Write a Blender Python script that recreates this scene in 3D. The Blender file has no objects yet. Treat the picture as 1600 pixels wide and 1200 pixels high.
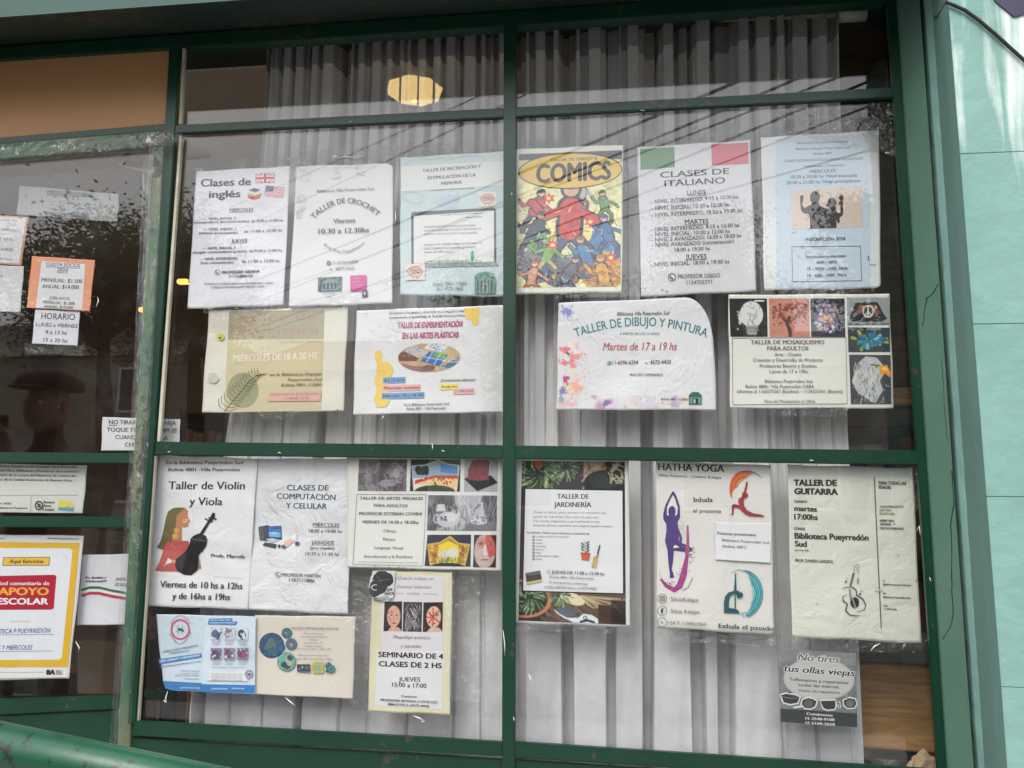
import bpy, bmesh, math, random
import numpy as np
from mathutils import Vector, Matrix
from mathutils.geometry import tessellate_polygon
R = math.radians
random.seed(7)
SC = bpy.context.scene
COL = SC.collection

# ------------------------------------------------------------------ camera, world, sun, exposure
CAMP = np.array([0.0, -1.46, 1.45])
M = np.array([[0.99227649, -0.00604885, -0.12389829],
              [0.12359949, 0.13286859, 0.98339672],
              [0.01051377, -0.9911152, 0.13259002]])      # columns: right, down, forward
cam = bpy.data.cameras.new('camera')
cam.sensor_width = 36; cam.lens = 27.0; cam.clip_start = 0.02; cam.clip_end = 500
co = bpy.data.objects.new('camera', cam); COL.objects.link(co)
co.matrix_world = Matrix([[M[0, 0], -M[0, 1], -M[0, 2], CAMP[0]], [M[1, 0], -M[1, 1], -M[1, 2], CAMP[1]],
                          [M[2, 0], -M[2, 1], -M[2, 2], CAMP[2]], [0, 0, 0, 1]])
SC.camera = co
SUN_EL, SUN_AZ = 50, 200
w = bpy.data.worlds.new('World'); SC.world = w; w.use_nodes = True
nt = w.node_tree; bg = nt.nodes['Background']
sky = nt.nodes.new('ShaderNodeTexSky'); sky.sky_type = 'NISHITA'; sky.sun_disc = False
sky.sun_elevation = R(SUN_EL); sky.sun_rotation = R(SUN_AZ); sky.dust_density = 4; sky.air_density = 1.2
tc = nt.nodes.new('ShaderNodeTexCoord'); cn = nt.nodes.new('ShaderNodeTexNoise')
cn.inputs['Scale'].default_value = 2.2; cn.inputs['Detail'].default_value = 5
cr = nt.nodes.new('ShaderNodeValToRGB')
cr.color_ramp.elements[0].position = .3; cr.color_ramp.elements[0].color = (6.6, 6.9, 7.4, 1)
cr.color_ramp.elements[1].position = .75; cr.color_ramp.elements[1].color = (11.5, 11.5, 11.6, 1)
mx = nt.nodes.new('ShaderNodeMix'); mx.data_type = 'RGBA'; mx.inputs[0].default_value = .8
nt.links.new(tc.outputs['Generated'], cn.inputs['Vector']); nt.links.new(cn.outputs['Fac'], cr.inputs['Fac'])
nt.links.new(sky.outputs['Color'], mx.inputs[6]); nt.links.new(cr.outputs['Color'], mx.inputs[7])
nt.links.new(mx.outputs[2], bg.inputs['Color']); bg.inputs['Strength'].default_value = .15
sl = bpy.data.lights.new('sun', 'SUN'); sl.energy = 1.2; sl.angle = R(28); sl.color = (1, .97, .92)
so = bpy.data.objects.new('sun', sl); COL.objects.link(so)
az = R(SUN_AZ); el = R(SUN_EL)
sd = Vector((math.sin(az) * math.cos(el), math.cos(az) * math.cos(el), math.sin(el)))
so.rotation_euler = sd.to_track_quat('Z', 'Y').to_euler(); so.location = sd * 30
SC.view_settings.view_transform = 'Standard'; SC.view_settings.look = 'None'
SC.view_settings.gamma = 1; SC.view_settings.use_curve_mapping = False
SC.view_settings.exposure = 0.76
SC.render.engine = 'CYCLES'
SC.cycles.use_denoising = True
SC.cycles.max_bounces = 10; SC.cycles.transparent_max_bounces = 24; SC.cycles.caustics_reflective = False
SC.cycles.sample_clamp_indirect = 6

# ------------------------------------------------------------------ helpers
def at(px, py, Y=0.0):
    d = M @ np.array([(px - 800) / 1200.0, (py - 600) / 1200.0, 1.0])
    return CAMP + d * ((Y - CAMP[1]) / d[1])
def atv(P, Y):                                             # P: N x 2, Y: scalar or N
    P = np.asarray(P, float)
    d = np.stack([(P[:, 0] - 800) / 1200, (P[:, 1] - 600) / 1200, np.ones(len(P))], 1) @ M.T
    t = (Y - CAMP[1]) / d[:, 1]
    return CAMP + d * t[:, None]
def lin(c):
    c = np.asarray(c, float) / 255.0
    return np.where(c <= .04045, c / 12.92, ((c + .055) / 1.055) ** 2.4)
MATS = {}
def principled(name, rgb, rough=.6, metal=0, spec=.5):
    m = bpy.data.materials.new(name); m.use_nodes = True
    b = m.node_tree.nodes['Principled BSDF']
    b.inputs['Base Color'].default_value = (*rgb, 1); b.inputs['Roughness'].default_value = rough
    b.inputs['Metallic'].default_value = metal; b.inputs['Specular IOR Level'].default_value = spec
    return m, m.node_tree, b
def ink(c):
    k = tuple(int(v) for v in c)
    if k not in MATS:
        MATS[k] = principled('ink_%02x%02x%02x' % k, lin(k), .62, 0, .3)[0]
    return MATS[k]
def node(nt, t, **kw):
    n = nt.nodes.new(t)
    for k, v in kw.items():
        if k in n.inputs: n.inputs[k].default_value = v
        else: setattr(n, k, v)
    return n
def noisy(name, a, b, scale=8, rough=.6, bump=.2, bscale=40, bdist=.002, stretch=(1, 1, 1), detail=6, spec=.5, ramp=(.35, .65)):
    m, nt, p = principled(name, a, rough, 0, spec)
    tc = node(nt, 'ShaderNodeTexCoord'); mp = node(nt, 'ShaderNodeMapping'); mp.inputs['Scale'].default_value = stretch
    n = node(nt, 'ShaderNodeTexNoise', Scale=scale, Detail=detail); cr = node(nt, 'ShaderNodeValToRGB')
    cr.color_ramp.elements[0].position, cr.color_ramp.elements[1].position = ramp
    cr.color_ramp.elements[0].color = (*a, 1); cr.color_ramp.elements[1].color = (*b, 1)
    nt.links.new(tc.outputs['Object'], mp.inputs['Vector']); nt.links.new(mp.outputs[0], n.inputs['Vector'])
    nt.links.new(n.outputs['Fac'], cr.inputs['Fac']); nt.links.new(cr.outputs[0], p.inputs['Base Color'])
    n2 = node(nt, 'ShaderNodeTexNoise', Scale=bscale, Detail=4); nt.links.new(mp.outputs[0], n2.inputs['Vector'])
    bm = node(nt, 'ShaderNodeBump', Strength=bump, Distance=bdist); nt.links.new(n2.outputs['Fac'], bm.inputs['Height'])
    nt.links.new(bm.outputs[0], p.inputs['Normal'])
    return m
def link(name, me, mats=(), parent=None):
    for m in mats: me.materials.append(m)
    o = bpy.data.objects.new(name, me); COL.objects.link(o)
    if parent is not None: o.parent = parent
    return o
def obj(name, verts, faces, mat, parent=None, smooth=False):
    me = bpy.data.meshes.new(name); me.from_pydata([tuple(v) for v in verts], [], [tuple(f) for f in faces]); me.update()
    if smooth: me.polygons.foreach_set('use_smooth', [True] * len(me.polygons))
    return link(name, me, [mat] if not isinstance(mat, (list, tuple)) else mat, parent)
def bmobj(name, bm, mat, parent=None, smooth=False):
    me = bpy.data.meshes.new(name); bm.to_mesh(me); bm.free()
    if smooth: me.polygons.foreach_set('use_smooth', [True] * len(me.polygons))
    return link(name, me, [mat] if not isinstance(mat, (list, tuple)) else mat, parent)
def tag(o, label=None, cat=None, group=None, kind=None):
    if label: o['label'] = label
    if cat: o['category'] = cat
    if group: o['group'] = group
    if kind: o['kind'] = kind
    return o
def thing(name, label, cat, loc=(0, 0, 0), group=None):
    o = bpy.data.objects.new(name, None); o.empty_display_size = .05; COL.objects.link(o); o.location = loc
    return tag(o, label, cat, group)
def hexa(bm, f, b, bev=0.0):                                # 8 corners: front quad, back quad
    vs = [bm.verts.new(tuple(p)) for p in list(f) + list(b)]
    fs = [(0, 1, 2, 3), (7, 6, 5, 4), (0, 4, 5, 1), (1, 5, 6, 2), (2, 6, 7, 3), (3, 7, 4, 0)]
    nf = [bm.faces.new([vs[i] for i in q]) for q in fs]
    bmesh.ops.recalc_face_normals(bm, faces=nf)
    if bev:
        es = list({e for q in nf for e in q.edges})
        bmesh.ops.bevel(bm, geom=es, offset=bev, segments=2, affect='EDGES', clamp_overlap=True)
def bar(name, quad, Yf, depth, mat, parent=None, bev=.0015, cuts=0):
    """box whose front face (on the plane Y=Yf) covers the given photo quad"""
    f = [at(x, y, Yf) for x, y in quad]; b = [p + np.array([0, depth, 0]) for p in f]
    bm = bmesh.new(); hexa(bm, f, b, bev)
    return bmobj(name, bm, mat, parent)
def box(name, x0, x1, y0, y1, z0, z1, mat, parent=None, bev=0.0):
    bm = bmesh.new()
    hexa(bm, [(x0, y0, z0), (x1, y0, z0), (x1, y0, z1), (x0, y0, z1)], [(x0, y1, z0), (x1, y1, z0), (x1, y1, z1), (x0, y1, z1)], bev)
    return bmobj(name, bm, mat, parent)
def tube(name, pts, r, mat, parent=None, seg=8, closed=False):
    pts = [Vector(p) for p in pts]; V = []; F = []
    rr = r if hasattr(r, '__len__') else [r] * len(pts)
    for i, p in enumerate(pts):
        a = pts[max(i - 1, 0)]; b = pts[min(i + 1, len(pts) - 1)]
        d = (b - a).normalized(); q = d.to_track_quat('Z', 'Y')
        for k in range(seg):
            t = 2 * math.pi * k / seg
            V.append(p + q @ Vector((math.cos(t) * rr[i], math.sin(t) * rr[i], 0)))
    for i in range(len(pts) - 1):
        for k in range(seg):
            F.append((i * seg + k, i * seg + (k + 1) % seg, (i + 1) * seg + (k + 1) % seg, (i + 1) * seg + k))
    F.append(tuple(range(seg))[::-1]); F.append(tuple((len(pts) - 1) * seg + k for k in range(seg)))
    return obj(name, V, F, mat, parent, True)

# ------------------------------------------------------------------ materials
def glass_mat(name, tint=(.972, .975, .972), base=.05, rough=.0, dirt=True, wav=0.0):
    m = bpy.data.materials.new(name); m.use_nodes = True; nt = m.node_tree; nt.nodes.remove(nt.nodes['Principled BSDF'])
    out = nt.nodes['Material Output']
    tr = node(nt, 'ShaderNodeBsdfTransparent'); tr.inputs['Color'].default_value = (*tint, 1)
    gl = node(nt, 'ShaderNodeBsdfGlossy', Roughness=rough)
    lw = node(nt, 'ShaderNodeLayerWeight', Blend=.5)
    pw = node(nt, 'ShaderNodeMath', operation='POWER'); pw.inputs[1].default_value = 5
    ml = node(nt, 'ShaderNodeMath', operation='MULTIPLY_ADD'); ml.inputs[1].default_value = 1 - base; ml.inputs[2].default_value = base
    mix = node(nt, 'ShaderNodeMixShader')
    nt.links.new(lw.outputs['Facing'], pw.inputs[0]); nt.links.new(pw.outputs[0], ml.inputs[0]); nt.links.new(ml.outputs[0], mix.inputs[0])
    nt.links.new(tr.outputs[0], mix.inputs[1]); nt.links.new(gl.outputs[0], mix.inputs[2])
    last = mix
    tc = node(nt, 'ShaderNodeTexCoord')
    if dirt:
        n = node(nt, 'ShaderNodeTexNoise', Scale=9, Detail=8, Roughness=.7); nt.links.new(tc.outputs['Object'], n.inputs['Vector'])
        cr = node(nt, 'ShaderNodeValToRGB'); cr.color_ramp.elements[0].position = .5; cr.color_ramp.elements[0].color = (.001,) * 3 + (1,)
        cr.color_ramp.elements[1].position = .85; cr.color_ramp.elements[1].color = (.03,) * 3 + (1,)
        df = node(nt, 'ShaderNodeBsdfDiffuse'); df.inputs['Color'].default_value = (.6, .6, .58, 1)
        m2 = node(nt, 'ShaderNodeMixShader')
        nt.links.new(n.outputs['Fac'], cr.inputs['Fac']); nt.links.new(cr.outputs[0], m2.inputs[0])
        nt.links.new(mix.outputs[0], m2.inputs[1]); nt.links.new(df.outputs[0], m2.inputs[2]); last = m2
    if wav:
        n = node(nt, 'ShaderNodeTexNoise', Scale=wav, Detail=4, Distortion=1.5); nt.links.new(tc.outputs['Object'], n.inputs['Vector'])
        b = node(nt, 'ShaderNodeBump', Strength=1.0, Distance=.02); nt.links.new(n.outputs['Fac'], b.inputs['Height'])
        nt.links.new(b.outputs[0], gl.inputs['Normal'])
    nt.links.new(last.outputs[0], out.inputs['Surface'])
    return m
GLASS = glass_mat('window_glass')
FILM = glass_mat('clear_plastic_film', (.93, .93, .92), .09, .10, True, 22)
TAPE = glass_mat('clear_tape', (.985, .985, .98), .07, .10, False, 40)

def paint_green(name, a, b, chips=.77, rough=.36, under=(.05, .045, .035)):
    m = noisy(name, a, b, 5, rough, .25, 60, .0015)
    nt = m.node_tree; p = nt.nodes['Principled BSDF']
    src = p.inputs['Base Color'].links[0].from_socket
    tc = node(nt, 'ShaderNodeTexCoord')
    n = node(nt, 'ShaderNodeTexNoise', Scale=55, Detail=5, Roughness=.65); nt.links.new(tc.outputs['Object'], n.inputs['Vector'])
    n3 = node(nt, 'ShaderNodeTexNoise', Scale=4, Detail=2); nt.links.new(tc.outputs['Object'], n3.inputs['Vector'])
    ad = node(nt, 'ShaderNodeMath', operation='MULTIPLY_ADD'); ad.inputs[1].default_value = .55
    nt.links.new(n3.outputs['Fac'], ad.inputs[0]); nt.links.new(n.outputs['Fac'], ad.inputs[2])
    cr = node(nt, 'ShaderNodeValToRGB'); cr.color_ramp.interpolation = 'LINEAR'
    cr.color_ramp.elements[0].position = chips + .18; cr.color_ramp.elements[0].color = (0, 0, 0, 1)
    cr.color_ramp.elements[1].position = chips + .2; cr.color_ramp.elements[1].color = (1, 1, 1, 1)
    nt.links.new(ad.outputs[0], cr.inputs['Fac'])
    mx = node(nt, 'ShaderNodeMix', data_type='RGBA'); mx.inputs[7].default_value = (*under, 1)
    nt.links.new(cr.outputs[0], mx.inputs[0]); nt.links.new(src, mx.inputs[6]); nt.links.new(mx.outputs[2], p.inputs['Base Color'])
    return m
GREEN = paint_green('green_gloss_paint', (.002, .029, .0145), (.0045, .041, .021))
GREEN_W = paint_green('weathered_green_paint', (.02, .11, .055), (.15, .17, .09), .68, .45)
SAGE = noisy('sage_green_wall_paint', (.075, .155, .115), (.095, .19, .14), 4, .6, .3, 30, .003, spec=.3)
TEAL = noisy('turquoise_wall_paint', (.185, .345, .305), (.235, .405, .36), 5, .75, .6, 26, .006, spec=.3)
TEAL_D = noisy('shaded_turquoise_paint', (.125, .225, .195), (.15, .265, .23), 4, .75, .3, 40, .003, spec=.3)  # darker copy of TEAL; the reveal's shade is put into the colour
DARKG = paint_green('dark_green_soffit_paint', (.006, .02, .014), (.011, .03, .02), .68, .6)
BROWN = noisy('brown_board', (.42, .225, .095), (.47, .26, .115), 2, .55, .1, 20)
CREAM = noisy('cream_putty', (.42, .38, .28), (.55, .52, .42), 20, .7, .3, 80)
BLACK = principled('black_rubber_and_gaps', (.012, .012, .012), .7)[0]
def wood(name, a, b, sc=3, rough=.45):
    m, nt, p = principled(name, a, rough)
    tc = node(nt, 'ShaderNodeTexCoord'); mp = node(nt, 'ShaderNodeMapping'); mp.inputs['Scale'].default_value = (2, 2, 14)
    n = node(nt, 'ShaderNodeTexNoise', Scale=sc, Detail=7, Distortion=1.8); cr = node(nt, 'ShaderNodeValToRGB')
    cr.color_ramp.elements[0].position = .35; cr.color_ramp.elements[1].position = .62
    cr.color_ramp.elements[0].color = (*a, 1); cr.color_ramp.elements[1].color = (*b, 1)
    nt.links.new(tc.outputs['Object'], mp.inputs[0]); nt.links.new(mp.outputs[0], n.inputs['Vector'])
    nt.links.new(n.outputs['Fac'], cr.inputs[0]); nt.links.new(cr.outputs[0], p.inputs['Base Color'])
    return m
OAK = wood("oak_veneer", (.40, .20, .07), (.62, .36, .15))
WALNUT = wood('brown_wood_panel', (.10, .045, .02), (.17, .08, .035), 2)

# ------------------------------------------------------------------ large structure: ground, room, facade
PAVE = noisy('concrete_pavement', (.26, .25, .24), (.34, .33, .31), 2, .85, .4, 30, .004)
ASPH = noisy('asphalt', (.045, .045, .047), (.06, .06, .06), 3, .9, .5, 60, .006)
box('pavement', -40, 40, -3.6, -.02, -.3, 0, PAVE)['kind'] = 'structure'
box('road', -60, 60, -11.5, -3.62, -.4, -.14, ASPH)['kind'] = 'structure'
box('far_pavement', -60, 60, -14.5, -11.52, -.3, 0, PAVE)['kind'] = 'structure'
obj('ground', [(-300, -300, -.42), (300, -300, -.42), (300, 60, -.42), (-300, 60, -.42)], [(0, 1, 2, 3)], PAVE)['kind'] = 'structure'

ROOMW = noisy('interior_wall_paint', (.33, .21, .125), (.38, .25, .15), 2, .8, .1)
ROOMC = noisy('interior_ceiling_paint', (.5, .42, .32), (.55, .47, .37), 2, .8, .1)
DARKF = noisy('interior_floor_tiles', (.06, .045, .035), (.09, .07, .055), 3, .4, .1)
box('interior_floor', -4.4, 3.2, .10, 4.2, -.05, .0, DARKF)['kind'] = 'structure'
box('interior_ceiling', -4.4, 3.2, .25, 4.2, 2.95, 3.05, ROOMC)['kind'] = 'structure'
box('interior_back_wall', -4.4, 3.2, 4.2, 4.3, 0, 2.95, ROOMW)['kind'] = 'structure'
box('interior_side_wall', 3.2, 3.3, .25, 4.3, 0, 3.05, ROOMW)['kind'] = 'structure'
box('interior_side_wall', -4.5, -4.4, .25, 4.3, 0, 3.05, ROOMW)['kind'] = 'structure'

# lintel above the window: sloped soffit, turquoise front
YF = -.20                                                   # facade front plane
lt = thing('lintel', 'dark green underside of the concrete lintel above the shop window', 'lintel')
xr = 3.0; xl = -4.4
pts_f = lambda x: [(x, .06, 2.422), (x, -.015, 2.419), (x, YF, 2.351), (x, YF, 3.9), (x, .20, 3.9), (x, .20, 2.46)]
A = pts_f(xl); B = pts_f(xr); n6 = 6
V = A + B; F = [tuple(range(6)), tuple(range(11, 5, -1))]
F += [(i, 6 + i, 6 + (i + 1) % 6, (i + 1) % 6) for i in range(6)]
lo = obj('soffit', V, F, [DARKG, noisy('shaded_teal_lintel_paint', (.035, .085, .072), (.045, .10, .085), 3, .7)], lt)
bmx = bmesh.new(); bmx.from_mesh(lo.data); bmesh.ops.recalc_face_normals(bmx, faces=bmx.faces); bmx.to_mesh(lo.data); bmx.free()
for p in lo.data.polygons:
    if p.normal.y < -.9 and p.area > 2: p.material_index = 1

# right side: wall of rendered blocks with recessed joints, reveal strips, frame of the window
wl = thing('facade_wall', 'bright turquoise rendered wall right of the window, with pale paint runs', 'wall')
tm = TEAL.node_tree; pb = tm.nodes['Principled BSDF']
src = pb.inputs['Base Color'].links[0].from_socket
TEALS = TEAL.copy(); TEALS.name = 'turquoise_paint_with_white_runs'; tm = TEALS.node_tree; pb = tm.nodes['Principled BSDF']
src = pb.inputs['Base Color'].links[0].from_socket
tcx = node(tm, 'ShaderNodeTexCoord'); mpx = node(tm, 'ShaderNodeMapping'); mpx.inputs['Scale'].default_value = (22, 1, 2.2); mpx.inputs['Location'].default_value = (1.3, 0, .6)
nx = node(tm, 'ShaderNodeTexNoise', Scale=1, Detail=6, Distortion=.6)
sx = node(tm, 'ShaderNodeSeparateXYZ'); rz = node(tm, 'ShaderNodeMapRange')
rz.inputs['From Min'].default_value = 1.78; rz.inputs['From Max'].default_value = 2.15; rz.inputs['To Min'].default_value = -.35; rz.inputs['To Max'].default_value = .02
ad = node(tm, 'ShaderNodeMath', operation='ADD'); crx = node(tm, 'ShaderNodeValToRGB')
crx.color_ramp.elements[0].position = .50; crx.color_ramp.elements[1].position = .66
mxx = node(tm, 'ShaderNodeMix', data_type='RGBA'); mxx.inputs[7].default_value = (.72, .80, .76, 1)
tm.links.new(tcx.outputs['Object'], mpx.inputs[0]); tm.links.new(mpx.outputs[0], nx.inputs['Vector']); tm.links.new(tcx.outputs['Object'], sx.inputs[0])
tm.links.new(sx.outputs['Z'], rz.inputs['Value']); tm.links.new(nx.outputs['Fac'], ad.inputs[0]); tm.links.new(rz.outputs[0], ad.inputs[1])
tm.links.new(ad.outputs[0], crx.inputs[0]); tm.links.new(crx.outputs[0], mxx.inputs[0]); tm.links.new(src, mxx.inputs[6]); tm.links.new(mxx.outputs[2], pb.inputs['Base Color'])
zj = [-.3] + sorted(at(1560, y, YF)[2] for y in (1073, 776, 506, 238)) ; zj = [zj[0]] + zj[1:]
st_ = zj[2] - zj[1]
zj = [zj[1] - st_ * k for k in (4, 3, 2, 1)] + zj[1:]
while zj[-1] < 3.6: zj.append(zj[-1] + st_)
cdl = at(1487, 0, YF)[0]; cdt = at(1574, 1200, YF)[0]
XD = lambda z: np.interp(z, [at(1574, 1200, YF)[2], at(1477, 0, YF)[2]], [at(1574, 1200, YF)[0], at(1481, 0, YF)[0]])
for z0, z1 in zip(zj[:-1], zj[1:]):
    a0, a1 = XD(z0), XD(z1); g = .0003
    bm = bmesh.new()
    hexa(bm, [(a0, YF, z0 + g), (xr, YF, z0 + g), (xr, YF, z1 - g), (a1, YF, z1 - g)], [(a0 + .07, -.1, z0 + g), (xr, -.1, z0 + g), (xr, -.1, z1 - g), (a1 + .07, -.1, z1 - g)], .0007)
    bmobj('wall_block', bm, TEALS, wl)
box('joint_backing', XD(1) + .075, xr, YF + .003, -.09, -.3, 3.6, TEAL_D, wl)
# reveal strips: turned faces between the wall front and the window frame
def strip(name, L0, L1, mat, parent, thick=.03, ridge=0, seg=14):
    """face between two photo lines L=(x0,y0,x1,y1,Y)"""
    V = []; n = seg
    for i in range(n + 1):
        t = i / n
        for k, (x0, y0, x1, y1, Y) in enumerate((L0, L1)):
            jx = random.uniform(-ridge, ridge)
            p = at(x0 + (x1 - x0) * t + jx, y0 + (y1 - y0) * t, Y); V.append(p)
    m = len(V)
    V += [v + np.array([.004, thick, 0]) for v in V]
    F = []
    for i in range(n):
        a = 2 * i
        F.append((a, a + 1, a + 3, a + 2)); F.append((m + a, m + a + 2, m + a + 3, m + a + 1))
        F.append((a, a + 2, m + a + 2, m + a)); F.append((a + 1, m + a + 1, m + a + 3, a + 3))
    return obj(name, V, F, mat, parent)
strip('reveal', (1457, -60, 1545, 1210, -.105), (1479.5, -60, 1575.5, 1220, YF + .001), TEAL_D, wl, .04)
strip('plaster_edge', (1440.5, -60, 1530, 1210, -.075), (1457, -60, 1545.5, 1210, -.105), TEAL, wl, .05, .5, 40)
jb = thing('window_jamb', 'cracked sage green jamb strip between the dark window frame and the turquoise wall', 'jamb')
strip('jamb_face', (1400, -40, 1484, 1230, -.022), (1434, -40, 1523.5, 1230, -.075), SAGE, jb, .06)
bar('gap_backing', [(1490, 1230), (1575, 1230), (1480, -60), (1402, -60)], .03, .02, BLACK, jb, 0)  # black strip added behind the open gap, standing in for its shade
def crack(pts, wd, Yfun, parent):
    V = []; F = []
    for i, (x, y) in enumerate(pts):
        Y = Yfun(x, y); ww = wd * random.uniform(.5, 1.3)
        V += [at(x - ww, y, Y), at(x + ww, y, Y)]
        if i: F.append((2 * i - 2, 2 * i - 1, 2 * i + 1, 2 * i))
    return obj('crack', V, F, BLACK, parent)
def jambY(x, y):
    t = (y + 40) / 1270; xa = 1400 + 84 * t; xb = 1434 + 89.5 * t
    return -.022 - .053 * (x - xa) / (xb - xa) - .0012
def wob(pts, n=5, a=.8):
    out = []
    for (x0, y0), (x1, y1) in zip(pts[:-1], pts[1:]):
        for i in range(n):
            t = i / n; out.append((x0 + (x1 - x0) * t + random.uniform(-a, a), y0 + (y1 - y0) * t))
    return out + [pts[-1]]
crack(wob([(1465, 444), (1459, 458), (1448, 466), (1445, 485), (1441, 510)]), .9, jambY, jb)
crack(wob([(1487, 735), (1490, 790), (1486, 820), (1487, 900), (1489, 960), (1487, 975), (1473, 999)]), .9, jambY, jb)
crack(wob([(1471, 560), (1475, 620), (1480, 690)], 8), .35, jambY, jb)

cb = thing('cable', 'black cable sagging across the top of the turquoise wall', 'cable')
cp = [(1462, 28), (1468, 16), (1477, 3), (1490, 8), (1508, 16), (1530, 32), (1556, 54), (1580, 76), (1610, 103), (1700, 190)]
tube('cable_run', [at(x, y, YF - .005) for x, y in cp], .0028, BLACK, cb)
pp = [(1548, -14), (1556, 2), (1569, 13), (1585, 26), (1601, 22), (1720, -8), (1720, -40), (1548, -40)]
PURP = noisy('dark_purple_paint', (.03, .022, .06), (.05, .04, .09), 6, .5, .1)
f = [at(x, y, YF - .003) for x, y in pp]
V = f + [p + np.array([0, .004, 0]) for p in f]; n8 = len(f)
o = obj('painted_sign', V, [tuple(range(n8))] + [(i, (i + 1) % n8, n8 + (i + 1) % n8, n8 + i) for i in range(n8)], PURP)
tag(o, 'dark purple painted board edge in the top right corner of the wall', 'sign')

# ------------------------------------------------------------------ shop window
sw = thing('shop_window', 'green painted metal shop window of six panes covered with notices', 'window')
Y0 = -.012
def frm(name, q, Yf=Y0, d=.0118, m=GREEN, b=.0016): return bar(name, q, Yf, d, m, sw, b)
frm('head_rail', [(-300, 112), (1410, -2), (1410, -26), (-300, 94)], Y0 - .004, .03)
frm('post', [(199, 1131), (212, 1131), (283, 60), (265, 62)], Y0 - .002)
frm('mullion', [(784, 1240), (805, 1240), (806, 28), (787, 30)], Y0 - .001)
frm('transom', [(272, 208), (787.5, 183), (787.5, 168), (274, 195)])
frm('transom', [(805.5, 182), (1412, 151), (1412, 135), (805.5, 167)])
frm('middle_rail', [(240, 711), (785.5, 717), (785.5, 695.5), (243, 690)])
frm('middle_rail', [(805, 717), (1452, 727), (1451, 704), (805.5, 696)])
frm('sill_rail', [(205, 1150), (784.5, 1183), (784, 1160), (208, 1127)], Y0 - .003)
frm('sill_rail', [(804.5, 1184), (1484, 1228), (1482, 1205), (804.5, 1160)], Y0 - .003)
frm('stile', [(1468, 1230), (1486, 1230), (1400, -30), (1384, -30)], Y0 - .002)
frm('lower_panel', [(190, 1460), (784, 1500), (784, 1186), (203, 1152)], Y0 + .006)
frm('lower_panel', [(804.5, 1500), (1500, 1540), (1488, 1232), (804.5, 1186)], Y0 + .006)
frm('glazing_bead', [(245, 690), (250, 690), (284, 212), (280, 212)], -.010, .008, CREAM, .0006)
frm('glazing_bead', [(279, 194), (284, 194), (289, 72), (285, 72)], -.010, .008, CREAM, .0006)
frm('glazing_bead', [(213, 1128), (216, 1128), (243, 712), (240, 712)], -.010, .008, CREAM, .0006)
for q in ([(272, 202), (800, 176), (800, 36), (280, 66)], [(796, 176), (1405, 143), (1392, 0), (796, 36)],
          [(240, 700), (797, 706), (797, 176), (276, 202)], [(797, 706), (1445, 715), (1408, 144), (797, 176)],
          [(204, 1140), (796, 1172), (796, 706), (240, 700)], [(796, 1172), (1478, 1215), (1446, 716), (796, 706)]):
    bar('pane', q, 0.0, .003, GLASS, sw, 0)

# ------------------------------------------------------------------ door
dr = thing('shop_door', 'green glazed shop door left of the window, its edge wrapped in clear plastic', 'door')
def dbar(name, q, Yf=Y0 + .002, d=.013, m=GREEN, b=.0016): return bar(name, q, Yf, d, m, dr, b)
dbar('stile', [(178, 1240), (198, 1240), (257, 228), (237, 230)], Y0 + .001, .014, GREEN_W)
dbar('top_rail', [(-300, 272), (257, 227.5), (258, 203), (-300, 247)], Y0 + .001, .014, GREEN_W)
dbar('rail', [(-300, 722), (211, 724), (212, 708), (-300, 704)])
dbar('rail', [(-300, 822), (204, 825), (205, 808), (-300, 805)])
dbar('bottom_rail', [(-300, 1132), (186, 1108), (187, 1087), (-300, 1104)], Y0 + .002)
dbar('lower_panel', [(-300, 1450), (170, 1450), (186, 1109), (-300, 1133)], Y0 + .008)
bar('pane', [(-300, 1110), (190, 1095), (240, 232), (-300, 262)], .004, .004, GLASS, dr, 0)
FILMV = glass_mat('vertical_clear_film', (.93, .93, .92), .10, .12, True, 14)
for n_ in FILMV.node_tree.nodes:
    if n_.type == 'TEX_NOISE' and abs(n_.inputs['Scale'].default_value - 14) < .1:
        mp_ = node(FILMV.node_tree, 'ShaderNodeMapping'); mp_.inputs['Scale'].default_value = (6, 6, .9); FILMV.node_tree.links.new(n_.inputs['Vector'].links[0].from_socket, mp_.inputs[0]); FILMV.node_tree.links.new(mp_.outputs[0], n_.inputs['Vector'])
# crinkled plastic wrapped round the stile and the top rail
def film(name, left, right, n, m, Yc, bulge, seed, parent, mat=FILM, cr=.004):
    rnd = np.random.RandomState(seed); V = []; F = []
    L = np.array(left, float); Rr = np.array(right, float)
    def along(P, t):
        k = np.linspace(0, 1, len(P)); return np.array([np.interp(t, k, P[:, 0]), np.interp(t, k, P[:, 1])])
    nz = rnd.rand(n + 1, m + 1)
    for i in range(n + 1):
        a = along(L, i / n); b = along(Rr, i / n)
        for j in range(m + 1):
            s = j / m; p = a + (b - a) * s
            V.append(at(p[0], p[1], Yc - bulge * math.sin(math.pi * s) - cr * nz[i, j]))
    for i in range(n):
        for j in range(m):
            q = i * (m + 1) + j; F.append((q, q + 1, q + m + 2, q + m + 1))
    return obj(name, V, F, mat, parent, True)
film('plastic_wrap', [(233, 222), (208, 690), (173, 1240)], [(257, 215), (232, 690), (198, 1240)], 90, 5, -.024, .005, 3, dr, FILMV, .0022)
film('plastic_wrap', [(224, 250), (203, 690), (166, 1240)], [(240, 240), (214, 690), (180, 1240)], 60, 3, -.031, .005, 5, dr, FILMV, .002)
film('plastic_wrap', [(-80, 264), (100, 248), (236, 238)], [(-80, 232), (100, 218), (262, 206)], 70, 5, -.025, .006, 4, dr, FILM, .003)
film('plastic_wrap', [(222, 232), (250, 230), (300, 222)], [(232, 208), (262, 204), (296, 212)], 40, 12, -.031, .006, 9, dr, FILM, .006)
tp = thing('transom_board', 'plain brown board filling the opening above the glazed door', 'board')
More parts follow.
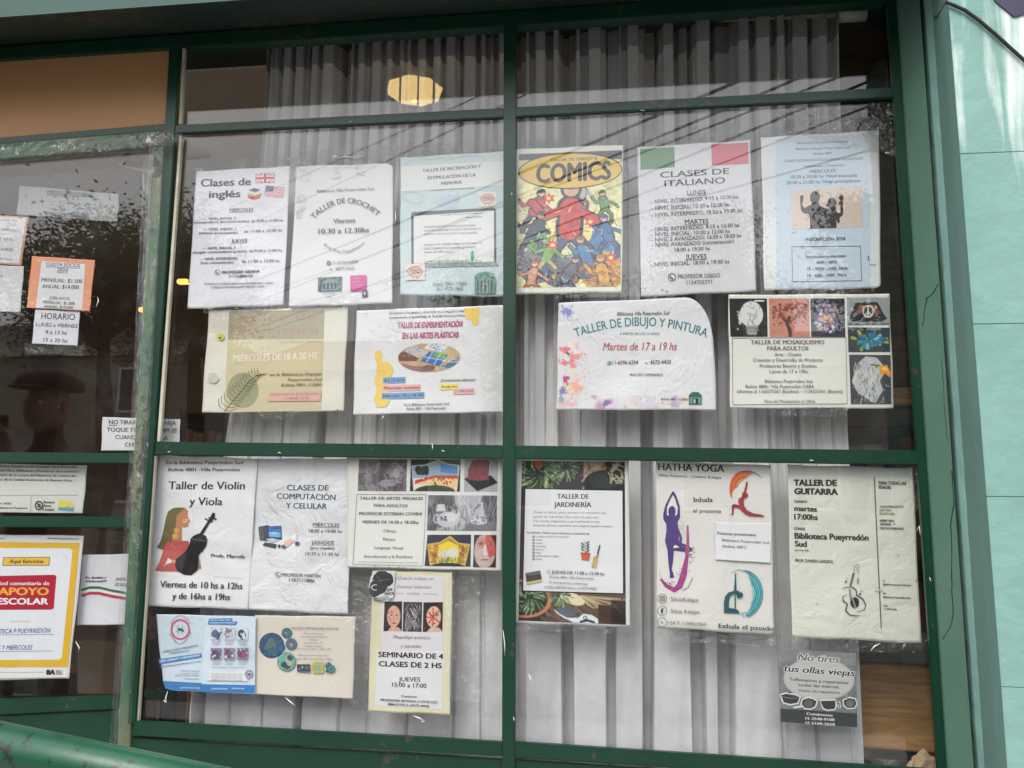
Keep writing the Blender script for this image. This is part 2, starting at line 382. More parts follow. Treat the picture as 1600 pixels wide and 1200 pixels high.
bar('board', [(-300, 243), (262, 193), (264, 60), (-300, 112)], -.004, .012, BROWN, tp, 0)
bar('board_rail', [(-300, 248), (257.5, 204), (258, 193), (-300, 240)], Y0 + .001, .03, GREEN, tp, .001)

# ------------------------------------------------------------------ printing kit: papers, lettering, drawings, photos
_tc = bpy.data.curves.new('lettering_source', 'FONT'); _to = bpy.data.objects.new('lettering_source', _tc); COL.objects.link(_to)
_tc.resolution_u = 3
_cache = {}
def text2d(s, bold=0.0, serif=False):
    key = (s, bold, serif)
    if key in _cache: return _cache[key]
    _tc.body = s; _tc.offset = bold
    bpy.context.view_layer.update()
    dg = bpy.context.evaluated_depsgraph_get(); ev = _to.evaluated_get(dg); me = ev.to_mesh()
    V = np.zeros(len(me.vertices) * 3); me.vertices.foreach_get('co', V); V = V.reshape(-1, 3)[:, :2].copy()
    F = [tuple(p.vertices) for p in me.polygons]
    ev.to_mesh_clear()
    if serif and len(V):
        cnt = {}
        for f in F:
            for a, b in zip(f, f[1:] + f[:1]):
                k = (min(a, b), max(a, b)); cnt[k] = cnt.get(k, 0) + 1
        lev = LEV; nv = [V]; nf = list(F); base = len(V)
        for (a, b), c in cnt.items():
            if c != 1: continue
            (xa, ya), (xb, yb) = V[a], V[b]
            if abs(ya - yb) > .004 or not .035 < abs(xa - xb) < .2: continue
            for L, sg in lev:
                if abs(ya - L) < .022 + bold:
                    x0, x1 = min(xa, xb) - .055, max(xa, xb) + .055; y1 = ya + sg * .045
                    nv.append(np.array([[x0, ya], [x1, ya], [x1, y1], [x0, y1]])); nf.append((base, base + 1, base + 2, base + 3)); base += 4
                    break
        V = np.concatenate(nv); F = nf
    _cache[key] = (V, F)
    return V, F
CAPH = text2d('H')[0][:, 1].max(); XH = text2d('x')[0][:, 1].max(); ASC = text2d('l')[0][:, 1].max()
LEV = [(0.0, 1), (CAPH, -1), (XH, -1), (ASC, -1)]

def subdiv(P, F, L):
    """split every edge longer than L at its middle until none is left; P n x 2, F triangles"""
    P = [tuple(p) for p in P]
    for _ in range(8):
        mid = {}; nF = []; any_ = False
        def m(a, b):
            k = (min(a, b), max(a, b))
            if k not in mid:
                d = math.hypot(P[a][0] - P[b][0], P[a][1] - P[b][1])
                if d > L: P.append(((P[a][0] + P[b][0]) / 2, (P[a][1] + P[b][1]) / 2)); mid[k] = len(P) - 1
                else: mid[k] = None
            return mid[k]
        for f in F:
            a, b, c = f; x, y, z = m(a, b), m(b, c), m(c, a); s = [v for v in (x, y, z) if v is not None]
            if not s: nF.append(f); continue
            any_ = True
            if len(s) == 3: nF += [(a, x, z), (x, b, y), (z, y, c), (x, y, z)]
            elif len(s) == 1:
                if x is not None: nF += [(a, x, c), (x, b, c)]
                elif y is not None: nF += [(a, b, y), (a, y, c)]
                else: nF += [(a, b, z), (z, b, c)]
            else:
                if x is None: nF += [(a, b, y), (a, y, z), (z, y, c)]
                elif y is None: nF += [(a, x, z), (x, b, c), (x, c, z)]
                else: nF += [(x, b, y), (a, x, y), (a, y, c)]
        F = nF
        if not any_: break
    return P, F

PRINT = bpy.data.materials.new('photo_print'); PRINT.use_nodes = True
_b = PRINT.node_tree.nodes['Principled BSDF']; _b.inputs['Roughness'].default_value = .5; _b.inputs['Specular IOR Level'].default_value = .3
_a = PRINT.node_tree.nodes.new('ShaderNodeVertexColor'); _a.layer_name = 'Col'
PRINT.node_tree.links.new(_a.outputs['Color'], _b.inputs['Base Color'])

def paper_mat(rgb, crumple, seed=0):
    k = ('paper', tuple(rgb), crumple, seed)
    if k in MATS: return MATS[k]
    c = lin(rgb); m, nt, p = principled('paper', c, .55, 0, .35)
    tc = node(nt, 'ShaderNodeTexCoord')
    n = node(nt, 'ShaderNodeTexNoise', Scale=4 + (seed * 7 % 5) * 2.2, Detail=6, Distortion=.6 + (seed % 3) * .5, Roughness=.6); nt.links.new(tc.outputs['Object'], n.inputs['Vector'])
    b = node(nt, 'ShaderNodeBump', Strength=.5, Distance=.006 * crumple + .001); nt.links.new(n.outputs['Fac'], b.inputs['Height'])
    v = node(nt, 'ShaderNodeTexVoronoi', Scale=7 + (seed * 5 % 4) * 3, feature='DISTANCE_TO_EDGE'); mpv = node(nt, 'ShaderNodeMixRGB', Fac=.12)
    nt.links.new(tc.outputs['Object'], mpv.inputs[1]); nt.links.new(n.outputs['Color'], mpv.inputs[2]); nt.links.new(mpv.outputs[0], v.inputs['Vector'])
    crr = node(nt, 'ShaderNodeValToRGB'); crr.color_ramp.elements[1].position = .22; nt.links.new(v.outputs['Distance'], crr.inputs[0])
    b2 = node(nt, 'ShaderNodeBump', Strength=.5, Distance=.0018 * crumple); nt.links.new(crr.outputs[0], b2.inputs['Height']); nt.links.new(b.outputs[0], b2.inputs['Normal'])
    nt.links.new(b2.outputs[0], p.inputs['Normal'])
    n3 = node(nt, 'ShaderNodeTexNoise', Scale=4, Detail=4); nt.links.new(tc.outputs['Object'], n3.inputs['Vector'])
    cr = node(nt, 'ShaderNodeValToRGB'); cr.color_ramp.elements[0].position = .35; cr.color_ramp.elements[1].position = .65
    cr.color_ramp.elements[0].color = (*(c * .93), 1); cr.color_ramp.elements[1].color = (*np.minimum(c * 1.03, .9), 1)
    nt.links.new(n3.outputs['Fac'], cr.inputs[0]); nt.links.new(cr.outputs[0], p.inputs['Base Color'])
    MATS[k] = m; return m

class Cv:                                                   # a small painter for printed photographs
    def __init__(s, w, h, bg=(128, 128, 128), seed=0):
        s.w, s.h = w, h; s.W, s.H = 2 * w, 2 * h; s.r = np.random.RandomState(seed)
        s.X, s.Y = np.meshgrid((np.arange(s.W) + .5) / s.W, (np.arange(s.H) + .5) / s.H)
        s.a = np.ones((s.H, s.W, 3)) * np.array(bg, float); s.asp = h / w
    def m(s, mask, c, al=1.0):
        k = (np.asarray(mask, float) * al)[..., None]; s.a = s.a * (1 - k) + np.asarray(c, float) * k; return s
    def pin(s, pts):
        ins = np.zeros(s.X.shape, bool); n = len(pts)
        for i in range(n):
            x0, y0 = pts[i]; x1, y1 = pts[(i + 1) % n]
            if y0 == y1: continue
            c = ((y0 > s.Y) != (y1 > s.Y)) & (s.X < (x1 - x0) * (s.Y - y0) / (y1 - y0) + x0); ins ^= c
        return ins
    def poly(s, pts, c, al=1.0): return s.m(s.pin(pts), c, al)
    def edist(s, cx, cy, rx, ry, rot=0):
        dx, dy = s.X - cx, (s.Y - cy) * s.asp; c_, s_ = math.cos(rot), math.sin(rot)
        return np.hypot((dx * c_ + dy * s_) / rx, (-dx * s_ + dy * c_) / (ry * s.asp))
    def ell(s, cx, cy, rx, ry, c, al=1.0, rot=0, ring=None):
        d = s.edist(cx, cy, rx, ry, rot)
        return s.m((d < 1) if ring is None else ((d < 1) & (d > 1 - ring)), c, al)
    def ln(s, pts, wd, c, al=1.0):
        D = np.full(s.X.shape, 9.0)
        for (x0, y0), (x1, y1) in zip(pts[:-1], pts[1:]):
            y0, y1 = y0 * s.asp, y1 * s.asp; dx, dy = x1 - x0, y1 - y0; L = dx * dx + dy * dy + 1e-12
            t = np.clip(((s.X - x0) * dx + (s.Y * s.asp - y0) * dy) / L, 0, 1)
            D = np.minimum(D, np.hypot(s.X - x0 - t * dx, s.Y * s.asp - y0 - t * dy))
        return s.m(D < wd / 2, c, al)
    def vn(s, k, seed=None):                                # value noise with k cells across, 0..1
        r = s.r if seed is None else np.random.RandomState(seed)
        ny = max(2, int(k * s.asp)); g = r.rand(ny + 2, k + 2)
        x = s.X * k; y = s.Y * ny; xi = x.astype(int); yi = y.astype(int); fx = x - xi; fy = y - yi
        fx = fx * fx * (3 - 2 * fx); fy = fy * fy * (3 - 2 * fy)
        return (g[yi, xi] * (1 - fx) + g[yi, xi + 1] * fx) * (1 - fy) + (g[yi + 1, xi] * (1 - fx) + g[yi + 1, xi + 1] * fx) * fy
    def no(s, k, amt, mask=1.0):
        n = (s.vn(k) - .5) * 2 * amt * np.asarray(mask, float); s.a = s.a + n[..., None]; return s
    def spl(s, n, c, rmin, rmax, x0=0, x1=1, y0=0, y1=1, al=1.0):
        for _ in range(n):
            cc = c[s.r.randint(len(c))] if isinstance(c, list) else c
            s.ell(s.r.uniform(x0, x1), s.r.uniform(y0, y1), s.r.uniform(rmin, rmax), s.r.uniform(rmin, rmax) / s.asp, cc, al, s.r.uniform(0, 3))
        return s
    def strokes(s, n, c, L, wd, x0=0, x1=1, y0=0, y1=1, ang=(0, 6.28), al=1.0):
        for _ in range(n):
            cc = c[s.r.randint(len(c))] if isinstance(c, list) else c
            x, y, a = s.r.uniform(x0, x1), s.r.uniform(y0, y1), s.r.uniform(*ang); l = L * s.r.uniform(.5, 1.2)
            mx_, my_ = x + l * .5 * math.cos(a), y + l * .5 * math.sin(a) / s.asp; a += s.r.uniform(-.6, .6)
            s.ln([(x, y), (mx_, my_), (mx_ + l * .5 * math.cos(a), my_ + l * .5 * math.sin(a) / s.asp)], wd, cc, al)
        return s
    def out(s):
        a = np.clip(s.a, 0, 255).reshape(s.h, 2, s.w, 2, 3).mean((1, 3)); return lin(a)

GAPY = .0105
PAPERS = {}
class Paper:
    def __init__(s, name, label, cat, quad, zs, zo, rgb=(228, 228, 230), back=0.0, amp=.003, crumple=.3, seed=1, round_=None, group='notices behind the shop window', thick=.0004, bow=0.0):
        """quad in zoomed pixels (TL, TR, BR, BL); zs, zo: zoom scale and origin -> photo pixels -> real plane behind the glass"""
        s.zs, s.zo = zs, zo; s.k = 0; s.seed = seed; s.amp = amp; s.crumple = crumple; s.bow = bow
        s.q = [s.z(p) for p in quad]; s.base = GAPY + back
        s.polys = {}; s.texts = {}
        s.root = thing(name, label, cat, group=group)
        r = np.random.RandomState(seed); s.waves = [(r.uniform(-9, 9, 2), r.uniform(0, 6.28), r.uniform(.4, 1)) for _ in range(5)]
        s.creases = [(r.uniform(0, 6.28), r.uniform(.1, .9, 2), r.uniform(.07, .14)) for _ in range(int(3 + 9 * crumple))]
        nx = ny = 56; V = []; F = []
        G = []
        for j in range(ny + 1):
            for i in range(nx + 1):
                u, v = i / nx, j / ny
                if round_:
                    for (cu, cv, ru, rv) in round_:         # round off a curled corner
                        a = (u - (1 - ru)) / ru if cu else (ru - u) / ru; b = (v - (1 - rv)) / rv if cv else (rv - v) / rv
                        if a > 0 and b > 0:
                            a2, b2 = a * math.sqrt(1 - b * b / 2), b * math.sqrt(1 - a * a / 2)
                            u = (1 - ru) + a2 * ru if cu else ru - a2 * ru; v = (1 - rv) + b2 * rv if cv else rv - b2 * rv
                e = .0025
                du = e * math.sin(v * 9 + seed) * (abs(u - .5) * 2) ** 6; dv = e * math.sin(u * 11 + seed * 2) * (abs(v - .5) * 2) ** 6
                G.append(s.bil(s.q, u + du, v + dv))
        W = s.w(np.array(G), 0)
        for j in range(ny):
            for i in range(nx):
                a = j * (nx + 1) + i; F.append((a, a + nx + 1, a + nx + 2, a + 1))
        o = obj('sheet', W, F, paper_mat(rgb, crumple, seed), s.root, True)
        md = o.modifiers.new('thickness', 'SOLIDIFY'); md.thickness = thick; md.offset = -1
        s.root.location = tuple((W[0] + W[-1]) / 2)
        s.all = [o]
        PAPERS[label] = s
    def z(s, p): return (p[0] / s.zs + s.zo[0], p[1] / s.zs + s.zo[1])
    @staticmethod
    def bil(q, u, v):
        return tuple((q[0][k] * (1 - u) + q[1][k] * u) * (1 - v) + (q[3][k] * (1 - u) + q[2][k] * u) * v for k in (0, 1))
    def disp(s, P):
        a = np.array(s.q[0]); ux = np.array(s.q[1]) - a; vx = np.array(s.q[3]) - a
        I = np.linalg.inv(np.array([ux, vx]).T); uv = (np.asarray(P) - a) @ I.T
        d = 0
        for k, ph, am in s.waves: d = d + am * np.sin(uv @ k * .7 + ph)
        d = (d / 5 * .5 + .5) * s.amp
        asp = np.hypot(*vx) / np.hypot(*ux)
        for th, c, wd in s.creases:
            t = (uv[:, 0] - c[0]) * math.cos(th) + (uv[:, 1] - c[1]) * math.sin(th) * asp
            l = -(uv[:, 0] - c[0]) * math.sin(th) + (uv[:, 1] - c[1]) * math.cos(th) * asp
            d = d + s.crumple * .0013 * np.exp(-(t / wd) ** 2) * np.exp(-(l / .5) ** 2)
        return np.clip(d, 0, .012) + s.bow * 4 * np.clip(uv[:, 0] * (1 - uv[:, 0]), 0, 1)
    def w(s, P, lay):
        if not hasattr(s, 'gd'):                            # displacement sampled on the sheet's own grid
            n = 56; g = [s.bil(s.q, i / n, j / n) for j in range(n + 1) for i in range(n + 1)]; s.gd = s.disp(np.array(g)).reshape(n + 1, n + 1)
        if lay == 0: return atv(P, s.base + s.disp(P))
        P = np.asarray(P, float); a = np.array(s.q[0]); I = np.linalg.inv(np.array([np.array(s.q[1]) - a, np.array(s.q[3]) - a]).T)
        uv = np.clip((P - a) @ I.T, 0, .99999) * 56; i = uv[:, 0].astype(int); j = uv[:, 1].astype(int); fx = uv[:, 0] - i; fy = uv[:, 1] - j; G = s.gd
        d = np.minimum((G[j, i] * (1 - fx) + G[j, i + 1] * fx) * (1 - fy) + (G[j + 1, i] * (1 - fx) + G[j + 1, i + 1] * fx) * fy, 9)
        return atv(P, s.base + d - .0004 - lay * .00004)
    strikes = None; inc = 1
    def add(s, store, P, F, col):
        s.k += s.inc; W = s.w(np.asarray(P, float), s.k)
        if s.strikes:
            for k_ in range(s.strikes[0]): W[k_ * s.strikes[1]:(k_ + 1) * s.strikes[1], 1] -= k_ * .000004
            s.strikes = None
        V, FF, C = store.setdefault('g', ([], [], [])); b = sum(len(v) for v in V)
        V.append(W); FF += [tuple(i + b for i in f) for f in F]; C += [tuple(int(v) for v in col)] * len(F)
    def flip(s, P, F):
        out = []
        for f in F:
            a, b, c = (P[f[0]], P[f[1]], P[f[2]])
            cr = (b[0] - a[0]) * (c[1] - a[1]) - (b[1] - a[1]) * (c[0] - a[0])
            out.append(f if cr < 0 else tuple(reversed(f)))
        return out
    # --- drawing, in zoomed pixels
    def poly(s, pts, col):
        pts = [s.z(p) for p in pts]
        F = tessellate_polygon([[Vector((x, y, 0)) for x, y in pts]])
        P, F = subdiv(pts, [tuple(f) for f in F], 4); s.add(s.polys, P, s.flip(P, F), col); return s
    def rect(s, x0, y0, x1, y1, col, sk=0): return s.poly([(x0, y0), (x1, y0 + sk * (x1 - x0)), (x1, y1 + sk * (x1 - x0)), (x0, y1)], col)
    def disc(s, x, y, rx, ry=None, col=(0, 0, 0), n=28, rot=0, wob=0, sd=0):
        ry = ry or rx; r = random.Random(sd); c_, s_ = math.cos(rot), math.sin(rot); P = []
        for i in range(n):
            t = 2 * math.pi * i / n; k = 1 + r.uniform(-wob, wob); a, b = rx * k * math.cos(t), ry * k * math.sin(t)
            P.append((x + a * c_ - b * s_, y + a * s_ + b * c_))
        return s.poly(P, col)
    def line(s, pts, wd, col, taper=None, closed=False):
        n = len(pts); L = []; Rr = []
        if closed: pts = list(pts) + [pts[0]]; n += 1
        for i in range(n):
            a = pts[max(i - 1, 0)]; b = pts[min(i + 1, n - 1)]
            if closed and i in (0, n - 1): a, b = pts[n - 2], pts[1]
            d = math.hypot(b[0] - a[0], b[1] - a[1]) or 1; k = wd / 2 * (taper(i / (n - 1)) if taper else 1)
            nx, ny = -(b[1] - a[1]) / d * k, (b[0] - a[0]) / d * k
            L.append(s.z((pts[i][0] + nx, pts[i][1] + ny))); Rr.append(s.z((pts[i][0] - nx, pts[i][1] - ny)))
        P = []; F = []
        for i in range(n):
            P += [L[i], Rr[i]]
            if i: a = 2 * i; F += [(a - 2, a - 1, a + 1), (a - 2, a + 1, a)]
        P, F = subdiv(P, F, 5); s.add(s.polys, P, s.flip(P, F), col); return s
    def ring(s, x, y, rx, ry, wd, col, a0=0, a1=360, n=36, taper=None):
        P = [(x + rx * math.cos(R(a0 + (a1 - a0) * i / n)), y + ry * math.sin(R(a0 + (a1 - a0) * i / n))) for i in range(n + 1)]
        return s.line(P, wd, col, taper)
    def T(s, t, x0, y0, x1, y1, h, col=(46, 46, 50), bold=.012, serif=False, it=0, mid=None, ul=False):
        """one line of lettering: left end and right end of its baseline, capital height"""
        V, F = text2d(t, 0.0, serif)
        if bold > .004 and len(V):                          # a bolder weight: shifted strikes of the same glyphs
            n = len(V); sh = [(0, 0), (bold, 0), (-bold, 0)] + ([(0, bold * .6), (0, -bold * .6)] if bold > .03 else [])
            if bold > .06: sh += [(bold * .5, bold * .5), (-bold * .5, bold * .5), (bold * .5, -bold * .5), (-bold * .5, -bold * .5)]
            V = np.concatenate([V + np.array(q_) for q_ in sh]); F = [tuple(i + k_ * n for i in f) for k_ in range(len(sh)) for f in F]; s.strikes = (len(sh), n)
        else: s.strikes = None
        if not len(V): return s
        a, b = V[:, 0].min(), V[:, 0].max(); tt = (V[:, 0] - a) / (b - a); hh = V[:, 1] / CAPH * h
        (X0, Yy0), (X1, Yy1) = (x0, y0), (x1, y1)
        if mid is None:
            bx = X0 + (X1 - X0) * tt; by = Yy0 + (Yy1 - Yy0) * tt
            q = s.q; up = np.array([(q[0][0] - q[3][0] + q[1][0] - q[2][0]), (q[0][1] - q[3][1] + q[1][1] - q[2][1])]); up = up / np.hypot(*up)
            ux, uy = up[0] + it, up[1]
        else:
            m = (2 * mid[0] - (X0 + X1) / 2, 2 * mid[1] - (Yy0 + Yy1) / 2)
            bx = (1 - tt) ** 2 * X0 + 2 * tt * (1 - tt) * m[0] + tt ** 2 * X1; by = (1 - tt) ** 2 * Yy0 + 2 * tt * (1 - tt) * m[1] + tt ** 2 * Yy1
            dx = 2 * (1 - tt) * (m[0] - X0) + 2 * tt * (X1 - m[0]); dy = 2 * (1 - tt) * (m[1] - Yy0) + 2 * tt * (Yy1 - m[1]); d = np.hypot(dx, dy)
            ux, uy = dy / d, -dx / d
        P = np.stack([(bx + ux * hh) / s.zs + s.zo[0], (by + uy * hh) / s.zs + s.zo[1]], 1)
        s.add(s.texts, P, F, col)
        if ul: s.line([(x0, y0 + h * .22), (x1, y1 + h * .22)], max(h * .1, 1), col)
        return s
    def photo(s, quad, cv, label=None, mask=None, name='printed_photo'):
        """grid mesh that carries the painted picture as a colour attribute"""
        s.k += 1; q = [s.z(p) for p in quad]; c = cv.out(); h, w_ = c.shape[:2]
        u, v = np.meshgrid(np.linspace(0, 1, w_), np.linspace(0, 1, h)); u = u.ravel(); v = v.ravel()
        P = np.stack([(q[0][k] * (1 - u) + q[1][k] * u) * (1 - v) + (q[3][k] * (1 - u) + q[2][k] * u) * v for k in (0, 1)], 1)
        W = s.w(P, s.k)
        if mask is not None: keep = mask(u, v)
        F = []
        for j in range(h - 1):
            for i in range(w_ - 1):
                a = j * w_ + i
                if mask is not None and not (keep[a] and keep[a + w_] and keep[a + w_ + 1] and keep[a + 1]): continue
                F.append((a, a + w_, a + w_ + 1, a + 1))
        o = obj(name, W, F, PRINT, s.root, True)
        at_ = o.data.color_attributes.new('Col', 'FLOAT_COLOR', 'POINT')
        at_.data.foreach_set('color', np.concatenate([c.reshape(-1, 3), np.ones((h * w_, 1))], 1).ravel())
        if label: o['label'] = label
        s.all.append(o); return s
    def done(s):
        for store, nm in ((s.polys, 'printed_artwork'), (s.texts, 'lettering')):
            if 'g' not in store: continue
            V, F, C = store['g']; V = np.concatenate(V)
            cols = sorted(set(C)); ix = {c: i for i, c in enumerate(cols)}
            o = obj(nm, V, F, [ink(c) for c in cols], s.root)
            o.data.polygons.foreach_set('material_index', [ix[c] for c in C]); s.all.append(o); o['kind'] = 'stuff'
        inv = Matrix.Translation(s.root.location).inverted()
        for o in s.all: o.data.transform(inv)
        return s
    # small emblems used on several notices
    def phone(s, x, y, r, col=(60, 60, 64), ringc=True):
        if ringc: s.ring(x, y, r, r, r * .16, col)
        s.line([(x - r * .45, y - r * .45), (x - r * .35, y + r * .1), (x + r * .05, y + r * .4), (x + r * .45, y + r * .45)], r * .3, col, lambda t: .7 + 1.2 * abs(t - .5))
        return s
    def whats(s, x, y, r, col=(60, 150, 90)):
        s.disc(x, y, r, r, col, 20); s.poly([(x - r, y + r * 1.05), (x - r * .75, y + r * .2), (x - r * .1, y + r * .8)], col)
        return s.phone(x, y, r * .8, (235, 240, 236), False)
W = (230, 230, 232)
K = (46, 46, 50)
K2 = (70, 70, 76)
# ------------------------------------------------------------------ upper row, left pane
p = Paper('notice', 'white sheet headed Clases de inglés with two small flags', 'notice', [(122, 128), (793, 90), (745, 1085), (60, 1108)], 4.5714, (280, 240), (226, 226, 232), seed=3, crumple=.9)
T = p.T
T('Clases de', 152, 236, 512, 224, 52, (52, 56, 66), .035); T('inglés', 210, 316, 438, 310, 50, (52, 56, 66), .035)
f = Cv(60, 32, (70, 76, 110), 1)
for a, b in (((0, 0), (1, 1)), ((1, 0), (0, 1))): f.ln([a, b], .16, (235, 232, 235)); f.ln([a, b], .05, (205, 80, 90))
f.m(abs(f.X - .5) < .12, (235, 232, 235)); f.m(abs(f.Y - .5) < .2, (235, 232, 235)); f.m(abs(f.X - .5) < .065, (208, 60, 74)); f.m(abs(f.Y - .5) < .11, (208, 60, 74))
p.photo([(543, 142), (682, 138), (684, 208), (545, 212)], f, name='printed_flag')
f = Cv(64, 40, (232, 228, 230), 2); yy = f.Y + .06 * np.sin(f.X * 7)
f.m((yy * 7 % 1) < .5, (196, 78, 90)); f.m((f.X < .42) & (yy < .55), (90, 100, 130)); f.m((f.X < .42) & (yy < .55) & ((f.X * 30 % 1) < .3) & ((yy * 18 % 1) < .3), (210, 215, 225))
p.photo([(618, 226), (754, 240), (745, 318), (608, 302)], f, name='printed_flag')
p.poly([(495, 262), (535, 245), (582, 258), (545, 276)], (74, 96, 126)); p.poly([(488, 285), (545, 300), (585, 285), (585, 296), (545, 312), (488, 298)], (214, 172, 90)); p.poly([(488, 300), (545, 314), (580, 298), (578, 318), (528, 330), (490, 314)], (206, 84, 74)); p.poly([(500, 270), (545, 282), (575, 268), (572, 285), (545, 297), (500, 284)], (236, 226, 214))
T('MIÉRCOLES', 358, 415, 528, 411, 24, K2, .014, ul=True)
T('— NIVEL INICIAL 2', 174, 474, 402, 470, 18, K2); T('(conocimiento pre-intermedio): de 9:30 a 11:00 hs', 105, 500, 740, 484, 18, K2)
T('— NIVEL INICIAL 1', 172, 549, 402, 546, 18, K2); T('(mínimo conocimiento)', 142, 576, 420, 572, 18, K2); T('de 11:00 a 12:30 hs', 462, 566, 734, 556, 20, K2)
T('JUEVES', 372, 634, 484, 631, 23, K2, .014, ul=True)
T('— NIVEL INICIAL 0', 166, 686, 402, 680, 18, K2); T('(ningún conocimiento previo): de 9:30 a 11:00 hs', 97, 714, 733, 698, 18, K2)
T('— NIVEL INTERMEDIO', 148, 762, 414, 756, 18, K2); T('(con conversación)', 153, 788, 388, 784, 18, K2); T('de 11:00 a 12:00 hs', 446, 780, 716, 774, 20, K2)
p.phone(272, 848, 18, K2); T('PROFESORA VANINA', 305, 858, 575, 850, 20, K2, .03); T('1125489109', 358, 886, 526, 884, 20, K2, .02)
T('*TODOS LOS CURSOS SON PARA MAYORES DE 21 AÑOS', 175, 938, 670, 930, 13, K2); T('CONSULTAR PARA CLASES PARTICULARES', 224, 962, 610, 954, 13, K2)
p.done()

p = Paper('notice', 'pale sheet announcing the Taller de Crochet with a small pink square at the bottom', 'notice', [(840, 90), (1528, 70), (1522, 1070), (782, 1095)], 4.5714, (280, 240), (224, 223, 226), seed=4, crumple=.35, round_=[(1, 0, .1, .03)])
T = p.T; g = (66, 66, 72)
rr = random.Random(2)
for (cx, cy, n, c) in ((890, 150, 9, (228, 206, 212)), (870, 300, 6, (206, 206, 212)), (865, 420, 8, (208, 206, 212)), (1120, 140, 7, (226, 214, 218)), (1290, 130, 5, (220, 214, 220))):
    for i in range(n): p.disc(cx + rr.uniform(-30, 30), cy + rr.uniform(-40, 40), rr.uniform(8, 20), rr.uniform(8, 22), c, 12, rr.uniform(0, 3), .15, i)
p.line([(862, 280), (850, 330), (880, 370), (872, 450), (845, 455), (850, 410), (880, 400)], 4, (196, 196, 202))
T('Biblioteca Villa Pueyrredón Sud', 982, 276, 1394, 258, 18, (100, 100, 108), .006, True)
T('TALLER DE CROCHET', 958, 468, 1418, 448, 36, g, .008, True, mid=(1188, 352))
T('Viernes', 1096, 498, 1258, 490, 32, g, .012, True); T('10.30 a 12.30hs', 990, 572, 1356, 560, 34, g, .016, True)
T('Prof. Emy Cappabianca', 1030, 655, 1325, 640, 20, (96, 96, 102), 0, mid=(1178, 708))
p.whats(1067, 780, 15, (70, 110, 90)); T('11-6596-6204', 1092, 788, 1276, 780, 20, (110, 110, 118), .004); p.phone(1084, 822, 14, (70, 70, 76), False); T('4572-4450', 1114, 832, 1250, 826, 20, (110, 110, 118), .004)
f = Cv(44, 26, (92, 108, 120), 5); f.no(14, 34); f.poly([(.2, .3), (.5, .12), (.8, .3), (.8, .9), (.2, .9)], (128, 142, 150)); f.no(20, 24)
for i in range(4): f.m((abs(f.X - .28 - i * .15) < .04) & (f.Y > .45) & (f.Y < .85), (44, 54, 62))
f.ln([(.1, 1), (.15, .3), (.3, .1)], .05, (40, 50, 50)); p.photo([(992, 886), (1162, 878), (1158, 978), (990, 984)], f)
T('BOLIVIA 4801', 1026, 1006, 1116, 1002, 9, K2); T('CABA', 1054, 1028, 1088, 1026, 9, K2)
p.poly([(1222, 872), (1338, 866), (1336, 978), (1222, 982)], (206, 82, 146))
for i, (a, b) in enumerate((('TEJER', 60), ('ENTRE', 54), ('TODAS', 70))): T(a, 1236, 898 + i * 24, 1236 + b, 895 + i * 24, 11, (232, 150, 190), .01)
p.line([(1232, 958), (1330, 954)], 2, (232, 150, 190)); p.poly([(1306, 982), (1324, 962), (1346, 980), (1344, 1022), (1306, 1024)], (70, 66, 70)); p.rect(1318, 986, 1332, 1008, (186, 180, 184)); p.disc(1480, 930, 5, 5, (120, 120, 124), 8)
p.done()

p = Paper('notice', 'pale blue sheet for the memory workshop with a laptop drawing, cut off by the mullion', 'notice', [(105, 108), (790, 66), (788, 1000), (103, 988)], 4.1026, (600, 220), (198, 214, 216), seed=6, crumple=.6)
T = p.T
p.poly([(110, 165), (790, 128), (790, 285), (110, 325)], (222, 224, 222))
for pts in ([(135, 150), (200, 105), (300, 120), (380, 110)], [(380, 130), (520, 95), (600, 95), (650, 120), (620, 150)], [(130, 330), (200, 330), (260, 350), (240, 400), (180, 400), (125, 370), (130, 330)], [(300, 390), (470, 440), (480, 340)]):
    p.line(pts, 5, (176, 198, 206))
p.poly([(320, 380), (400, 350), (480, 345), (455, 420), (390, 455)], (182, 202, 216)); p.poly([(640, 296), (735, 290), (735, 320), (640, 326)], (178, 204, 214))
T('TALLER DE RECREACIÓN Y', 246, 202, 622, 172, 20, K2, .022); T('ESTIMULACIÓN DE LA', 280, 248, 588, 228, 20, K2, .022); T('MEMORIA', 366, 284, 500, 274, 20, K2, .022)
T('Coordinadora: Lic. María Cristina González', 298, 322, 580, 306, 9, (110, 110, 114))
p.poly([(174, 470), (186, 456), (700, 428), (718, 438), (720, 786), (176, 800)], (88, 98, 102)); p.poly([(190, 482), (704, 446), (706, 776), (190, 786)], (224, 225, 224))
p.poly([(176, 796), (270, 786), (718, 778), (740, 800), (600, 806), (268, 812)], (150, 160, 162))
T('el contagio del buen de vivir y jugando', 360, 480, 632, 466, 8, K2); T('Beatriz Rappo', 528, 496, 630, 488, 9, K2)
q = (116, 116, 120)
for t, x0, y0, x1, y1 in (('INGREDIENTES ESENCIALES PARA', 258, 560, 588, 548), ('LLEVAR ADELANTE ESTA PROPUESTA', 258, 582, 624, 570), ('SON LA MOTIVACIÓN Y LAS GANAS', 258, 606, 596, 596), ('NUNCA ES TARDE PARA INTENTAR LO', 258, 674, 624, 662), ('DESCONOCIDO, NUNCA ES TARDE', 258, 698, 588, 688), ('PARA IR MÁS ALLÁ', 258, 722, 434, 716), ('LA PROPUESTA ES JUEVES de 10 a 11 30 hs', 262, 782, 622, 774)): T(t, x0, y0, x1, y1, 13, q)
p.disc(567, 738, 11, 36, (96, 168, 140), 16); p.line([(565, 760), (562, 800)], 3, (80, 140, 120))
